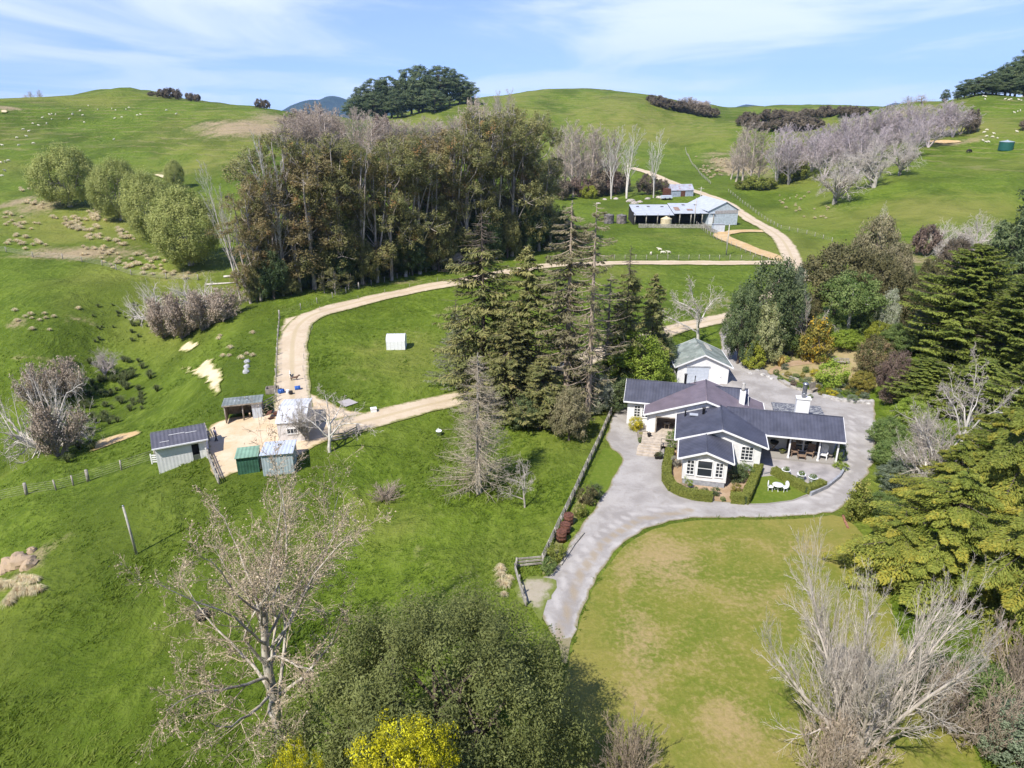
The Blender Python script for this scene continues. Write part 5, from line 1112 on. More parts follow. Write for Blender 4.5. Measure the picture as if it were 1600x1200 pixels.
T('pine', 1560, Y=116, vtop=352, w=90, leaf=LM['dkgreen'], label='dark conifer just left of the tallest dark one at the right edge')
for u, Y, vt, w_, lf, lb in ((1384, 71, 655, 62, 'midgreen', 'mid-green bush on the right edge of the gravel loop, farthest from the lawn'), (1392, 66, 690, 70, 'midgreen', 'mid-green bush on the right edge of the gravel loop'), (1400, 61, 725, 66, 'sage', 'greyish green bush on the right edge of the gravel loop'), (1420, 75, 625, 60, 'lime', 'bright green bush behind the gravel loop'), (1375, 56.5, 772, 55, 'midgreen', 'green bush at the right end of the lawn')):
    T('dense', u, Y=Y, vtop=vt, w=w_, leaf=LM[lf], label=lb, cat='shrub', name='shrub')
T('shrub_b', 1338, vb=812, vtop=752, w=44, leaf=LM['hedge'], label='rounded shrub dotted with white flowers at the corner of the gravel and lawn', cat='shrub', name='shrub')

# ------------------------------------------------------------------ conifers and shrubs in the middle
T('spruce', 757, Y=84, vtop=338, w=175, label='dark spruce with a long dead bare top in the middle of the picture', rz=.3)
T('spruce_full', 822, Y=82, vtop=388, w=150, label='full dark spruce right of the dead-topped one', rz=1.4)
T('spruce_full', 795, Y=79, vtop=500, w=125, label='dark spruce filling the gap between the two taller ones', rz=2.7)
T('spruce_full', 846, Y=76.5, vtop=560, w=120, label='lowest dark spruce with drooping skirts above the grass', rz=3.7)
T('spruce', 716, Y=88, vtop=470, w=80, leaf=LM['spruce_pale'], label='pale lichened spruce at the left of the dark spruces', rz=5.0)
T('spruce_thin', 884, vb=640, vtop=318, w=105, label='tall thin brownish spruce, the left one of the tall pair', rz=.9)
T('spruce_thin_b', 918, vb=652, vtop=322, w=120, label='tall thin half-dead spruce, the right one of the tall pair', rz=2.2)
T('spruce', 972, vb=612, vtop=388, w=100, label='spruce with a spindly top right of the tall thin pair', rz=4.2)
T('spruce_full', 1014, vb=588, vtop=430, w=78, label='short conical spruce at the right end of the spruce row', rz=5.9)
T('spruce_thin_b', 945, vb=615, vtop=430, w=90, label='broken greyish spruce with bare side limbs between the tall pair and the spindly one', rz=1.9)
T('dense', 889, vb=688, vtop=606, w=62, leaf=LM['spruce_brown'], label='small brownish tree on a bare stem in front of the tall thin spruces')
for u, vb, vt, w_, lf, lb in ((990, 616, 520, 104, 'lime', 'bright lime-green tree just behind the left end of the house'), (1030, 585, 520, 50, 'dkgreen', 'dark green bush left of the garage'), (1036, 612, 575, 42, 'lime', 'low lime bush against the left wall of the garage'), (845, 636, 575, 60, 'dkgreen', 'dark bush beside the lower track'), (905, 618, 560, 50, 'midgreen', 'green bush between the tall thin spruces'), (935, 645, 588, 46, 'white', 'shrub with whitish leaves below the spindly spruce'), (965, 640, 590, 60, 'dkgreen', 'dark bush by the head of the post and rail fence'), (870, 665, 615, 60, 'spruce_brown', 'brownish bush under the spruces'), (825, 668, 618, 64, 'dkgreen', 'dark bush at the foot of the spruces')):
    T('dense', u, vb=vb, vtop=vt, w=w_, leaf=LM[lf], label=lb, cat='tree' if 'tree' in lb else 'shrub', name='tree' if 'tree' in lb else 'shrub')
T('larch', 748, vb=770, vtop=556, w=125, label='leafless pale brown larch of conical shape in the paddock')
T('gnarled', 820, vb=793, vtop=712, w=72, bark=BK['silver'], label='small whitish leafless tree beside the larch')
T('gnarled', 1090, vb=535, vtop=432, w=125, label='leafless tree with pale forked limbs behind the garage')
T('gnarled', 515, vb=706, vtop=612, w=135, label='leafless old tree with twisting limbs beside the white cottage shed', rz=2.)
T('frizzy', 482, vb=690, vtop=622, w=55, bark=BK['grey'], label='grey lichened twiggy tree touching the white cottage shed')
T('bare_shrub', 601, vb=780, hgt=1.5, wid=4.2, label='low heap of cut grey brushwood in the paddock', cat='brush pile', name='brush_pile')

# ------------------------------------------------------------------ trees round the garden
for k, u, Y, vt, w_, lf, lb in (('dense', 1190, 100, 406, 100, 'dkgreen', 'tall dark green tree right of the leafless forked one'), ('dense', 1152, 97, 450, 62, 'dkgreen', 'dark green tree at the left side of the tall dark one'), ('dense', 1225, 106, 415, 60, 'sage', 'greyish green tree behind the cream-flowered shrub'),
        ('dense_b', 1300, 113, 385, 138, 'brown_dk', 'broad dark brown-green tree with a domed crown behind the garden'), ('dense_b', 1362, 108, 398, 85, 'brown_dk', 'dark brown-green tree right of the domed one'), ('dense_b', 1352, 124, 338, 78, 'spruce_brown', 'greyish brown tree standing above the domed one'), ('dense_b', 1385, 118, 380, 60, 'spruce_brown', 'dull grey-brown tree right of the greyish brown one'),
        ('dense', 1262, 108, 470, 46, 'brown_dk', 'dark bush under the domed brown-green tree'), ('dense', 1190, 97, 472, 58, 'cream', 'shrub covered in cream flowers behind the golden cone bush'), ('dense', 1378, 101, 452, 36, 'white', 'narrow white-blossomed tree right of the grey-stemmed gum'), ('dense', 1428, 97, 486, 30, 'white', 'small white-blossomed bush at the left of the big cypress'),
        ('dense', 1228, 101, 505, 55, 'midgreen', 'green bush right of the cream-flowered shrub'), ('dense', 1290, 104, 490, 60, 'midgreen', 'green tree in front of the domed brown-green tree'), ('dense', 1318, 101, 515, 60, 'lime', 'bright green bush behind the garden bench'), ('dense', 1352, 104, 490, 60, 'midgreen', 'green bush below the white-blossomed tree'), ('dense', 1372, 100, 503, 46, 'yellowgreen', 'yellow-green bush above the red-flowered shrub'), ('dense', 1405, 97, 508, 62, 'midgreen', 'green bush right of the yellow-green one'),
        ('dense', 1420, 104, 440, 60, 'brown_dk', 'dark bush above the small white-blossomed one'), ('dense_b', 1445, 112, 405, 60, 'brown_dk', 'dark brownish bush near the top of the big cypress'), ('dense_b', 1480, 128, 372, 60, 'scrub', 'grey-brown bush on the slope above the big cypress'), ('dense_b', 1405, 120, 412, 40, 'dkgreen', 'dark bush on the green slope')):
    T(k, u, Y=Y, vtop=vt, w=w_, leaf=LM[lf], label=lb, cat='shrub' if ('bush' in lb or 'shrub' in lb) else 'tree', name='shrub' if ('bush' in lb or 'shrub' in lb) else 'tree')
T('umbrella', 1320, vb=535, vtop=428, w=98, label='green gum with a pale grey stem in front of the domed tree', leaf=LM['midgreen'])
T('gnarled', 1252, Y=99, vtop=458, w=66, bark=BK['brown'], label='brown leafless twiggy tree between the cream shrub and the grey-stemmed gum')
T('cone', 1175, vb=574, vtop=533, w=36, label='golden green cone-shaped bush beside the garage drive', cat='shrub', name='shrub')
T('shrub_b', 1272, vb=566, vtop=498, w=52, leaf=LM['orange'], label='tall shrub with orange-brown flowers behind the garden path', cat='shrub', name='shrub')
T('dense', 1362, vb=596, vtop=527, w=66, leaf=LM['camellia'], label='rounded shrub with red-pink flowers at the right of the garden', cat='shrub', name='shrub')
T('dense', 1390, vb=630, vtop=549, w=52, leaf=LM['maroon'], label='brown-purple leafless-looking shrub at the right corner of the gravel', cat='shrub', name='shrub')
T('shrub', 1300, vb=604, vtop=563, w=56, leaf=LM['lime'], label='round bright green bush in the middle of the terraced garden', cat='shrub', name='shrub')
T('dense', 1345, vb=612, vtop=580, w=40, leaf=LM['orange'], label='yellowish shrub below the red-flowered one', cat='shrub', name='shrub')
def plant(me, u, v, sc, name, label, cat='plant', group=None, mat=None):
    p = P(u, v); o = bpy.data.objects.new(name, me); COL.objects.link(o); o.location = p; o.scale = (sc, sc, sc); o.rotation_euler = (0, 0, RNG.uniform(0, 6.28)); tag(o, label, cat, group)
    if mat: o.material_slots[0].link = 'OBJECT'; o.material_slots[0].material = mat
    return o
plant(FLAX, 1218, 573, 1.15, 'flax', 'golden striped flax at the start of the garden path', mat=LM['flax_gold'])
plant(FLAX, 1245, 560, 1.35, 'flax', 'green flax behind the golden flax'); plant(FLAX, 1205, 562, 1.0, 'flax', 'small green flax beside the golden cone bush', mat=LM['midgreen']); plant(FLAX, 1284, 566, .8, 'flax', 'bright green strappy plant on the far side of the garden path', mat=LM['lime'])
for u, v, h_, w_, lf, lb in ((1212, 586, .9, .9, 'midgreen', 'leafy clump at the left end of the garden bed'), (1226, 578, 1.0, 1.0, 'sage', 'grey-green clump beside the path in the garden'), (1258, 582, 1.0, 1.1, 'midgreen', 'green clump left of the yellow flowers'), (1272, 588, 1.2, 1.4, 'yellow', 'clump of yellow flowers in the middle of the garden'), (1262, 604, .8, 1.2, 'midgreen', 'low green clump in front of the log edging'), (1240, 602, .7, 1.0, 'maroon', 'brownish clump in the garden bed'), (1284, 618, .7, .9, 'orange', 'brown-gold clump near the stone edging'), (1299, 618, .9, 1.5, 'yellow', 'low yellow-green clump by the stone edging'), (1312, 624, .7, 1.0, 'sage', 'small sage clump by the stone edging'), (1331, 627, .9, 1.8, 'sage', 'wide sage-green mound by the stone edging'), (1334, 614, .7, 1.1, 'dkgreen', 'dark little bush in the upper right garden bed'), (1352, 616, .7, 1.0, 'maroon', 'brownish little bush in the upper right garden bed'), (1224, 566, 1.2, 1.6, 'lime', 'bright clump behind the path'), (1266, 622, .5, .8, 'midgreen', 'green clump in the raised timber bed'),
        (992, 671, 1.7, 2.0, 'yellow', 'shrub with bright yellow flowers against the left end of the house'), (1001, 691, .6, .9, 'midgreen', 'low green clump beside the front steps'), (987, 659, .9, 1.1, 'midgreen', 'green shrub behind the yellow flowers'),
        (1054, 700, 2.3, 2.2, 'midgreen', 'rounded green bush left of the front gable'), (1054, 728, 1.2, 1.3, 'grey', 'greyish shrub in the bed left of the front gable'), (1066, 765, .8, 1.0, 'pink', 'pink-flowered clump at the corner of the front gable'), (1072, 754, 1.3, .9, 'lime', 'small green bush against the front gable'), (1087, 770, .6, .8, 'midgreen', 'small dark plant under the gable window, left one'), (1100, 773, .8, .8, 'dkgreen', 'small dark plant under the gable window, middle one'), (1117, 775, 1.0, .9, 'dkgreen', 'small dark plant under the gable window, right one'), (1129, 783, .5, .6, 'midgreen', 'tiny plant in the gap of the box hedges'),
        (1150, 752, 2.0, 2.0, 'dkgreen', 'dark bush filling the corner right of the front gable'), (1163, 745, 1.7, 1.7, 'midgreen', 'green shrub under the twelve-paned window'), (1150, 770, 1.0, 1.1, 'orange', 'brownish shrub inside the box hedge'),
        (1311, 722, 2.3, 1.5, 'midgreen', 'climbing green bush on the right-hand verandah post'), (1313, 734, .9, 1.5, 'lime', 'bright green plant at the foot of the right-hand verandah post'), (1250, 756, .8, .9, 'midgreen', 'leafy plant between the white pots, left one'), (1268, 762, .8, 1.0, 'midgreen', 'leafy plant between the white pots, right one'),
        (917, 788, 2.0, 1.9, 'brown_dk', 'dark olive bush at the top of the bed along the fence'), (929, 778, 1.7, 1.5, 'dkgreen', 'dark bush overhanging the driveway edge'), (905, 806, 1.3, 1.5, 'hedge', 'yellow-green bush above the rusty drums'), (868, 874, 1.6, 1.7, 'hedge', 'clipped yellow-green bush below the rusty drums'), (858, 894, 1.3, 1.5, 'midgreen', 'green bush at the corner of the three-rail fence')):
    p = P(u, v); T('shrub', u, vb=v, hgt=h_, wid=w_, leaf=LM[lf], label=lb, cat='shrub' if ('bush' in lb or 'shrub' in lb) else 'plant', name='shrub' if ('bush' in lb or 'shrub' in lb) else 'plant')

# ------------------------------------------------------------------ the gum grove
rt = np.random.default_rng(77)
GR = [(392,474,325,72,'b'),(408,470,285,76,'b'),(428,464,262,84,'a'),(448,458,250,80,'b'),(470,456,215,100,'a'),(492,452,222,104,'b'),(515,450,212,100,'a'),(540,446,214,110,'c'),(566,444,232,96,'a'),(590,441,252,96,'b'),(612,438,226,106,'c'),(634,432,218,104,'a'),(656,428,212,104,'c'),(680,421,206,100,'b'),(705,416,216,100,'a'),(730,412,200,104,'c'),(752,408,192,108,'a'),(776,404,182,110,'a'),(800,400,178,110,'c'),(822,396,184,104,'a'),(842,392,232,90,'c'),(860,388,268,70,'c'),
      (440,446,232,90,'c'),(500,438,218,100,'b'),(530,434,210,100,'c'),(580,428,222,100,'a'),(625,420,216,100,'b'),(670,412,202,104,'b'),(715,404,206,104,'b'),(760,396,186,104,'c'),(790,392,180,104,'b'),(825,386,190,96,'c'),(850,380,246,80,'a'),(415,452,300,80,'c')]
for i, (u, vb, vt, w_, k) in enumerate(GR):
    T('gum_' + k, u, vb=vb, vtop=vt + (rt.uniform(-14, 16) if u < 740 else rt.uniform(-22, 2)), w=w_ * rt.uniform(.8, 1.2), label='tall brownish-green gum tree in the dense grove behind the curved track', group='gum trees of the dense grove', name='gum_tree', lean=rt.uniform(-.06, .06))
for i, u in enumerate(range(396, 872, 19)):
    vb = np.interp(u, [390, 480, 600, 700, 800, 870], [474, 454, 438, 418, 400, 386]) + rt.uniform(-6, 3)
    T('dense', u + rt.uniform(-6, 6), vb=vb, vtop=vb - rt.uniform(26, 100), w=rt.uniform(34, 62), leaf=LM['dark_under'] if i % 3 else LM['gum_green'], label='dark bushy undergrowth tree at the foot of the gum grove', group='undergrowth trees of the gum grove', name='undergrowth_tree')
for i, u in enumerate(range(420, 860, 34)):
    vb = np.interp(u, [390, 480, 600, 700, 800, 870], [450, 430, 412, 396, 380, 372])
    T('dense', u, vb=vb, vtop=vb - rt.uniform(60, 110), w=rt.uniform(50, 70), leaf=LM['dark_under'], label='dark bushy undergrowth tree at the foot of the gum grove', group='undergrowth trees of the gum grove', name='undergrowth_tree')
for u, vb, vt, lb in ((507, 458, 424, 'small young tree, left of the three standing in front of the grove'), (524, 460, 418, 'small young tree, tallest of the three standing in front of the grove'), (545, 452, 424, 'small young tree, right of the three standing in front of the grove')):
    T('gum_c', u, vb=vb, vtop=vt, w=24, label=lb)
T('silver_poplar', 376, vb=470, vtop=250, w=44, bark=BK['bleached'], label='dead bleached tree at the left end of the gum grove', lean=(0, -.08), rz=0)
T('silver_poplar', 443, vb=462, vtop=205, w=54, bark=BK['pale'], label='thin pale tree with few leaves rising at the left of the gum grove', rz=1)
for u, vb, vt, w_ in ((700, 418, 385, 60), (676, 420, 392, 40)): T('frizzy', u, vb=vb, vtop=vt, w=w_, bark=BK['brown'], label='brown twiggy leafless bush at the right foot of the gum grove', group='twiggy bushes at the foot of the grove', cat='shrub', name='bare_shrub')

# ------------------------------------------------------------------ leafless trees of the valley
def row(k, us, Yf, vtf, wf, label, group, name, bark=None, jit=6):
    for u in us: T(k, u + rt.uniform(-jit, jit), Y=Yf(u) + rt.uniform(-8, 8), vtop=vtf(u) + rt.uniform(-7, 7), w=wf * rt.uniform(.85, 1.2), bark=bark, label=label, group=group, name=name)
it = np.interp
row('poplar', range(432, 640, 11), lambda u: it(u, [430, 640], [335, 345]), lambda u: it(u, [430, 480, 560, 640], [200, 176, 172, 192]), 46, 'leafless pale poplar in the valley behind the gum grove', 'poplars behind the gum grove', 'poplar_tree')
row('poplar', range(620, 800, 8), lambda u: it(u, [620, 800], [350, 390]), lambda u: it(u, [620, 700, 760, 800], [190, 186, 176, 164]), 38, 'leafless pale poplar in the valley behind the gum grove', 'poplars behind the gum grove', 'poplar_tree', BK['mauve'])
row('poplar', (745, 758, 770, 782, 793), lambda u: 440, lambda u: it(u, [740, 800], [156, 144]), 26, 'leafless poplar on the skyline right of the pines', 'poplars on the skyline right of the pines', 'poplar_tree', BK['mauve'], 3)
for u, vt, w_ in ((470, 172, 60), (505, 163, 66), (520, 180, 50), (735, 158, 40)): T('green_willow_scrub', u, Y=352, vtop=vt, w=w_, label='greenish leafless willow among the pale poplars behind the grove', group='greenish willows behind the grove', name='willow_tree')
T('scrub', 597, Y=372, vtop=180, w=44, leaf=LM['maroon'], label='rusty brown bush in front of the hilltop pines', cat='shrub', name='shrub')
for u, vb, vt, w_ in ((872, 306, 200, 44), (884, 304, 196, 48), (896, 308, 187, 50), (908, 304, 196, 48), (920, 306, 194, 50), (934, 304, 200, 44), (944, 300, 202, 40), (962, 300, 204, 40), (900, 296, 205, 50), (926, 296, 200, 50)):
    T('poplar', u, vb=vb, vtop=vt, w=w_, label='leafless brown poplar in the cluster right of the gum grove', group='poplar cluster right of the gum grove', name='poplar_tree')
T('silver_poplar', 955, vb=311, vtop=196, w=36, label='silver-stemmed poplar, left of the three tall ones left of the old iron shed'); T('silver_poplar', 979, vb=310, vtop=194, w=46, label='silver-stemmed poplar, middle of the three tall ones left of the old iron shed', rz=2); T('silver_poplar', 1021, vb=309, vtop=202, w=36, label='silver-stemmed forked poplar standing alone beside the old iron shed', rz=4)
for u, vb, vt, w_, lf in ((935, 306, 265, 46, 'scrub'), (955, 304, 268, 44, 'maroon'), (905, 308, 276, 40, 'maroon'), (972, 300, 270, 34, 'scrub'), (880, 312, 282, 36, 'scrub'), (920, 310, 290, 26, 'yellowgreen'), (1012, 304, 272, 34, 'scrub'), (1034, 300, 280, 22, 'scrub')):
    T('scrub', u, vb=vb, vtop=vt, w=w_, leaf=LM[lf], label='dull brown bush under the poplar cluster', group='bushes under the poplar cluster', cat='shrub', name='shrub')
for u, vb, vt, w_, k in ((1150, 284, 198, 40, 'poplar'), (1160, 287, 192, 44, 'poplar'), (1172, 290, 190, 44, 'poplar'), (1183, 288, 200, 40, 'poplar'), (1142, 280, 215, 34, 'poplar')):
    T(k, u, vb=vb, vtop=vt, w=w_, label='leafless brown poplar at the left end of the bare trees on the right-hand slope', group='poplars on the right-hand slope', name='poplar_tree')
T('vase', 1212, vb=290, vtop=194, w=66, bark=BK['silver'], label='pale leafless tree on a clear white stem in front of the right-hand bare trees')
T('vase', 1268, vb=268, vtop=204, w=60, bark=BK['silver'], label='pale leafless tree at the left of the frizzy willows')
row('vase', (1235, 1255, 1282, 1300, 1318, 1336, 1354, 1372, 1392, 1412, 1432, 1452, 1470, 1488), lambda u: it(u, [1230, 1300, 1400, 1490], [300, 320, 312, 318]), lambda u: it(u, [1230, 1290, 1340, 1420, 1490], [208, 192, 178, 158, 160]), 62, 'leafless mauve-grey tree in the belt across the right-hand slope', 'mauve-grey trees of the right-hand belt', 'bare_tree', BK['mauve'], 5)
row('vase', (1290, 1312, 1335, 1358, 1380, 1402, 1425, 1448), lambda u: it(u, [1290, 1450], [290, 290]), lambda u: it(u, [1290, 1360, 1450], [208, 198, 182]), 56, 'leafless mauve-grey tree in the belt across the right-hand slope', 'mauve-grey trees of the right-hand belt', 'bare_tree', BK['mauve'], 5)
T('frizzy', 1303, vb=319, vtop=238, w=84, label='frizzy silver willow, lowest of the three on the right-hand slope'); T('frizzy', 1366, vb=293, vtop=219, w=84, label='frizzy silver willow, middle of the three on the right-hand slope', rz=2); T('frizzy', 1405, vb=274, vtop=213, w=62, label='frizzy silver willow, highest of the three on the right-hand slope', rz=4)
T('vase', 1500, Y=318, vtop=172, w=56, bark=BK['grey'], label='grey leafless tree at the right end of the belt'); T('scrub', 1516, Y=316, vtop=170, w=30, leaf=LM['scrub'], label='dark bush at the right end of the bare belt', cat='shrub', name='shrub')
T('scrub', 1605, Y=300, vtop=185, w=30, label='dark bush cut by the right edge on the hill', cat='shrub', name='shrub')
for u, vb, vt, w_ in ((1240, 282, 245, 40), (1225, 286, 258, 30), (1180, 296, 275, 36), (1200, 296, 278, 30), (1160, 296, 282, 28)): T('scrub', u, vb=vb, vtop=vt, w=w_, leaf=LM['hedge'], label='olive bush under the bare trees of the right-hand slope', group='olive bushes under the bare trees', cat='shrub', name='shrub')
T('frizzy', 1444, vb=398, vtop=336, w=56, bark=BK['mauve'], label='half-fallen grey tree on the green slope above the garden', lean=(0, .5), rz=0)
T('scrub', 1444, vb=399, vtop=352, w=40, leaf=LM['maroon'], label='brown bush beside the half-fallen grey tree', cat='shrub', name='shrub')
T('frizzy', 1516, Y=150, vtop=334, w=80, bark=BK['mauve'], label='mauve-grey leafless tree left of the dark conifers'); T('frizzy', 1480, Y=140, vtop=362, w=60, bark=BK['mauve'], label='low mauve-grey leafless bush left of the dark conifers', cat='shrub', name='bare_shrub')
T('frizzy', 1350, Y=128, vtop=325, w=56, bark=BK['silver'], label='thin silver leafless tree above the domed brown-green one')

# ------------------------------------------------------------------ willows, gully, hilltops
for u, vb, vt, w_, lb in ((110, 323, 228, 92, 'round light green willow standing alone at the left of the four'), (190, 344, 248, 76, 'light green willow, second of the row from the left'), (242, 374, 268, 88, 'light green willow, third of the row from the left'), (299, 414, 292, 114, 'largest and nearest light green willow above the fence'), (276, 294, 250, 32, 'small light green tree behind the row of willows')):
    T('willow', u, vb=vb, vtop=vt, w=w_, label=lb, name='willow_tree')
T('dead_willow', 78, vb=702, vtop=590, w=150, label='bleached broken willow sprawling in the gully at the left edge', rz=.5)
T('green_willow_scrub', 92, vb=712, vtop=632, w=84, label='greenish twiggy regrowth at the foot of the sprawling bleached willow', cat='shrub', name='willow_shrub')
T('green_willow_scrub', 62, vb=635, vtop=572, w=62, label='twiggy willow behind the sprawling bleached one', cat='shrub', name='willow_shrub', bark=BK['grey'])
T('green_willow_scrub', 108, vb=620, vtop=562, w=60, label='small twiggy willow on the gully edge', cat='shrub', name='willow_shrub')
T('frizzy', 165, vb=592, vtop=545, w=50, bark=BK['mauve'], label='small grey leafless tree beside the gully')
T('dead_willow', 240, vb=498, vtop=440, w=80, label='bleached dead tree reaching left from the olive willow clump', lean=(0, -.5), rz=0)
T('dead_willow', 318, vb=478, vtop=432, w=100, label='bleached dead limbs arching above the olive willow clump', rz=2)
for u, vb, vt, w_, lb in ((256, 528, 468, 56, 'olive twiggy willow at the left end of the clump'), (285, 528, 460, 66, 'olive twiggy willow in the left half of the clump'), (318, 515, 456, 64, 'olive twiggy willow in the right half of the clump'), (350, 500, 452, 60, 'olive twiggy willow at the right end of the clump')):
    T('green_willow_scrub', u, vb=vb, vtop=vt, w=w_, label=lb, name='willow_shrub', cat='shrub')
PN = [(556,152,40),(568,136,42),(584,124,46),(599,127,40),(612,120,44),(628,124,40),(643,108,50),(660,103,48),(674,110,42),(688,104,52),(703,107,46),(718,116,42),(731,128,36),(590,146,46),(622,146,46),(655,136,50),(560,166,36),(680,140,42)]
for i, (u, vt, w_) in enumerate(PN): T('pine', u, Y=(600 if i < 13 else 584) + rt.uniform(-8, 8), vtop=vt, w=w_ * rt.uniform(.85, 1.1), label='dark pine in the plantation on the hilltop left of centre', group='pines on the hilltop left of centre', name='pine_tree')
for u, Y, vt, w_ in ((1496, 388, 138, 18), (1506, 388, 124, 30), (1522, 390, 121, 34), (1540, 392, 112, 38), (1556, 392, 106, 40), (1570, 390, 97, 44), (1585, 390, 88, 46), (1600, 390, 76, 50), (1616, 390, 72, 50), (1550, 386, 124, 36), (1578, 386, 118, 40), (1598, 386, 112, 40)):
    T('pine', u, Y=Y, vtop=vt, w=w_, leaf=LM['pine'], label='dark pine on the hilltop at the right edge', group='pines on the right-hand hilltop', name='pine_tree')
T('pine', 1475, Y=400, vtop=140, w=15, label='single small dark pine left of the right-hand hilltop pines', name='pine_tree')
for u, vt, w_ in ((237, 143, 12), (255, 139, 20), (266, 137, 24), (278, 139, 18), (298, 145, 18), (308, 147, 16), (406, 154, 14), (416, 156, 14)): T('scrub', u, Y=474 if u < 350 else 455, vtop=vt, w=w_, label='dark rounded bush on the skyline of the left-hand hill', group='bushes on the left-hand skyline', cat='shrub', name='shrub')
for u, vb, vt, w_ in ((1017,158,148,16),(1027,166,149,24),(1042,170,155,28),(1058,173,157,30),(1074,177,160,28),(1090,180,162,28),(1104,182,166,26),(1115,183,169,22),(1034,163,152,22),(1066,172,158,24),(1098,178,164,24)): T('scrub', u, vb=vb, vtop=vt, w=w_, label='dark rounded bush in the row on the green central hill', group='bushes on the central hill', cat='shrub', name='shrub')
for u, vt, w_ in ((1076, 152, 28), (1092, 158, 26), (1100, 158, 22)): T('green_willow_scrub', u, Y=600, vtop=vt, w=w_, label='yellow-green twiggy tree behind the bush row on the central hill', group='twiggy trees on the central hill', name='willow_tree')
for u, vb, vt, w_ in ((1158,196,180,24),(1170,192,176,28),(1186,194,178,30),(1202,190,172,32),(1216,192,172,30),(1230,190,172,32),(1246,192,176,30),(1260,186,168,28),(1274,184,170,26),(1288,184,165,28),(1300,182,168,28),(1316,182,165,26),(1332,182,166,28),(1348,180,166,26),(1232,204,184,40),(1252,204,182,40),(1270,202,182,36),(1192,204,188,26),(1174,202,188,24),(1210,204,188,28)):
    T('scrub', u, vb=vb, vtop=vt + rt.uniform(-2, 2), w=w_, label='dark rounded bush in the scrub belt above the right-hand bare trees', group='scrub belt above the right-hand bare trees', cat='shrub', name='shrub')
T('poplar', 1420, Y=420, vtop=150, w=26, bark=BK['mauve'], label='thin leafless tree rising above the mauve-grey belt, left one'); T('poplar', 1442, Y=420, vtop=148, w=34, bark=BK['mauve'], label='thin leafless tree rising above the mauve-grey belt, right one')
for u, vt in ((50, 142), (62, 140), (42, 148)): T('poplar', u, Y=482, vtop=vt, w=12, label='tiny leafless tree on the skyline at the far left', group='tiny trees on the far left skyline', bark=BK['brown'])

# ------------------------------------------------------------------ tussocks and rushes
def scatter(meshes, poly, n, lo, hi, name, label, group, seed, cat='tussock'):
    r_ = np.random.default_rng(seed); q = np.array(poly, float); a, b = q.min(0), q.max(0); k = 0
    while k < n:
        u, v = r_.uniform(a, b)
        if not inside(poly, np.array([u]), np.array([v]))[0] or fbm(u / 28., v / 14., seed, 2) < -.12: continue
        plant(meshes[k % len(meshes)], u, v, r_.uniform(lo, hi) * (.78 if 'tussock' in name else 1), name, label, cat, group); k += 1
scatter(TUSS, [(25,292),(60,290),(110,322),(180,345),(210,375),(195,388),(130,372),(80,340),(30,315)], 88, 1.3, 2.3, 'tussock', 'straw-coloured tussock in the band across the left-hand slope', 'tussocks on the left-hand slope', 31)
scatter(TUSS, [(5,330),(60,345),(75,385),(15,395),(5,360)], 34, 1.2, 2.0, 'tussock', 'straw-coloured tussock at the left edge of the slope', 'tussocks at the left edge of the slope', 32)
scatter(TUSS, [(120,380),(200,390),(320,430),(330,440),(200,428),(130,402)], 56, 1.1, 1.9, 'tussock', 'straw-coloured tussock between the dark fence and the willows', 'tussocks between fence and willows', 33)
scatter(TUSS, [(120,318),(170,330),(165,350),(130,345)], 18, 1.2, 1.9, 'tussock', 'straw-coloured tussock under the leftmost willow', 'tussocks under the leftmost willow', 34)
scatter(TUSS, [(1085,245),(1135,245),(1145,275),(1110,280),(1090,262)], 60, 1.3, 2.2, 'tussock', 'straw-coloured tussock on the slope left of the right-hand poplars', 'tussocks left of the right-hand poplars', 35)
scatter(TUSS, [(1205,300),(1290,300),(1300,345),(1240,340),(1210,325)], 26, .9, 1.7, 'tussock', 'straw-coloured tussock beside the woolshed road', 'tussocks beside the woolshed road', 36)
scatter(TUSS, [(340,522),(400,515),(405,560),(350,575)], 9, 1.0, 1.6, 'tussock', 'straw-coloured tussock on the bank above the clay slip', 'tussocks above the clay slip', 37)
scatter(TUSS, [(765,880),(795,885),(800,935),(770,930)], 7, .8, 1.3, 'tussock', 'tall straw-coloured tussock left of the low grey rail fence', 'tussocks by the low rail fence', 38)
scatter(TUSS, [(0,905),(58,905),(62,925),(30,945),(0,950)], 16, .9, 1.6, 'tussock', 'straw-coloured tussock below the pale rock outcrop', 'tussocks below the rock outcrop', 39)
scatter(TUSS, [(10,485),(130,480),(130,520),(10,540)], 12, .9, 1.6, 'tussock', 'straw-coloured tussock in the left paddock', 'tussocks in the left paddock', 40)
scatter(RUSH, [(60,640),(110,560),(230,560),(250,620),(170,700),(110,730)], 110, 1.0, 2.4, 'rush_clump', 'dark green rush clump in the wet gully', 'rushes in the gully', 41, 'rushes')
scatter(RUSH, [(140,480),(230,470),(240,520),(150,560)], 26, .8, 1.5, 'rush_clump', 'dark green rush clump on the far side of the gully', 'rushes beyond the gully', 42, 'rushes')

for lf, lb, gr, L in (('midgreen', 'low green plant in the terraced garden', 'low green plants of the terraced garden', ((1219,594),(1243,590),(1254,597),(1280,596),(1320,598),(1333,603),(1345,598),(1322,617),(1248,608),(1356,606))),
        ('orange', 'low orange-brown plant in the terraced garden', 'low orange-brown plants of the terraced garden', ((1231,588),(1276,609),(1294,612),(1326,609),(1340,620),(1254,590))),
        ('sage', 'low grey-green plant in the terraced garden', 'low grey-green plants of the terraced garden', ((1237,596),(1263,595),(1306,616),(1318,606),(1350,622),(1284,604)))):
    for u, v in L: T('shrub', u, vb=v, hgt=rt.uniform(.5, .9), wid=rt.uniform(.7, 1.3), leaf=LM[lf], label=lb, group=gr, cat='plant', name='plant')
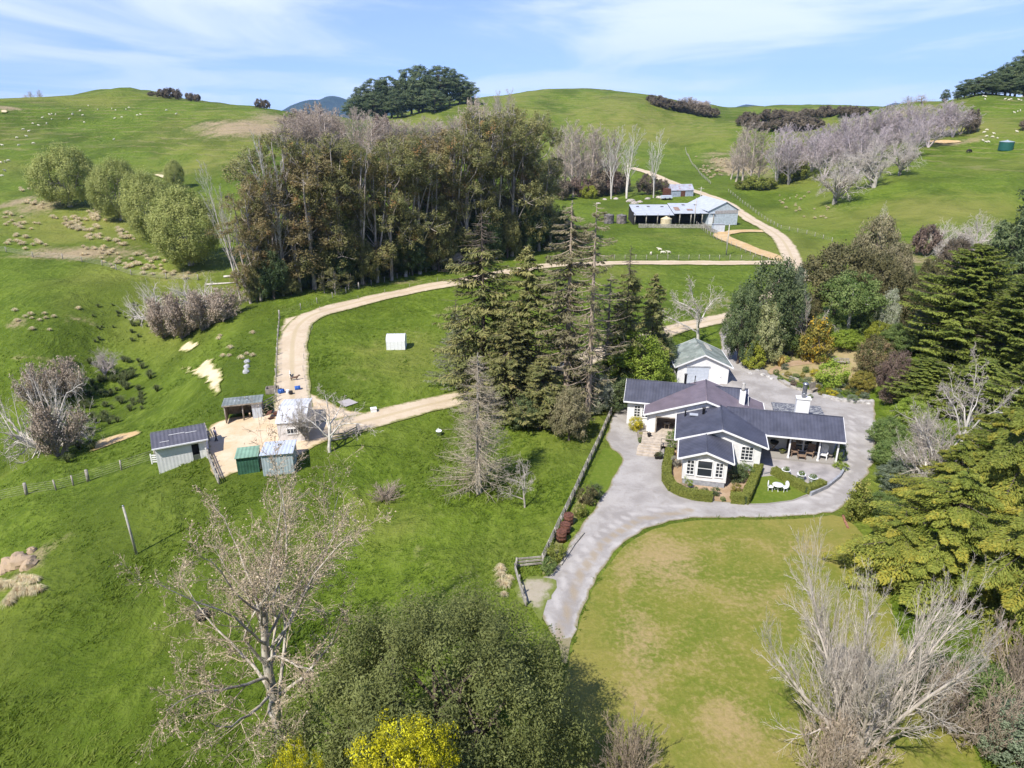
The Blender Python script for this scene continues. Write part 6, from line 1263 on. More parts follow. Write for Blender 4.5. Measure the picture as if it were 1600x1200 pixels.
# ------------------------------------------------------------------ hedges and garden edging
def hedge(pts, wd, hh, label, seed, leaf='hedge'):
    q = along(pts, .25); q = np.array(q); rng = np.random.default_rng(seed); o0 = np.array([q[0][0], q[0][1], 0])
    t = unit(np.gradient(q, axis=0)); nn = np.stack([-t[:, 1], t[:, 0]], 1)
    e = empty('hedge', (q[0][0], q[0][1], h1(*q[0])), 0, label, 'hedge')
    m = MB(); w = wd * .42; h_ = hh * .93; V = []
    for a, b in zip(q - q[0], nn): V += [(a[0] - b[0] * w, a[1] - b[1] * w, 0), (a[0] - b[0] * w, a[1] - b[1] * w, h_), (a[0] + b[0] * w, a[1] + b[1] * w, h_), (a[0] + b[0] * w, a[1] + b[1] * w, 0)]
    F_ = [(4*i+j, 4*i+4+j, 4*i+4+(j+1)%4, 4*i+(j+1)%4) for i in range(len(q) - 1) for j in range(4)] + [(0,1,2,3), (len(V)-1, len(V)-2, len(V)-3, len(V)-4)]
    m.add(V, F_); m.build('stems', LM['dkgreen'], e)
    n = int(len(q) * (wd + 2 * hh) * 250); i = rng.integers(0, len(q), n); s_ = rng.uniform(0, wd + 2 * hh, n); along_ = rng.uniform(-.13, .13, n)
    off = np.where(s_ < hh, -wd / 2, np.where(s_ < hh + wd, s_ - hh - wd / 2, wd / 2)); z = np.where(s_ < hh, s_, np.where(s_ < hh + wd, hh, s_ - hh - wd)); lump = 1 + .12 * fbm(q[i, 0] * 1.3, q[i, 1] * 1.3, seed, 2)
    p = np.column_stack([q[i] - q[0] + t[i] * along_[:, None] + nn[i] * (off * lump)[:, None], z * lump]) + rng.normal(0, .025, (n, 3))
    nr_ = np.column_stack([nn[i] * np.where(s_ < hh, -1, np.where(s_ < hh + wd, 0, 1))[:, None], np.where((s_ >= hh) & (s_ < hh + wd), 1., .2)]); nr_ = unit(nr_ + rng.normal(0, .45, (n, 3)))
    V, F = leaves(p, nr_, .11 * rng.uniform(.6, 1.3, n), .6, rng); link('foliage', np_mesh('hedge_foliage', V, F, tint=np.repeat(np.clip(rng.normal(.45, .2, n), 0, 1), 4)), LM[leaf], e)
hedge(p0([(1046,711),(1041,735),(1041,752),(1050,766),(1066,774),(1084,779),(1110,782)]), .85, .8, 'low box hedge curving round the left and front of the gabled bay', 1)
hedge(p0([(1143,784),(1164,786),(1168,776),(1176,758),(1184,737)]), .8, .9, 'clipped box hedge between the garden bed and the little lawn', 2)
hedge(p0([(1209,741),(1230,753),(1250,764),(1262,770),(1276,765),(1284,761)]), .75, .75, 'box hedge between the little lawn and the concrete patio', 3)
# raised concrete patio held by a curved wall
pat = p0([(1188,727),(1200,712),(1236,712),(1308,724),(1316,736),(1308,748),(1288,762),(1268,772),(1256,766),(1209,738),(1189,743)])
pe = empty('patio', (*pat[0], 0), 0, 'grey concrete patio with a curved retaining wall in front of the verandah', 'patio')
pp = [(x - pat[0][0], y - pat[0][1]) for x, y in smooth_poly(pat, 1)]
m = MB(); m.prism(pp, 'z', -.2, .19); m.build('slab', M['plinth'], pe)
m = MB(); m.add([(x, y, .195) for x, y in pp], [tuple(range(len(pp)))]); m.build('paving', plain('patio_paving', (.33,.305,.29), .9, .18, .6), pe)
we = p0([(1319,735),(1312,747),(1292,763),(1266,775)])
def wall(name, pts, wd, hh, mat, label, cat='wall', z=0):
    q = along(pts, .5); q = np.array(q); t = unit(np.gradient(q, axis=0)); nn = np.stack([-t[:, 1], t[:, 0]], 1) * wd / 2; zz_ = H(q[:, 0], q[:, 1])
    o = empty(name, (q[0][0], q[0][1], zz_[0] + z), 0, label, cat); m = MB(); V = []
    for a, b, c in zip(q - q[0], nn, zz_ - zz_[0]): V += [(a[0] - b[0], a[1] - b[1], c - .2), (a[0] - b[0], a[1] - b[1], c + hh), (a[0] + b[0], a[1] + b[1], c + hh), (a[0] + b[0], a[1] + b[1], c - .2)]
    m.add(V, [(4*i+j, 4*i+4+j, 4*i+4+(j+1)%4, 4*i+(j+1)%4) for i in range(len(q) - 1) for j in range(4)] + [(0,1,2,3), (len(V)-1, len(V)-2, len(V)-3, len(V)-4)])
    m.build('body', mat, o); return o
wall('retaining_wall', we, .22, .42, M['plinth'], 'low curved grey retaining wall along the outer edge of the patio')
wall('log_edging', p0([(1222,586),(1246,594),(1270,600),(1292,606)]), .22, .25, M['fencewood'], 'long pale log edging across the terraced garden', 'edging')
wall('stone_edging', p0([(1284,620),(1310,626),(1340,630),(1364,632)]), .5, .35, M['stone'], 'rough pale stone edging between garden and gravel on the right', 'edging')
wall('timber_edging', p0([(1217,596),(1232,605),(1256,612),(1268,614)]), .15, .35, M['fencewood'], 'raised timber edging at the front of the garden bed', 'edging')
wall('timber_edging', p0([(912,834),(897,852),(884,872),(876,884)]), .18, .18, M['fencewood'], 'weathered timber edging below the rusty drums', 'edging')
wall('brick_edging', p0([(1317,806),(1320,815),(1325,826)]), .2, .12, M['brick'], 'short line of red brick edging at the right corner of the lawn', 'edging')
wall('kerb_edging', p0([(1166,789),(1200,788),(1238,783),(1262,774)]), .10, .10, M['concrete'], 'thin pale kerb along the curved edge of the little lawn', 'edging')
# ------------------------------------------------------------------ garden furniture
def armchair(u, v, rz, mat, name, label, group=None, s=1.0, z=0, slat=False):
    x, y = at_z(u, v, z); e = empty(name, (x, y, z), rz, label, 'chair', group); e.scale = (s, s, s)
    m = MB(); m.cbox((0, 0, .42), (.62, .6, .08)); m.build('seat', mat, e)
    m = MB(); m.cbox((0, .31, .78), (.62, .08, .74), 0, -.2)
    if slat:
        m = MB()
        for k in range(5): m.cbox((-.24 + k * .12, .31, .8), (.09, .04, .78 + .1 * (2 - abs(k - 2))), 0, -.25)
    m.build('backrest', mat, e)
    for sx in (-1, 1):
        MB().cbox((sx * .32, 0, .63), (.1, .66, .05)).build('armrest', mat, e)
        for sy in (-.26, .26): MB().cbox((sx * .3, sy, .21), (.07, .07, .42)).build('leg', mat, e)
    return e
def round_back(u, v, rz, label):
    """white cast garden chair with a rounded back"""
    x, y = at_z(u, v, 0); e = empty('garden_chair', (x, y, 0), rz, label, 'chair', 'white garden chairs on the little lawn'); e.scale = (1.12, 1.12, 1.12)
    m = MB(); m.lathe([(.25, .43), (.27, .45), (.25, .48), (.02, .48)], k=14); m.build('seat', M['white_plastic'], e)
    m = MB(); m.tube([(.24 * math.cos(a), .23, .72 + .28 * math.sin(a)) for a in np.linspace(-.9, math.pi + .9, 16)], .025, 6)
    for k in (-.14, -.07, 0, .07, .14): m.tube([(k, .23, .46), (k, .23, .94 - abs(k) * .4)], .018, 5)
    m.tube([(-.2, .21, .46), (-.16, .23, .52)], .02, 5); m.tube([(.2, .21, .46), (.16, .23, .52)], .02, 5); m.prism([(-.2, .55), (.2, .55), (.2, .85), (.1, .96), (-.1, .96), (-.2, .85)], 'y', .222, .238); m.build('backrest', M['white_plastic'], e)
    for a in (.8, 2.3, 3.9, 5.5): MB().tube([(.2 * math.cos(a), .2 * math.sin(a), .45), (.25 * math.cos(a), .25 * math.sin(a), 0)], .022, 5).build('leg', M['white_plastic'], e)
round_back(1203, 767, R(75), 'white garden chair left of the round white table'); round_back(1225, 768, R(-75), 'white garden chair right of the round white table')
x, y = at_z(1214, 767); e = empty('garden_table', (x, y, 0), 0, 'round white garden table on the little lawn', 'table')
m = MB(); m.lathe([(.5, .68), (.52, .70), (.5, .73), (.02, .73)], k=20); m.build('tabletop', M['white_plastic'], e)
m = MB(); m.tube([(0, 0, .1), (0, 0, .69)], .045, 8); m.build('column', M['white_plastic'], e)
for a in (.5, 2.6, 4.7): MB().tube([(0, 0, .3), (.18 * math.cos(a), .18 * math.sin(a), .22), (.32 * math.cos(a), .32 * math.sin(a), .0)], .028, 5).build('leg', M['white_plastic'], e)
VZ = .4
armchair(1239, 711, HR + .35, M['wicker'], 'wicker_chair', 'brown wicker armchair left of the low table on the verandah', s=1.15, z=VZ); armchair(1265, 713, HR - .35, M['wicker'], 'wicker_chair', 'brown wicker armchair right of the low table on the verandah', s=1.15, z=VZ)
armchair(1286, 716, HR - .3, M['trim'], 'slatted_chair', 'white slatted wooden chair at the right end of the verandah', s=1.15, z=VZ, slat=True)
x, y = at_z(1252, 717, VZ); e = empty('low_table', (x, y, VZ), HR, 'low brown wicker table between the two wicker chairs', 'table'); m = MB(); m.cbox((0, 0, .38), (.8, .5, .06)); m.build('tabletop', M['wicker'], e)
for sx in (-.34, .34):
    for sy in (-.2, .2): MB().cbox((sx, sy, .18), (.06, .06, .36)).build('leg', M['wicker'], e)
x, y = at_z(1297, 716, VZ); e = empty('stool', (x, y, VZ), HR, 'small dark stool beside the right-hand verandah post', 'stool'); m = MB(); m.lathe([(.2, .36), (.21, .42), (.02, .42)]); m.build('seat', M['wood'], e)
for a in (.7, 2.8, 4.9): MB().tube([(.14 * math.cos(a), .14 * math.sin(a), .37), (.18 * math.cos(a), .18 * math.sin(a), 0)], .025, 5).build('leg', M['wood'], e)
x, y = at_z(1208, 704, VZ); e = empty('plant_stand', (x, y, VZ), HR, 'dark round basket planter on crossed wooden legs at the left end of the verandah', 'planter')
m = MB(); m.lathe([(.08, .72), (.36, .86), (.46, 1.1), (.44, 1.14), (.3, 1.1), (.02, 1.08)]); m.build('basket', M['dark'], e)
for rz_ in (.5, -.5): MB().cbox((0, 0, .42), (.95, .05, .06), .2, 0).build('leg', M['wicker'], e); e.children[-1].rotation_euler = (0, rz_ * 1.6, 0); e.children[-1].location = (-.42 * math.sin(rz_ * 1.6), 0, .42 - .42 * math.cos(rz_ * 1.6))
def pot(u, v, r_, h_, mat, label, z=0, leaf='midgreen', ph=.5, cat='pot', nm='flower_pot', sub=True):
    x, y = at_z(u, v, z); e = empty(nm, (x, y, z), RNG.uniform(0, 6), label, cat)
    m = MB(); m.lathe([(r_ * .62, 0), (r_ * .75, h_ * .5), (r_ * .95, h_ * .92), (r_ * 1.05, h_ * .92), (r_ * 1.05, h_), (r_ * .9, h_), (r_ * .88, h_ * .85), (.02, h_ * .85)], k=18); m.build('pot', mat, e)
    if leaf:
        me = KIND['shrub'][1]; o = bpy.data.objects.new('plant', me); COL.objects.link(o); o.parent = e; w_ = r_ * 1.7 / KIND['shrub'][3]; o.scale = (w_, w_, ph / KIND['shrub'][2]); o.location = (0, 0, h_ * .75); o.material_slots[0].link = 'OBJECT'; o.material_slots[0].material = LM[leaf]
for u, v, lb in ((1227, 742, 'white flower pot on the patio, left of three'), (1251, 749, 'white flower pot on the patio, middle of three'), (1269, 754, 'white flower pot on the patio, right of three')): pot(u, v, .42, .62, M['white_plastic'], lb, .2)
pot(1222, 708, .36, .42, plain('olive_glazed_pot', (.16,.17,.07), .4, .3, 9), 'round olive glazed pot on the verandah left of the post', VZ, leaf='hedge', ph=.3)
pot(1026, 717, .3, .4, M['dark'], 'dark plant pot at the foot of the porch rail, left one', 0, 'brown_dk', .6); pot(1031, 717, .34, .4, M['dark'], 'dark plant pot at the foot of the porch rail, right one', 0, 'dkgreen', .6); pot(1078, 764, .3, .42, plain('dark_blue_pot', (.05,.06,.09), .4), 'dark blue pot in the bed at the foot of the gable', 0, 'lime', .7)
pot(1014, 682, .24, .4, M['dark'], 'dark square-looking pot on the porch deck by the steps', .62, None)
x, y = at_z(1006, 684, 0); e = empty('planter_box', (x, y, 0), HR + .2, 'weathered timber planter box beside the front steps', 'planter')
m = MB()
for a_ in ((-.7,-.62,-.5,.5),(.62,.7,-.5,.5),(-.62,.62,-.5,-.42),(-.62,.62,.42,.5)): m.box(*a_, 0, .62)
m.build('box', M['wood'], e); m = MB(); m.box(-.62, .62, -.42, .42, .1, .5); m.build('soil', M['soil'], e)
# porch table set in the recess
xx, yy, _ = HL(-2.0, 11.9); e = empty('porch_table', (xx, yy, .6), HR, 'small wooden table inside the shaded porch', 'table'); m = MB(); m.lathe([(.45, .7), (.45, .75), (.02, .75)]); m.build('tabletop', M['deck'], e)
for a in (.7, 2.3, 3.8, 5.4): MB().tube([(.3 * math.cos(a), .3 * math.sin(a), .71), (.34 * math.cos(a), .34 * math.sin(a), 0)], .03, 5).build('leg', M['deck'], e)
# bench in the garden
p = P(1314, 570); e = empty('garden_bench', p, R(-8), 'pale wooden garden bench at the end of the garden path', 'bench')
m = MB()
for k in range(4): m.box(-1.1, 1.1, -.2 + k * .12, -.11 + k * .12, .44, .48)
m.build('seat', M['fencewood'], e); m = MB()
for k in range(3): m.box(-1.1, 1.1, .28, .32, .55 + k * .15, .65 + k * .15)
m.build('backrest', M['fencewood'], e)
for sx in (-1.02, 1.02): m = MB(); m.box(sx - .05, sx + .05, -.2, -.1, 0, .65); m.box(sx - .05, sx + .05, .26, .34, 0, .95); m.box(sx - .05, sx + .05, -.2, .3, .62, .67); m.build('leg', M['fencewood'], e)
p = P(1272, 613); e = empty('sheltered_seat', p, R(35), 'dark timber-backed seat at the edge of the gravel behind the tall chimney', 'seat')
m = MB(); m.cbox((0, .1, .45), (1.2, .5, .07)); m.build('seat', M['wood'], e); m = MB(); m.cbox((0, .36, .85), (1.3, .06, .9), 0, -.15); m.build('backrest', M['wood'], e)
for sx in (-.5, .5): MB().cbox((sx, .1, .21), (.08, .45, .42)).build('leg', M['wood'], e)
def boulder(u, v, sx, sy, sz, mat, name, label, seed, z=0, group=None):
    p = P(u, v); rng = np.random.default_rng(seed); nu, nv = 14, 9; V = []
    for j in range(nv):
        for i in range(nu):
            th = 2 * math.pi * i / nu; ph = math.pi * j / (nv - 1); d = np.array([math.sin(ph) * math.cos(th), math.sin(ph) * math.sin(th), math.cos(ph)]); k = 1 + .38 * float(fbm([d[0] * 1.7 + seed], [d[1] * 1.7 + d[2] * 2.3], seed, 3)[0]); V.append((d[0] * sx * k, d[1] * sy * k, d[2] * sz * k))
    F_ = [(j*nu+i, j*nu+(i+1)%nu, (j+1)*nu+(i+1)%nu, (j+1)*nu+i) for j in range(nv - 1) for i in range(nu)]
    o = MB().add(V, F_).build(name, mat); o.location = p + Vector((0, 0, z)); o.rotation_euler = (0, 0, rng.uniform(0, 6)); return tag(o, label, 'rock', group)
for k, (u, v, a, b, c) in enumerate(((18, 884, 1.3, .8, .75), (36, 880, 1.2, .8, .8), (46, 884, .8, .7, .7), (28, 876, 1.0, .7, .7), (8, 890, .9, .7, .5), (50, 862, .45, .4, .5))):
    boulder(u, v, a, b, c, M['rock'], 'boulder', 'pinkish pale limestone boulder in the outcrop at the left edge', 10 + k, group='boulders of the left outcrop')
for k, (u, v) in enumerate(((386, 566), (386, 574), (385, 582))): boulder(u, v, .5, .45, .5, plain('grey_rock', (.42,.42,.41), .9, .2), 'boulder', 'grey rock standing in the grass above the open shed', 20 + k, group='grey rocks above the open shed')
for k, (u, v) in enumerate(((1192, 586), (1200, 589), (1206, 592), (1172, 584), (1183, 580), (1345, 628), (1356, 631), (1362, 627))): boulder(u, v, .4, .35, .3, M['stone'], 'stone', 'pale stone edging the terraced garden', 40 + k, group='stones of the terraced garden')
for k, (u, v, s_) in enumerate(((945, 312, .9), (962, 311, 1.0), (985, 315, 1.6), (992, 318, 1.3), (1000, 316, 1.0), (1012, 311, 1.0), (1030, 309, 1.2), (1036, 311, .9), (935, 318, .7))): boulder(u, v, s_ * 1.2, s_ * .8, s_ * .6, plain('bleached_rubble', (.42,.37,.32), .9, .3) if k == 0 else bpy.data.materials['bleached_rubble'], 'rubble_heap', 'pale heap of rubble and logs in the grass behind the tanks', 60 + k, group='rubble heaps behind the tanks')
def log(u0, v0, u1, v1, r_, label, z=.3):
    a, b = P(u0, v0), P(u1, v1); mid = (a + b) / 2 + Vector((0, 0, -.1)); up = Vector((0, 0, z)); o = MB().tube([Vector((0, 0, r_)), mid - a + up, b - a + Vector((0, 0, r_))], [r_, r_ * .8, r_ * .35], 8).build('fallen_log', M['fencewood'] if False else BK['bleached']); o.location = a; tag(o, label, 'log')
log(322, 446, 384, 442, .2, 'long bleached fallen trunk above the olive willow clump'); log(350, 434, 382, 431, .24, 'bleached fallen trunk nearest the gum grove')
# ------------------------------------------------------------------ drums, bits and pieces
def drum(u, v, r_, h_, mat, label, nm='rusty_drum', lying=False, group=None, cat='drum'):
    p = P(u, v); e = empty(nm, p, RNG.uniform(0, 6), label, cat, group)
    m = MB(); m.lathe([(r_, 0), (r_, h_ * .32), (r_ * 1.04, h_ * .33), (r_, h_ * .35), (r_, h_ * .65), (r_ * 1.04, h_ * .66), (r_, h_ * .68), (r_, h_)], k=16); b = m.build('barrel', mat, e)
    m = MB(); m.lathe([(r_ * 1.03, h_ - .02), (r_ * 1.03, h_ + .03), (r_ * .93, h_ + .03), (.02, h_ + .01)], k=16); m.build('rim', mat, b if False else e)
    if lying: e.rotation_euler = (R(88), 0, RNG.uniform(0, 6)); e.location.z += r_
drum(888, 819, .45, 1.0, M['rust'], 'rusty drum planter highest up the fence bed'); drum(883, 833, .45, .95, M['rust'], 'rusty drum planter in the middle of the fence bed'); drum(877, 845, .45, 1.0, M['rust'], 'rusty drum planter lowest in the fence bed')
drum(444, 614, 0.31, 0.68, M['blue_plastic'], 'blue plastic drum lying at the top corner of the white cottage shed', 'plastic_drum', True); drum(450, 616, 0.20, 0.60, M['white_plastic'], 'white plastic drum beside the blue one', 'plastic_drum'); drum(461, 610, 0.29, 0.68, M['blue_plastic'], 'blue plastic drum lying alone on the track edge', 'plastic_drum', True); drum(455, 617, 0.24, 0.52, M['dark'], 'black drum among the blue ones', 'plastic_drum')
p = P(429, 652); e = empty('scrap_pile', p, .3, 'pile of rusty scrap iron between the open shed and the white cottage shed', 'scrap pile')
for k in range(5): MB().cbox((RNG.uniform(-.7, .7), RNG.uniform(-.5, .5), .2 + k * .1), (RNG.uniform(.6, 1.2), RNG.uniform(.3, .7), .1), RNG.uniform(0, 3), RNG.uniform(-.5, .5)).build('sheet', M['rust'], e)
p = P(426, 613); e = empty('wooden_crate', p, .2, 'open wooden crate in the grass left of the wire fence', 'crate'); m = MB()
for a_ in ((-.8,-.72,-.6,.6),(.72,.8,-.6,.6),(-.72,.72,-.6,-.52),(-.72,.72,.52,.6)): m.box(*a_, 0, .7)
m.build('sides', M['wood'], e); m = MB(); m.box(-.72, .72, -.52, .52, 0, .08); m.build('floor', M['wood'], e)
def trough(u, v, rz, L_, mat, label):
    p = P(u, v); e = empty('water_trough', p, rz, label, 'trough'); m = MB(); a, b = L_ / 2, .45
    m.box(-a, a, -b, b, 0, .12); m.box(-a, a, -b, -b + .08, .12, .6); m.box(-a, a, b - .08, b, .12, .6); m.box(-a, -a + .08, -b + .08, b - .08, .12, .6); m.box(a - .08, a, -b + .08, b - .08, .12, .6); m.build('basin', mat, e)
    m = MB(); m.box(-a + .08, a - .08, -b + .08, b - .08, .4, .5); m.build('water', M['glass'], e)
drum(317, 965, .48, .55, M['black'], 'black rubber tub lying under the huge leafless tree', 'feed_tub', False, None, 'tub')
p = P(584, 644); e = empty('white_box', p, .3, 'small white box beside the lower track', 'box'); m = MB(); m.box(-.35, .35, -.3, .3, 0, .5); m.build('body', M['white_plastic'], e); m = MB(); m.box(-.38, .38, -.33, .33, .5, .56); m.build('lid', M['white_plastic'], e)
p = P(686, 680); e = empty('white_bucket', p, 0, 'white bucket in the grass left of the larch', 'bucket'); m = MB(); m.lathe([(.26, 0), (.34, .55), (.36, .55), (.36, .6), (.3, .6), (.02, .3)]); m.build('tub', M['white_plastic'], e); m = MB(); m.tube([(.34 * math.cos(a), 0, .58 + .3 * math.sin(a)) for a in np.linspace(0, math.pi, 9)], .015, 4); m.build('handle', M['metal'], e)
trough(1076, 303, .2, 3, M['zinc'], 'x') if False else None
p = P(1041, 312); e = empty('farm_trailer', p, .2, 'pale blue trailer load beside the old iron shed', 'trailer'); m = MB(); m.box(-2, 2, -1, 1, .6, 1.0); m.box(-1.9, 1.9, -.9, .9, 1.0, 1.5); m.build('tray', M['blue_roof'], e)
for sx in (-.9, .9): o = MB().lathe([(.4, -.12), (.42, 0), (.4, .12)], k=14).build('wheel', M['black'], e); o.rotation_euler = (R(90), 0, 0); o.location = (sx, -1.05, .42)
for nm, u, v, L_, sd, lb in (('gate', 324, 716, 2.4, 1.9, 'white timber gate standing open at the left entrance of the stock yard'), ('gate', 238, 725, 1.6, 1.2, 'small white gate at the left end of the white corrugated shed')):
    p = P(u, v); e = empty(nm, p, sd if nm == 'gate' and u > 300 else .1, lb, 'gate')
    for x_ in (0, L_): MB().box(x_ - .06, x_ + .06, -.06, .06, 0, 1.25).build('post', M['trim'], e)
    m = MB()
    for k in range(4): m.box(0, L_, -.03, .03, .2 + k * .27, .33 + k * .27)
    m.build('rails', M['trim'], e)

# ------------------------------------------------------------------ people and animals
def skin_mesh(name, verts, edges, radii, sub=2):
    me = bpy.data.meshes.new(name); me.from_pydata(verts, edges, []); o = bpy.data.objects.new(name, me); COL.objects.link(o)
    md = o.modifiers.new('s', 'SKIN'); sv = me.skin_vertices[0].data
    for i, r_ in enumerate(radii): sv[i].radius = (r_, r_) if not isinstance(r_, tuple) else r_
    sv[0].use_root = True
    ss = o.modifiers.new('u', 'SUBSURF'); ss.levels = ss.render_levels = sub
    dg = bpy.context.evaluated_depsgraph_get(); ev = bpy.data.meshes.new_from_object(o.evaluated_get(dg)); bpy.data.objects.remove(o); ev.name = name
    ev.polygons.foreach_set('use_smooth', np.ones(len(ev.polygons), bool)); return ev
def quad(name, L, hgt, body, neck, head, legr, tail, graze=False):
    """a four-legged animal: deep chest, narrower belly, jointed legs, head on a neck; x is forward"""
    b = hgt * .72; V = []; E = []; Rr = []
    def a(p, r_, par=None):
        V.append(p); Rr.append(r_)
        if par is not None: E.append((par, len(V) - 1))
        return len(V) - 1
    hip = a((-L * .38, 0, b), body * .92); mid = a((0, 0, b - .02 * hgt), body * .96, hip); ch = a((L * .34, 0, b - .03 * hgt), body, mid)
    hz_ = .28 * hgt if graze else hgt * 1.02; n1 = a((L * .52, 0, b + (.0 if graze else .16) * hgt), neck, ch); hd = a((L * .66, 0, hz_ + .05), head, n1); a((L * .66 + head * 2.1, 0, hz_ - head * .7), head * .55, hd)
    for s_ in (-1, 1): a((L * .64, s_ * head * 1.5, hz_ + head * .7), head * .28, hd)
    a((-L * .52, 0, b - .12 * hgt), tail, hip)
    for s_ in (-1, 1):
        k = a((L * .33, s_ * body * .55, b * .55), legr * 1.35, ch); k = a((L * .34, s_ * body * .55, b * .28), legr, k); a((L * .33, s_ * body * .55, 0), legr * .85, k)
        k = a((-L * .33, s_ * body * .55, b * .58), legr * 1.6, hip); k = a((-L * .43, s_ * body * .55, b * .33), legr * .95, k); a((-L * .38, s_ * body * .55, 0), legr * .85, k)
    return skin_mesh(name, V, E, Rr, 1)
SHEEP = [quad('sheep_body', 1.15, .82, .27, .15, .105, .05, .05, g) for g in (True, False)]
wool_ = NT('cream_wool', .95, .1); wool_.color(wool_.mix(wool_.ramp(wool_.noise(wool_.obj(), 9, 4), .35, .65), (.58,.52,.40), (.72,.67,.55))); wool_.bump(wool_.noise(wool_.obj(), 14, 3), .8, .05)
for me in SHEEP: me.materials.append(wool_.m)
def animal(me, u, v, label, group, name='sheep', cat='sheep', s=1.0, rz=None):
    o = bpy.data.objects.new(name, me); COL.objects.link(o); o.location = P(u, v); o.rotation_euler = (0, 0, RNG.uniform(0, 6.28) if rz is None else rz); o.scale = (s, s, s); return tag(o, label, cat, group)
for i, (u, v) in enumerate([(138,166),(125,174),(153,172),(175,171),(181,173),(197,172),(202,169),(129,181),(132,192),(108,187),(114,179),(78,180),(81,179),(87,180),(81,187),(73,194),(51,194),(61,197),(36,203),(45,206),(26,216),(42,214),(52,225),(4,228),(215,181),(220,180),(190,184),(179,186),(260,173),(275,179),(2,255),(8,254),(14,252),(8,268),(4,276),(178,219),(113,180),(66,185),(30,228)]):
    animal(SHEEP[i % 2], u, v, 'white sheep grazing on the left-hand hill', 'sheep on the left-hand hill', s=.95)
for i, (u, v) in enumerate([(868,398),(882,392),(886,396.5),(896,396.5)]): animal(SHEEP[i % 2], u + 150 if False else u + 149, v, 'white sheep in the green paddock beyond the straight track', 'sheep beyond the straight track', s=.95)
for i, (u, v) in enumerate([(1536,151),(1540,152),(1555,148),(1561,148),(1539,156),(1570,156),(1580,156),(1592,157),(1597,152),(1585,177),(1590,175),(1594,174),(1541,204),(1537,208),(1542,214),(1553,210),(1550,215),(1536,221),(1540,223),(1545,223),(1558,217),(1589,207),(1596,158),(1576,157)]):
    animal(SHEEP[i % 2], u, v, 'white sheep on the right-hand hill', 'sheep on the right-hand hill', s=.9)
COW = quad('cow_body', 2.1, 1.35, .40, .22, .17, .09, .06, True); COW.materials.append(plain('black_brown_hide', (.035,.028,.022), .7, .3, 3))
animal(COW, 1513, 239, 'dark brown cow grazing left of the green water tank', None, 'cow', 'cow', 1.15, .4); animal(COW, 357, 312, 'black cow beside the gum grove on the left', None, 'cow', 'cow', 1.0, 2.6)
DOG = quad('dog_body', .85, .6, .13, .085, .075, .032, .03); 
dm = NT('black_and_white_coat', .85, .1); dm.color(dm.mix(dm.ramp(dm.noise(dm.obj(), 3.2, 2), .48, .52), (.7,.66,.58), (.03,.03,.03))); DOG.materials.append(dm.m)
animal(DOG, 454, 590, 'black and white dog on the pale track above the white cottage shed', None, 'dog', 'dog', 1.15, 1.9)
DOG2 = DOG.copy(); DOG2.materials.clear(); DOG2.materials.append(plain('brown_coat', (.16,.10,.07), .85, .3, 5)); animal(DOG2, 460, 595, 'brown dog on the pale track above the white cottage shed', None, 'dog', 'dog', 1.2, .3)
DOG3 = DOG.copy(); DOG3.materials.clear(); DOG3.materials.append(plain('tan_and_white_coat', (.55,.42,.28), .85, .35, 4)); animal(DOG3, 391, 651, 'pale tan dog in front of the open shed', None, 'dog', 'dog', 1.2, -1.2)
# the person in the yard, walking away from the white shed with head bent
def person(u, v, label, rz):
    p = P(u, v); e = empty('person', p, rz, label, 'person')
    V = [(0,0,.93),(0,.0,1.12),(0,.02,1.36),(0,.03,1.50),(0,.02,1.56),(0,.0,1.66),(0,-.01,1.76)]; E = [(i, i + 1) for i in range(6)]; Rr = [.145,.135,.15,.075,.058,.098,.07]
    def ch(par, pts):
        for q, r_ in pts: V.append(q); Rr.append(r_); E.append((par, len(V) - 1)); par = len(V) - 1
        return par
    for s_ in (-1, 1):
        ch(0, [((s_ * .09, .0, .88), .10), ((s_ * .10, -.05 * s_ - .02, .50), .066), ((s_ * .10, .10 * s_ + .02, .09), .046), ((s_ * .11, .10 * s_ - .10, .04), .042)])
        hnd = ch(2, [((s_ * .19, .02, 1.41), .068), ((s_ * .25, .04, 1.13), .05), ((s_ * .23, -.14, .93), .038), ((s_ * .22, -.18, .86), .034)])
        for k in range(4): ch(hnd, [((s_ * (.205 + .012 * k), -.20 - .006 * k, .815), .010), ((s_ * (.20 + .012 * k), -.215, .765 + .006 * abs(k - 1.5)), .008)])
        ch(hnd, [((s_ * .19, -.205, .85), .011), ((s_ * .185, -.225, .82), .009)])
    ch(5, [((0, -.105, 1.655), .022)])
    me = skin_mesh('person_body', V, E, Rr, 2); me.materials.append(plain('skin', (.48,.30,.22), .6)); link('body', me, None, e)
    def shell(name, keep, grow_, mat):
        m2 = me.copy(); import bmesh
        bm = bmesh.new(); bm.from_mesh(m2); bmesh.ops.delete(bm, geom=[f for f in bm.faces if not keep(f.calc_center_median())], context='FACES'); bm.normal_update()
        for vt in bm.verts: vt.co += vt.normal * grow_
        bm.to_mesh(m2); bm.free(); o = link(name, m2, mat, e); return o
    shell('jacket', lambda c: c.z > .86 and c.z < 1.52 and not (c.z < .95 and abs(c.x) > .17) , .014, plain('lilac_grey_jacket', (.24,.23,.32), .85, .1))
    shell('trousers', lambda c: .10 < c.z < .90 and abs(c.x) < .19, .012, plain('dark_trousers', (.035,.035,.05), .85, .1))
    for s_ in (-1, 1): MB().cbox((s_ * .11, .10 * s_ - .06, .05), (.10, .27, .10)).build('boot', M['black'], e)
    m = MB(); m.lathe([(.108, 1.70), (.104, 1.76), (.075, 1.82), (.02, 1.845)], (0, .005, 0), 14); m.build('hair', M['dark'], e)
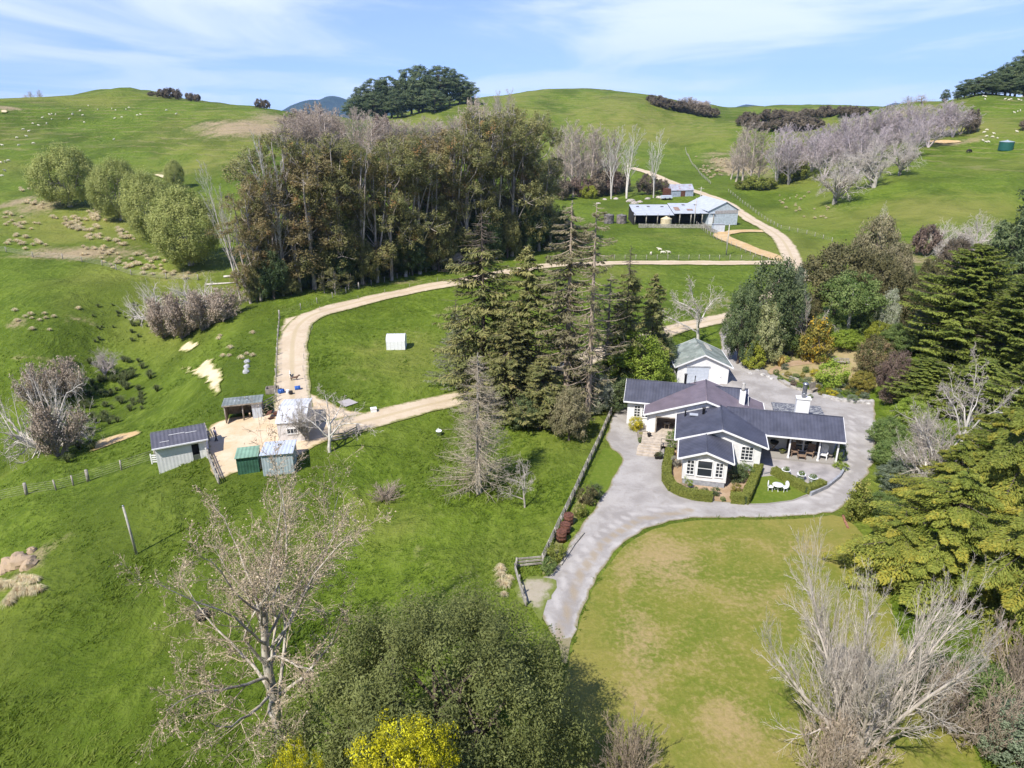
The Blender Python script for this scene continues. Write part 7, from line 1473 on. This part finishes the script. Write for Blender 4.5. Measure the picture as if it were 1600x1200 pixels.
person(338.5, 690, 'person in a lilac-grey jacket and dark trousers standing beside the white corrugated shed', 2.4)

# ------------------------------------------------------------------ rough grass standing up in the near paddocks
rg2 = np.random.default_rng(99); N0 = 120000
a_ = rg2.uniform(-.92, .92, N0); Yg = rg2.uniform(26, 128, N0) ; Xg = a_ * (Yg * .95 + 12); den = fbm(Xg / 7, Yg / 7, 61, 3) + .5 * fbm(Xg / 1.6, Yg / 1.6, 62, 2)
ok = (den > rg2.uniform(-.55, .55, N0)) & (rg2.uniform(size=N0) < np.interp(Yg, [26, 60, 128], [1, .9, .35]))
for k in SHEETS + [p0([(1040,600),(985,590),(960,640),(1040,760),(1180,790),(1380,700),(1400,560),(1150,500)])]: ok &= ~inside(k, Xg, Yg)
ok &= ~((padmask(Xg, Yg) > .99) & (Xg > 12) & (Yg > 60))
Xg, Yg = Xg[ok], Yg[ok]; Zg = H(Xg, Yg); n = len(Xg); nb = 4; hgt_ = np.repeat(.07 + .15 * np.clip(.5 + den[ok], 0, 1.3) * rg2.uniform(.5, 1.3, n), nb); tn = np.repeat(np.clip(.4 + .9 * fbm(Xg / 5, Yg / 5, 71, 3) + rg2.normal(0, .12, n), 0, .9), nb)
bx_ = np.repeat(np.column_stack([Xg, Yg, Zg - .02]), nb, 0) + np.column_stack([rg2.normal(0, .11, (n * nb, 2)), np.zeros(n * nb)])
an = rg2.uniform(0, 6.283, n * nb); sd = np.column_stack([np.cos(an), np.sin(an), np.zeros(n * nb)]) * (hgt_ * .28)[:, None]; le = np.column_stack([rg2.normal(.12, .16, n * nb), rg2.normal(.12, .16, n * nb), hgt_])
V = np.stack([bx_ - sd, bx_ + sd, bx_ + sd * .35 + le, bx_ - sd * .35 + le], 1).reshape(-1, 3)
me = np_mesh('grass', V, np.arange(len(V)).reshape(-1, 4), tint=np.repeat(tn, 4)); o = link('grass', me, leafmat('rough_grass_blade', (.066,.108,.006), (.115,.158,.016), (.16,.19,.034), .4, 0)); tag(o, 'rough green pasture grass standing in the near paddocks', 'grass', kind='stuff')
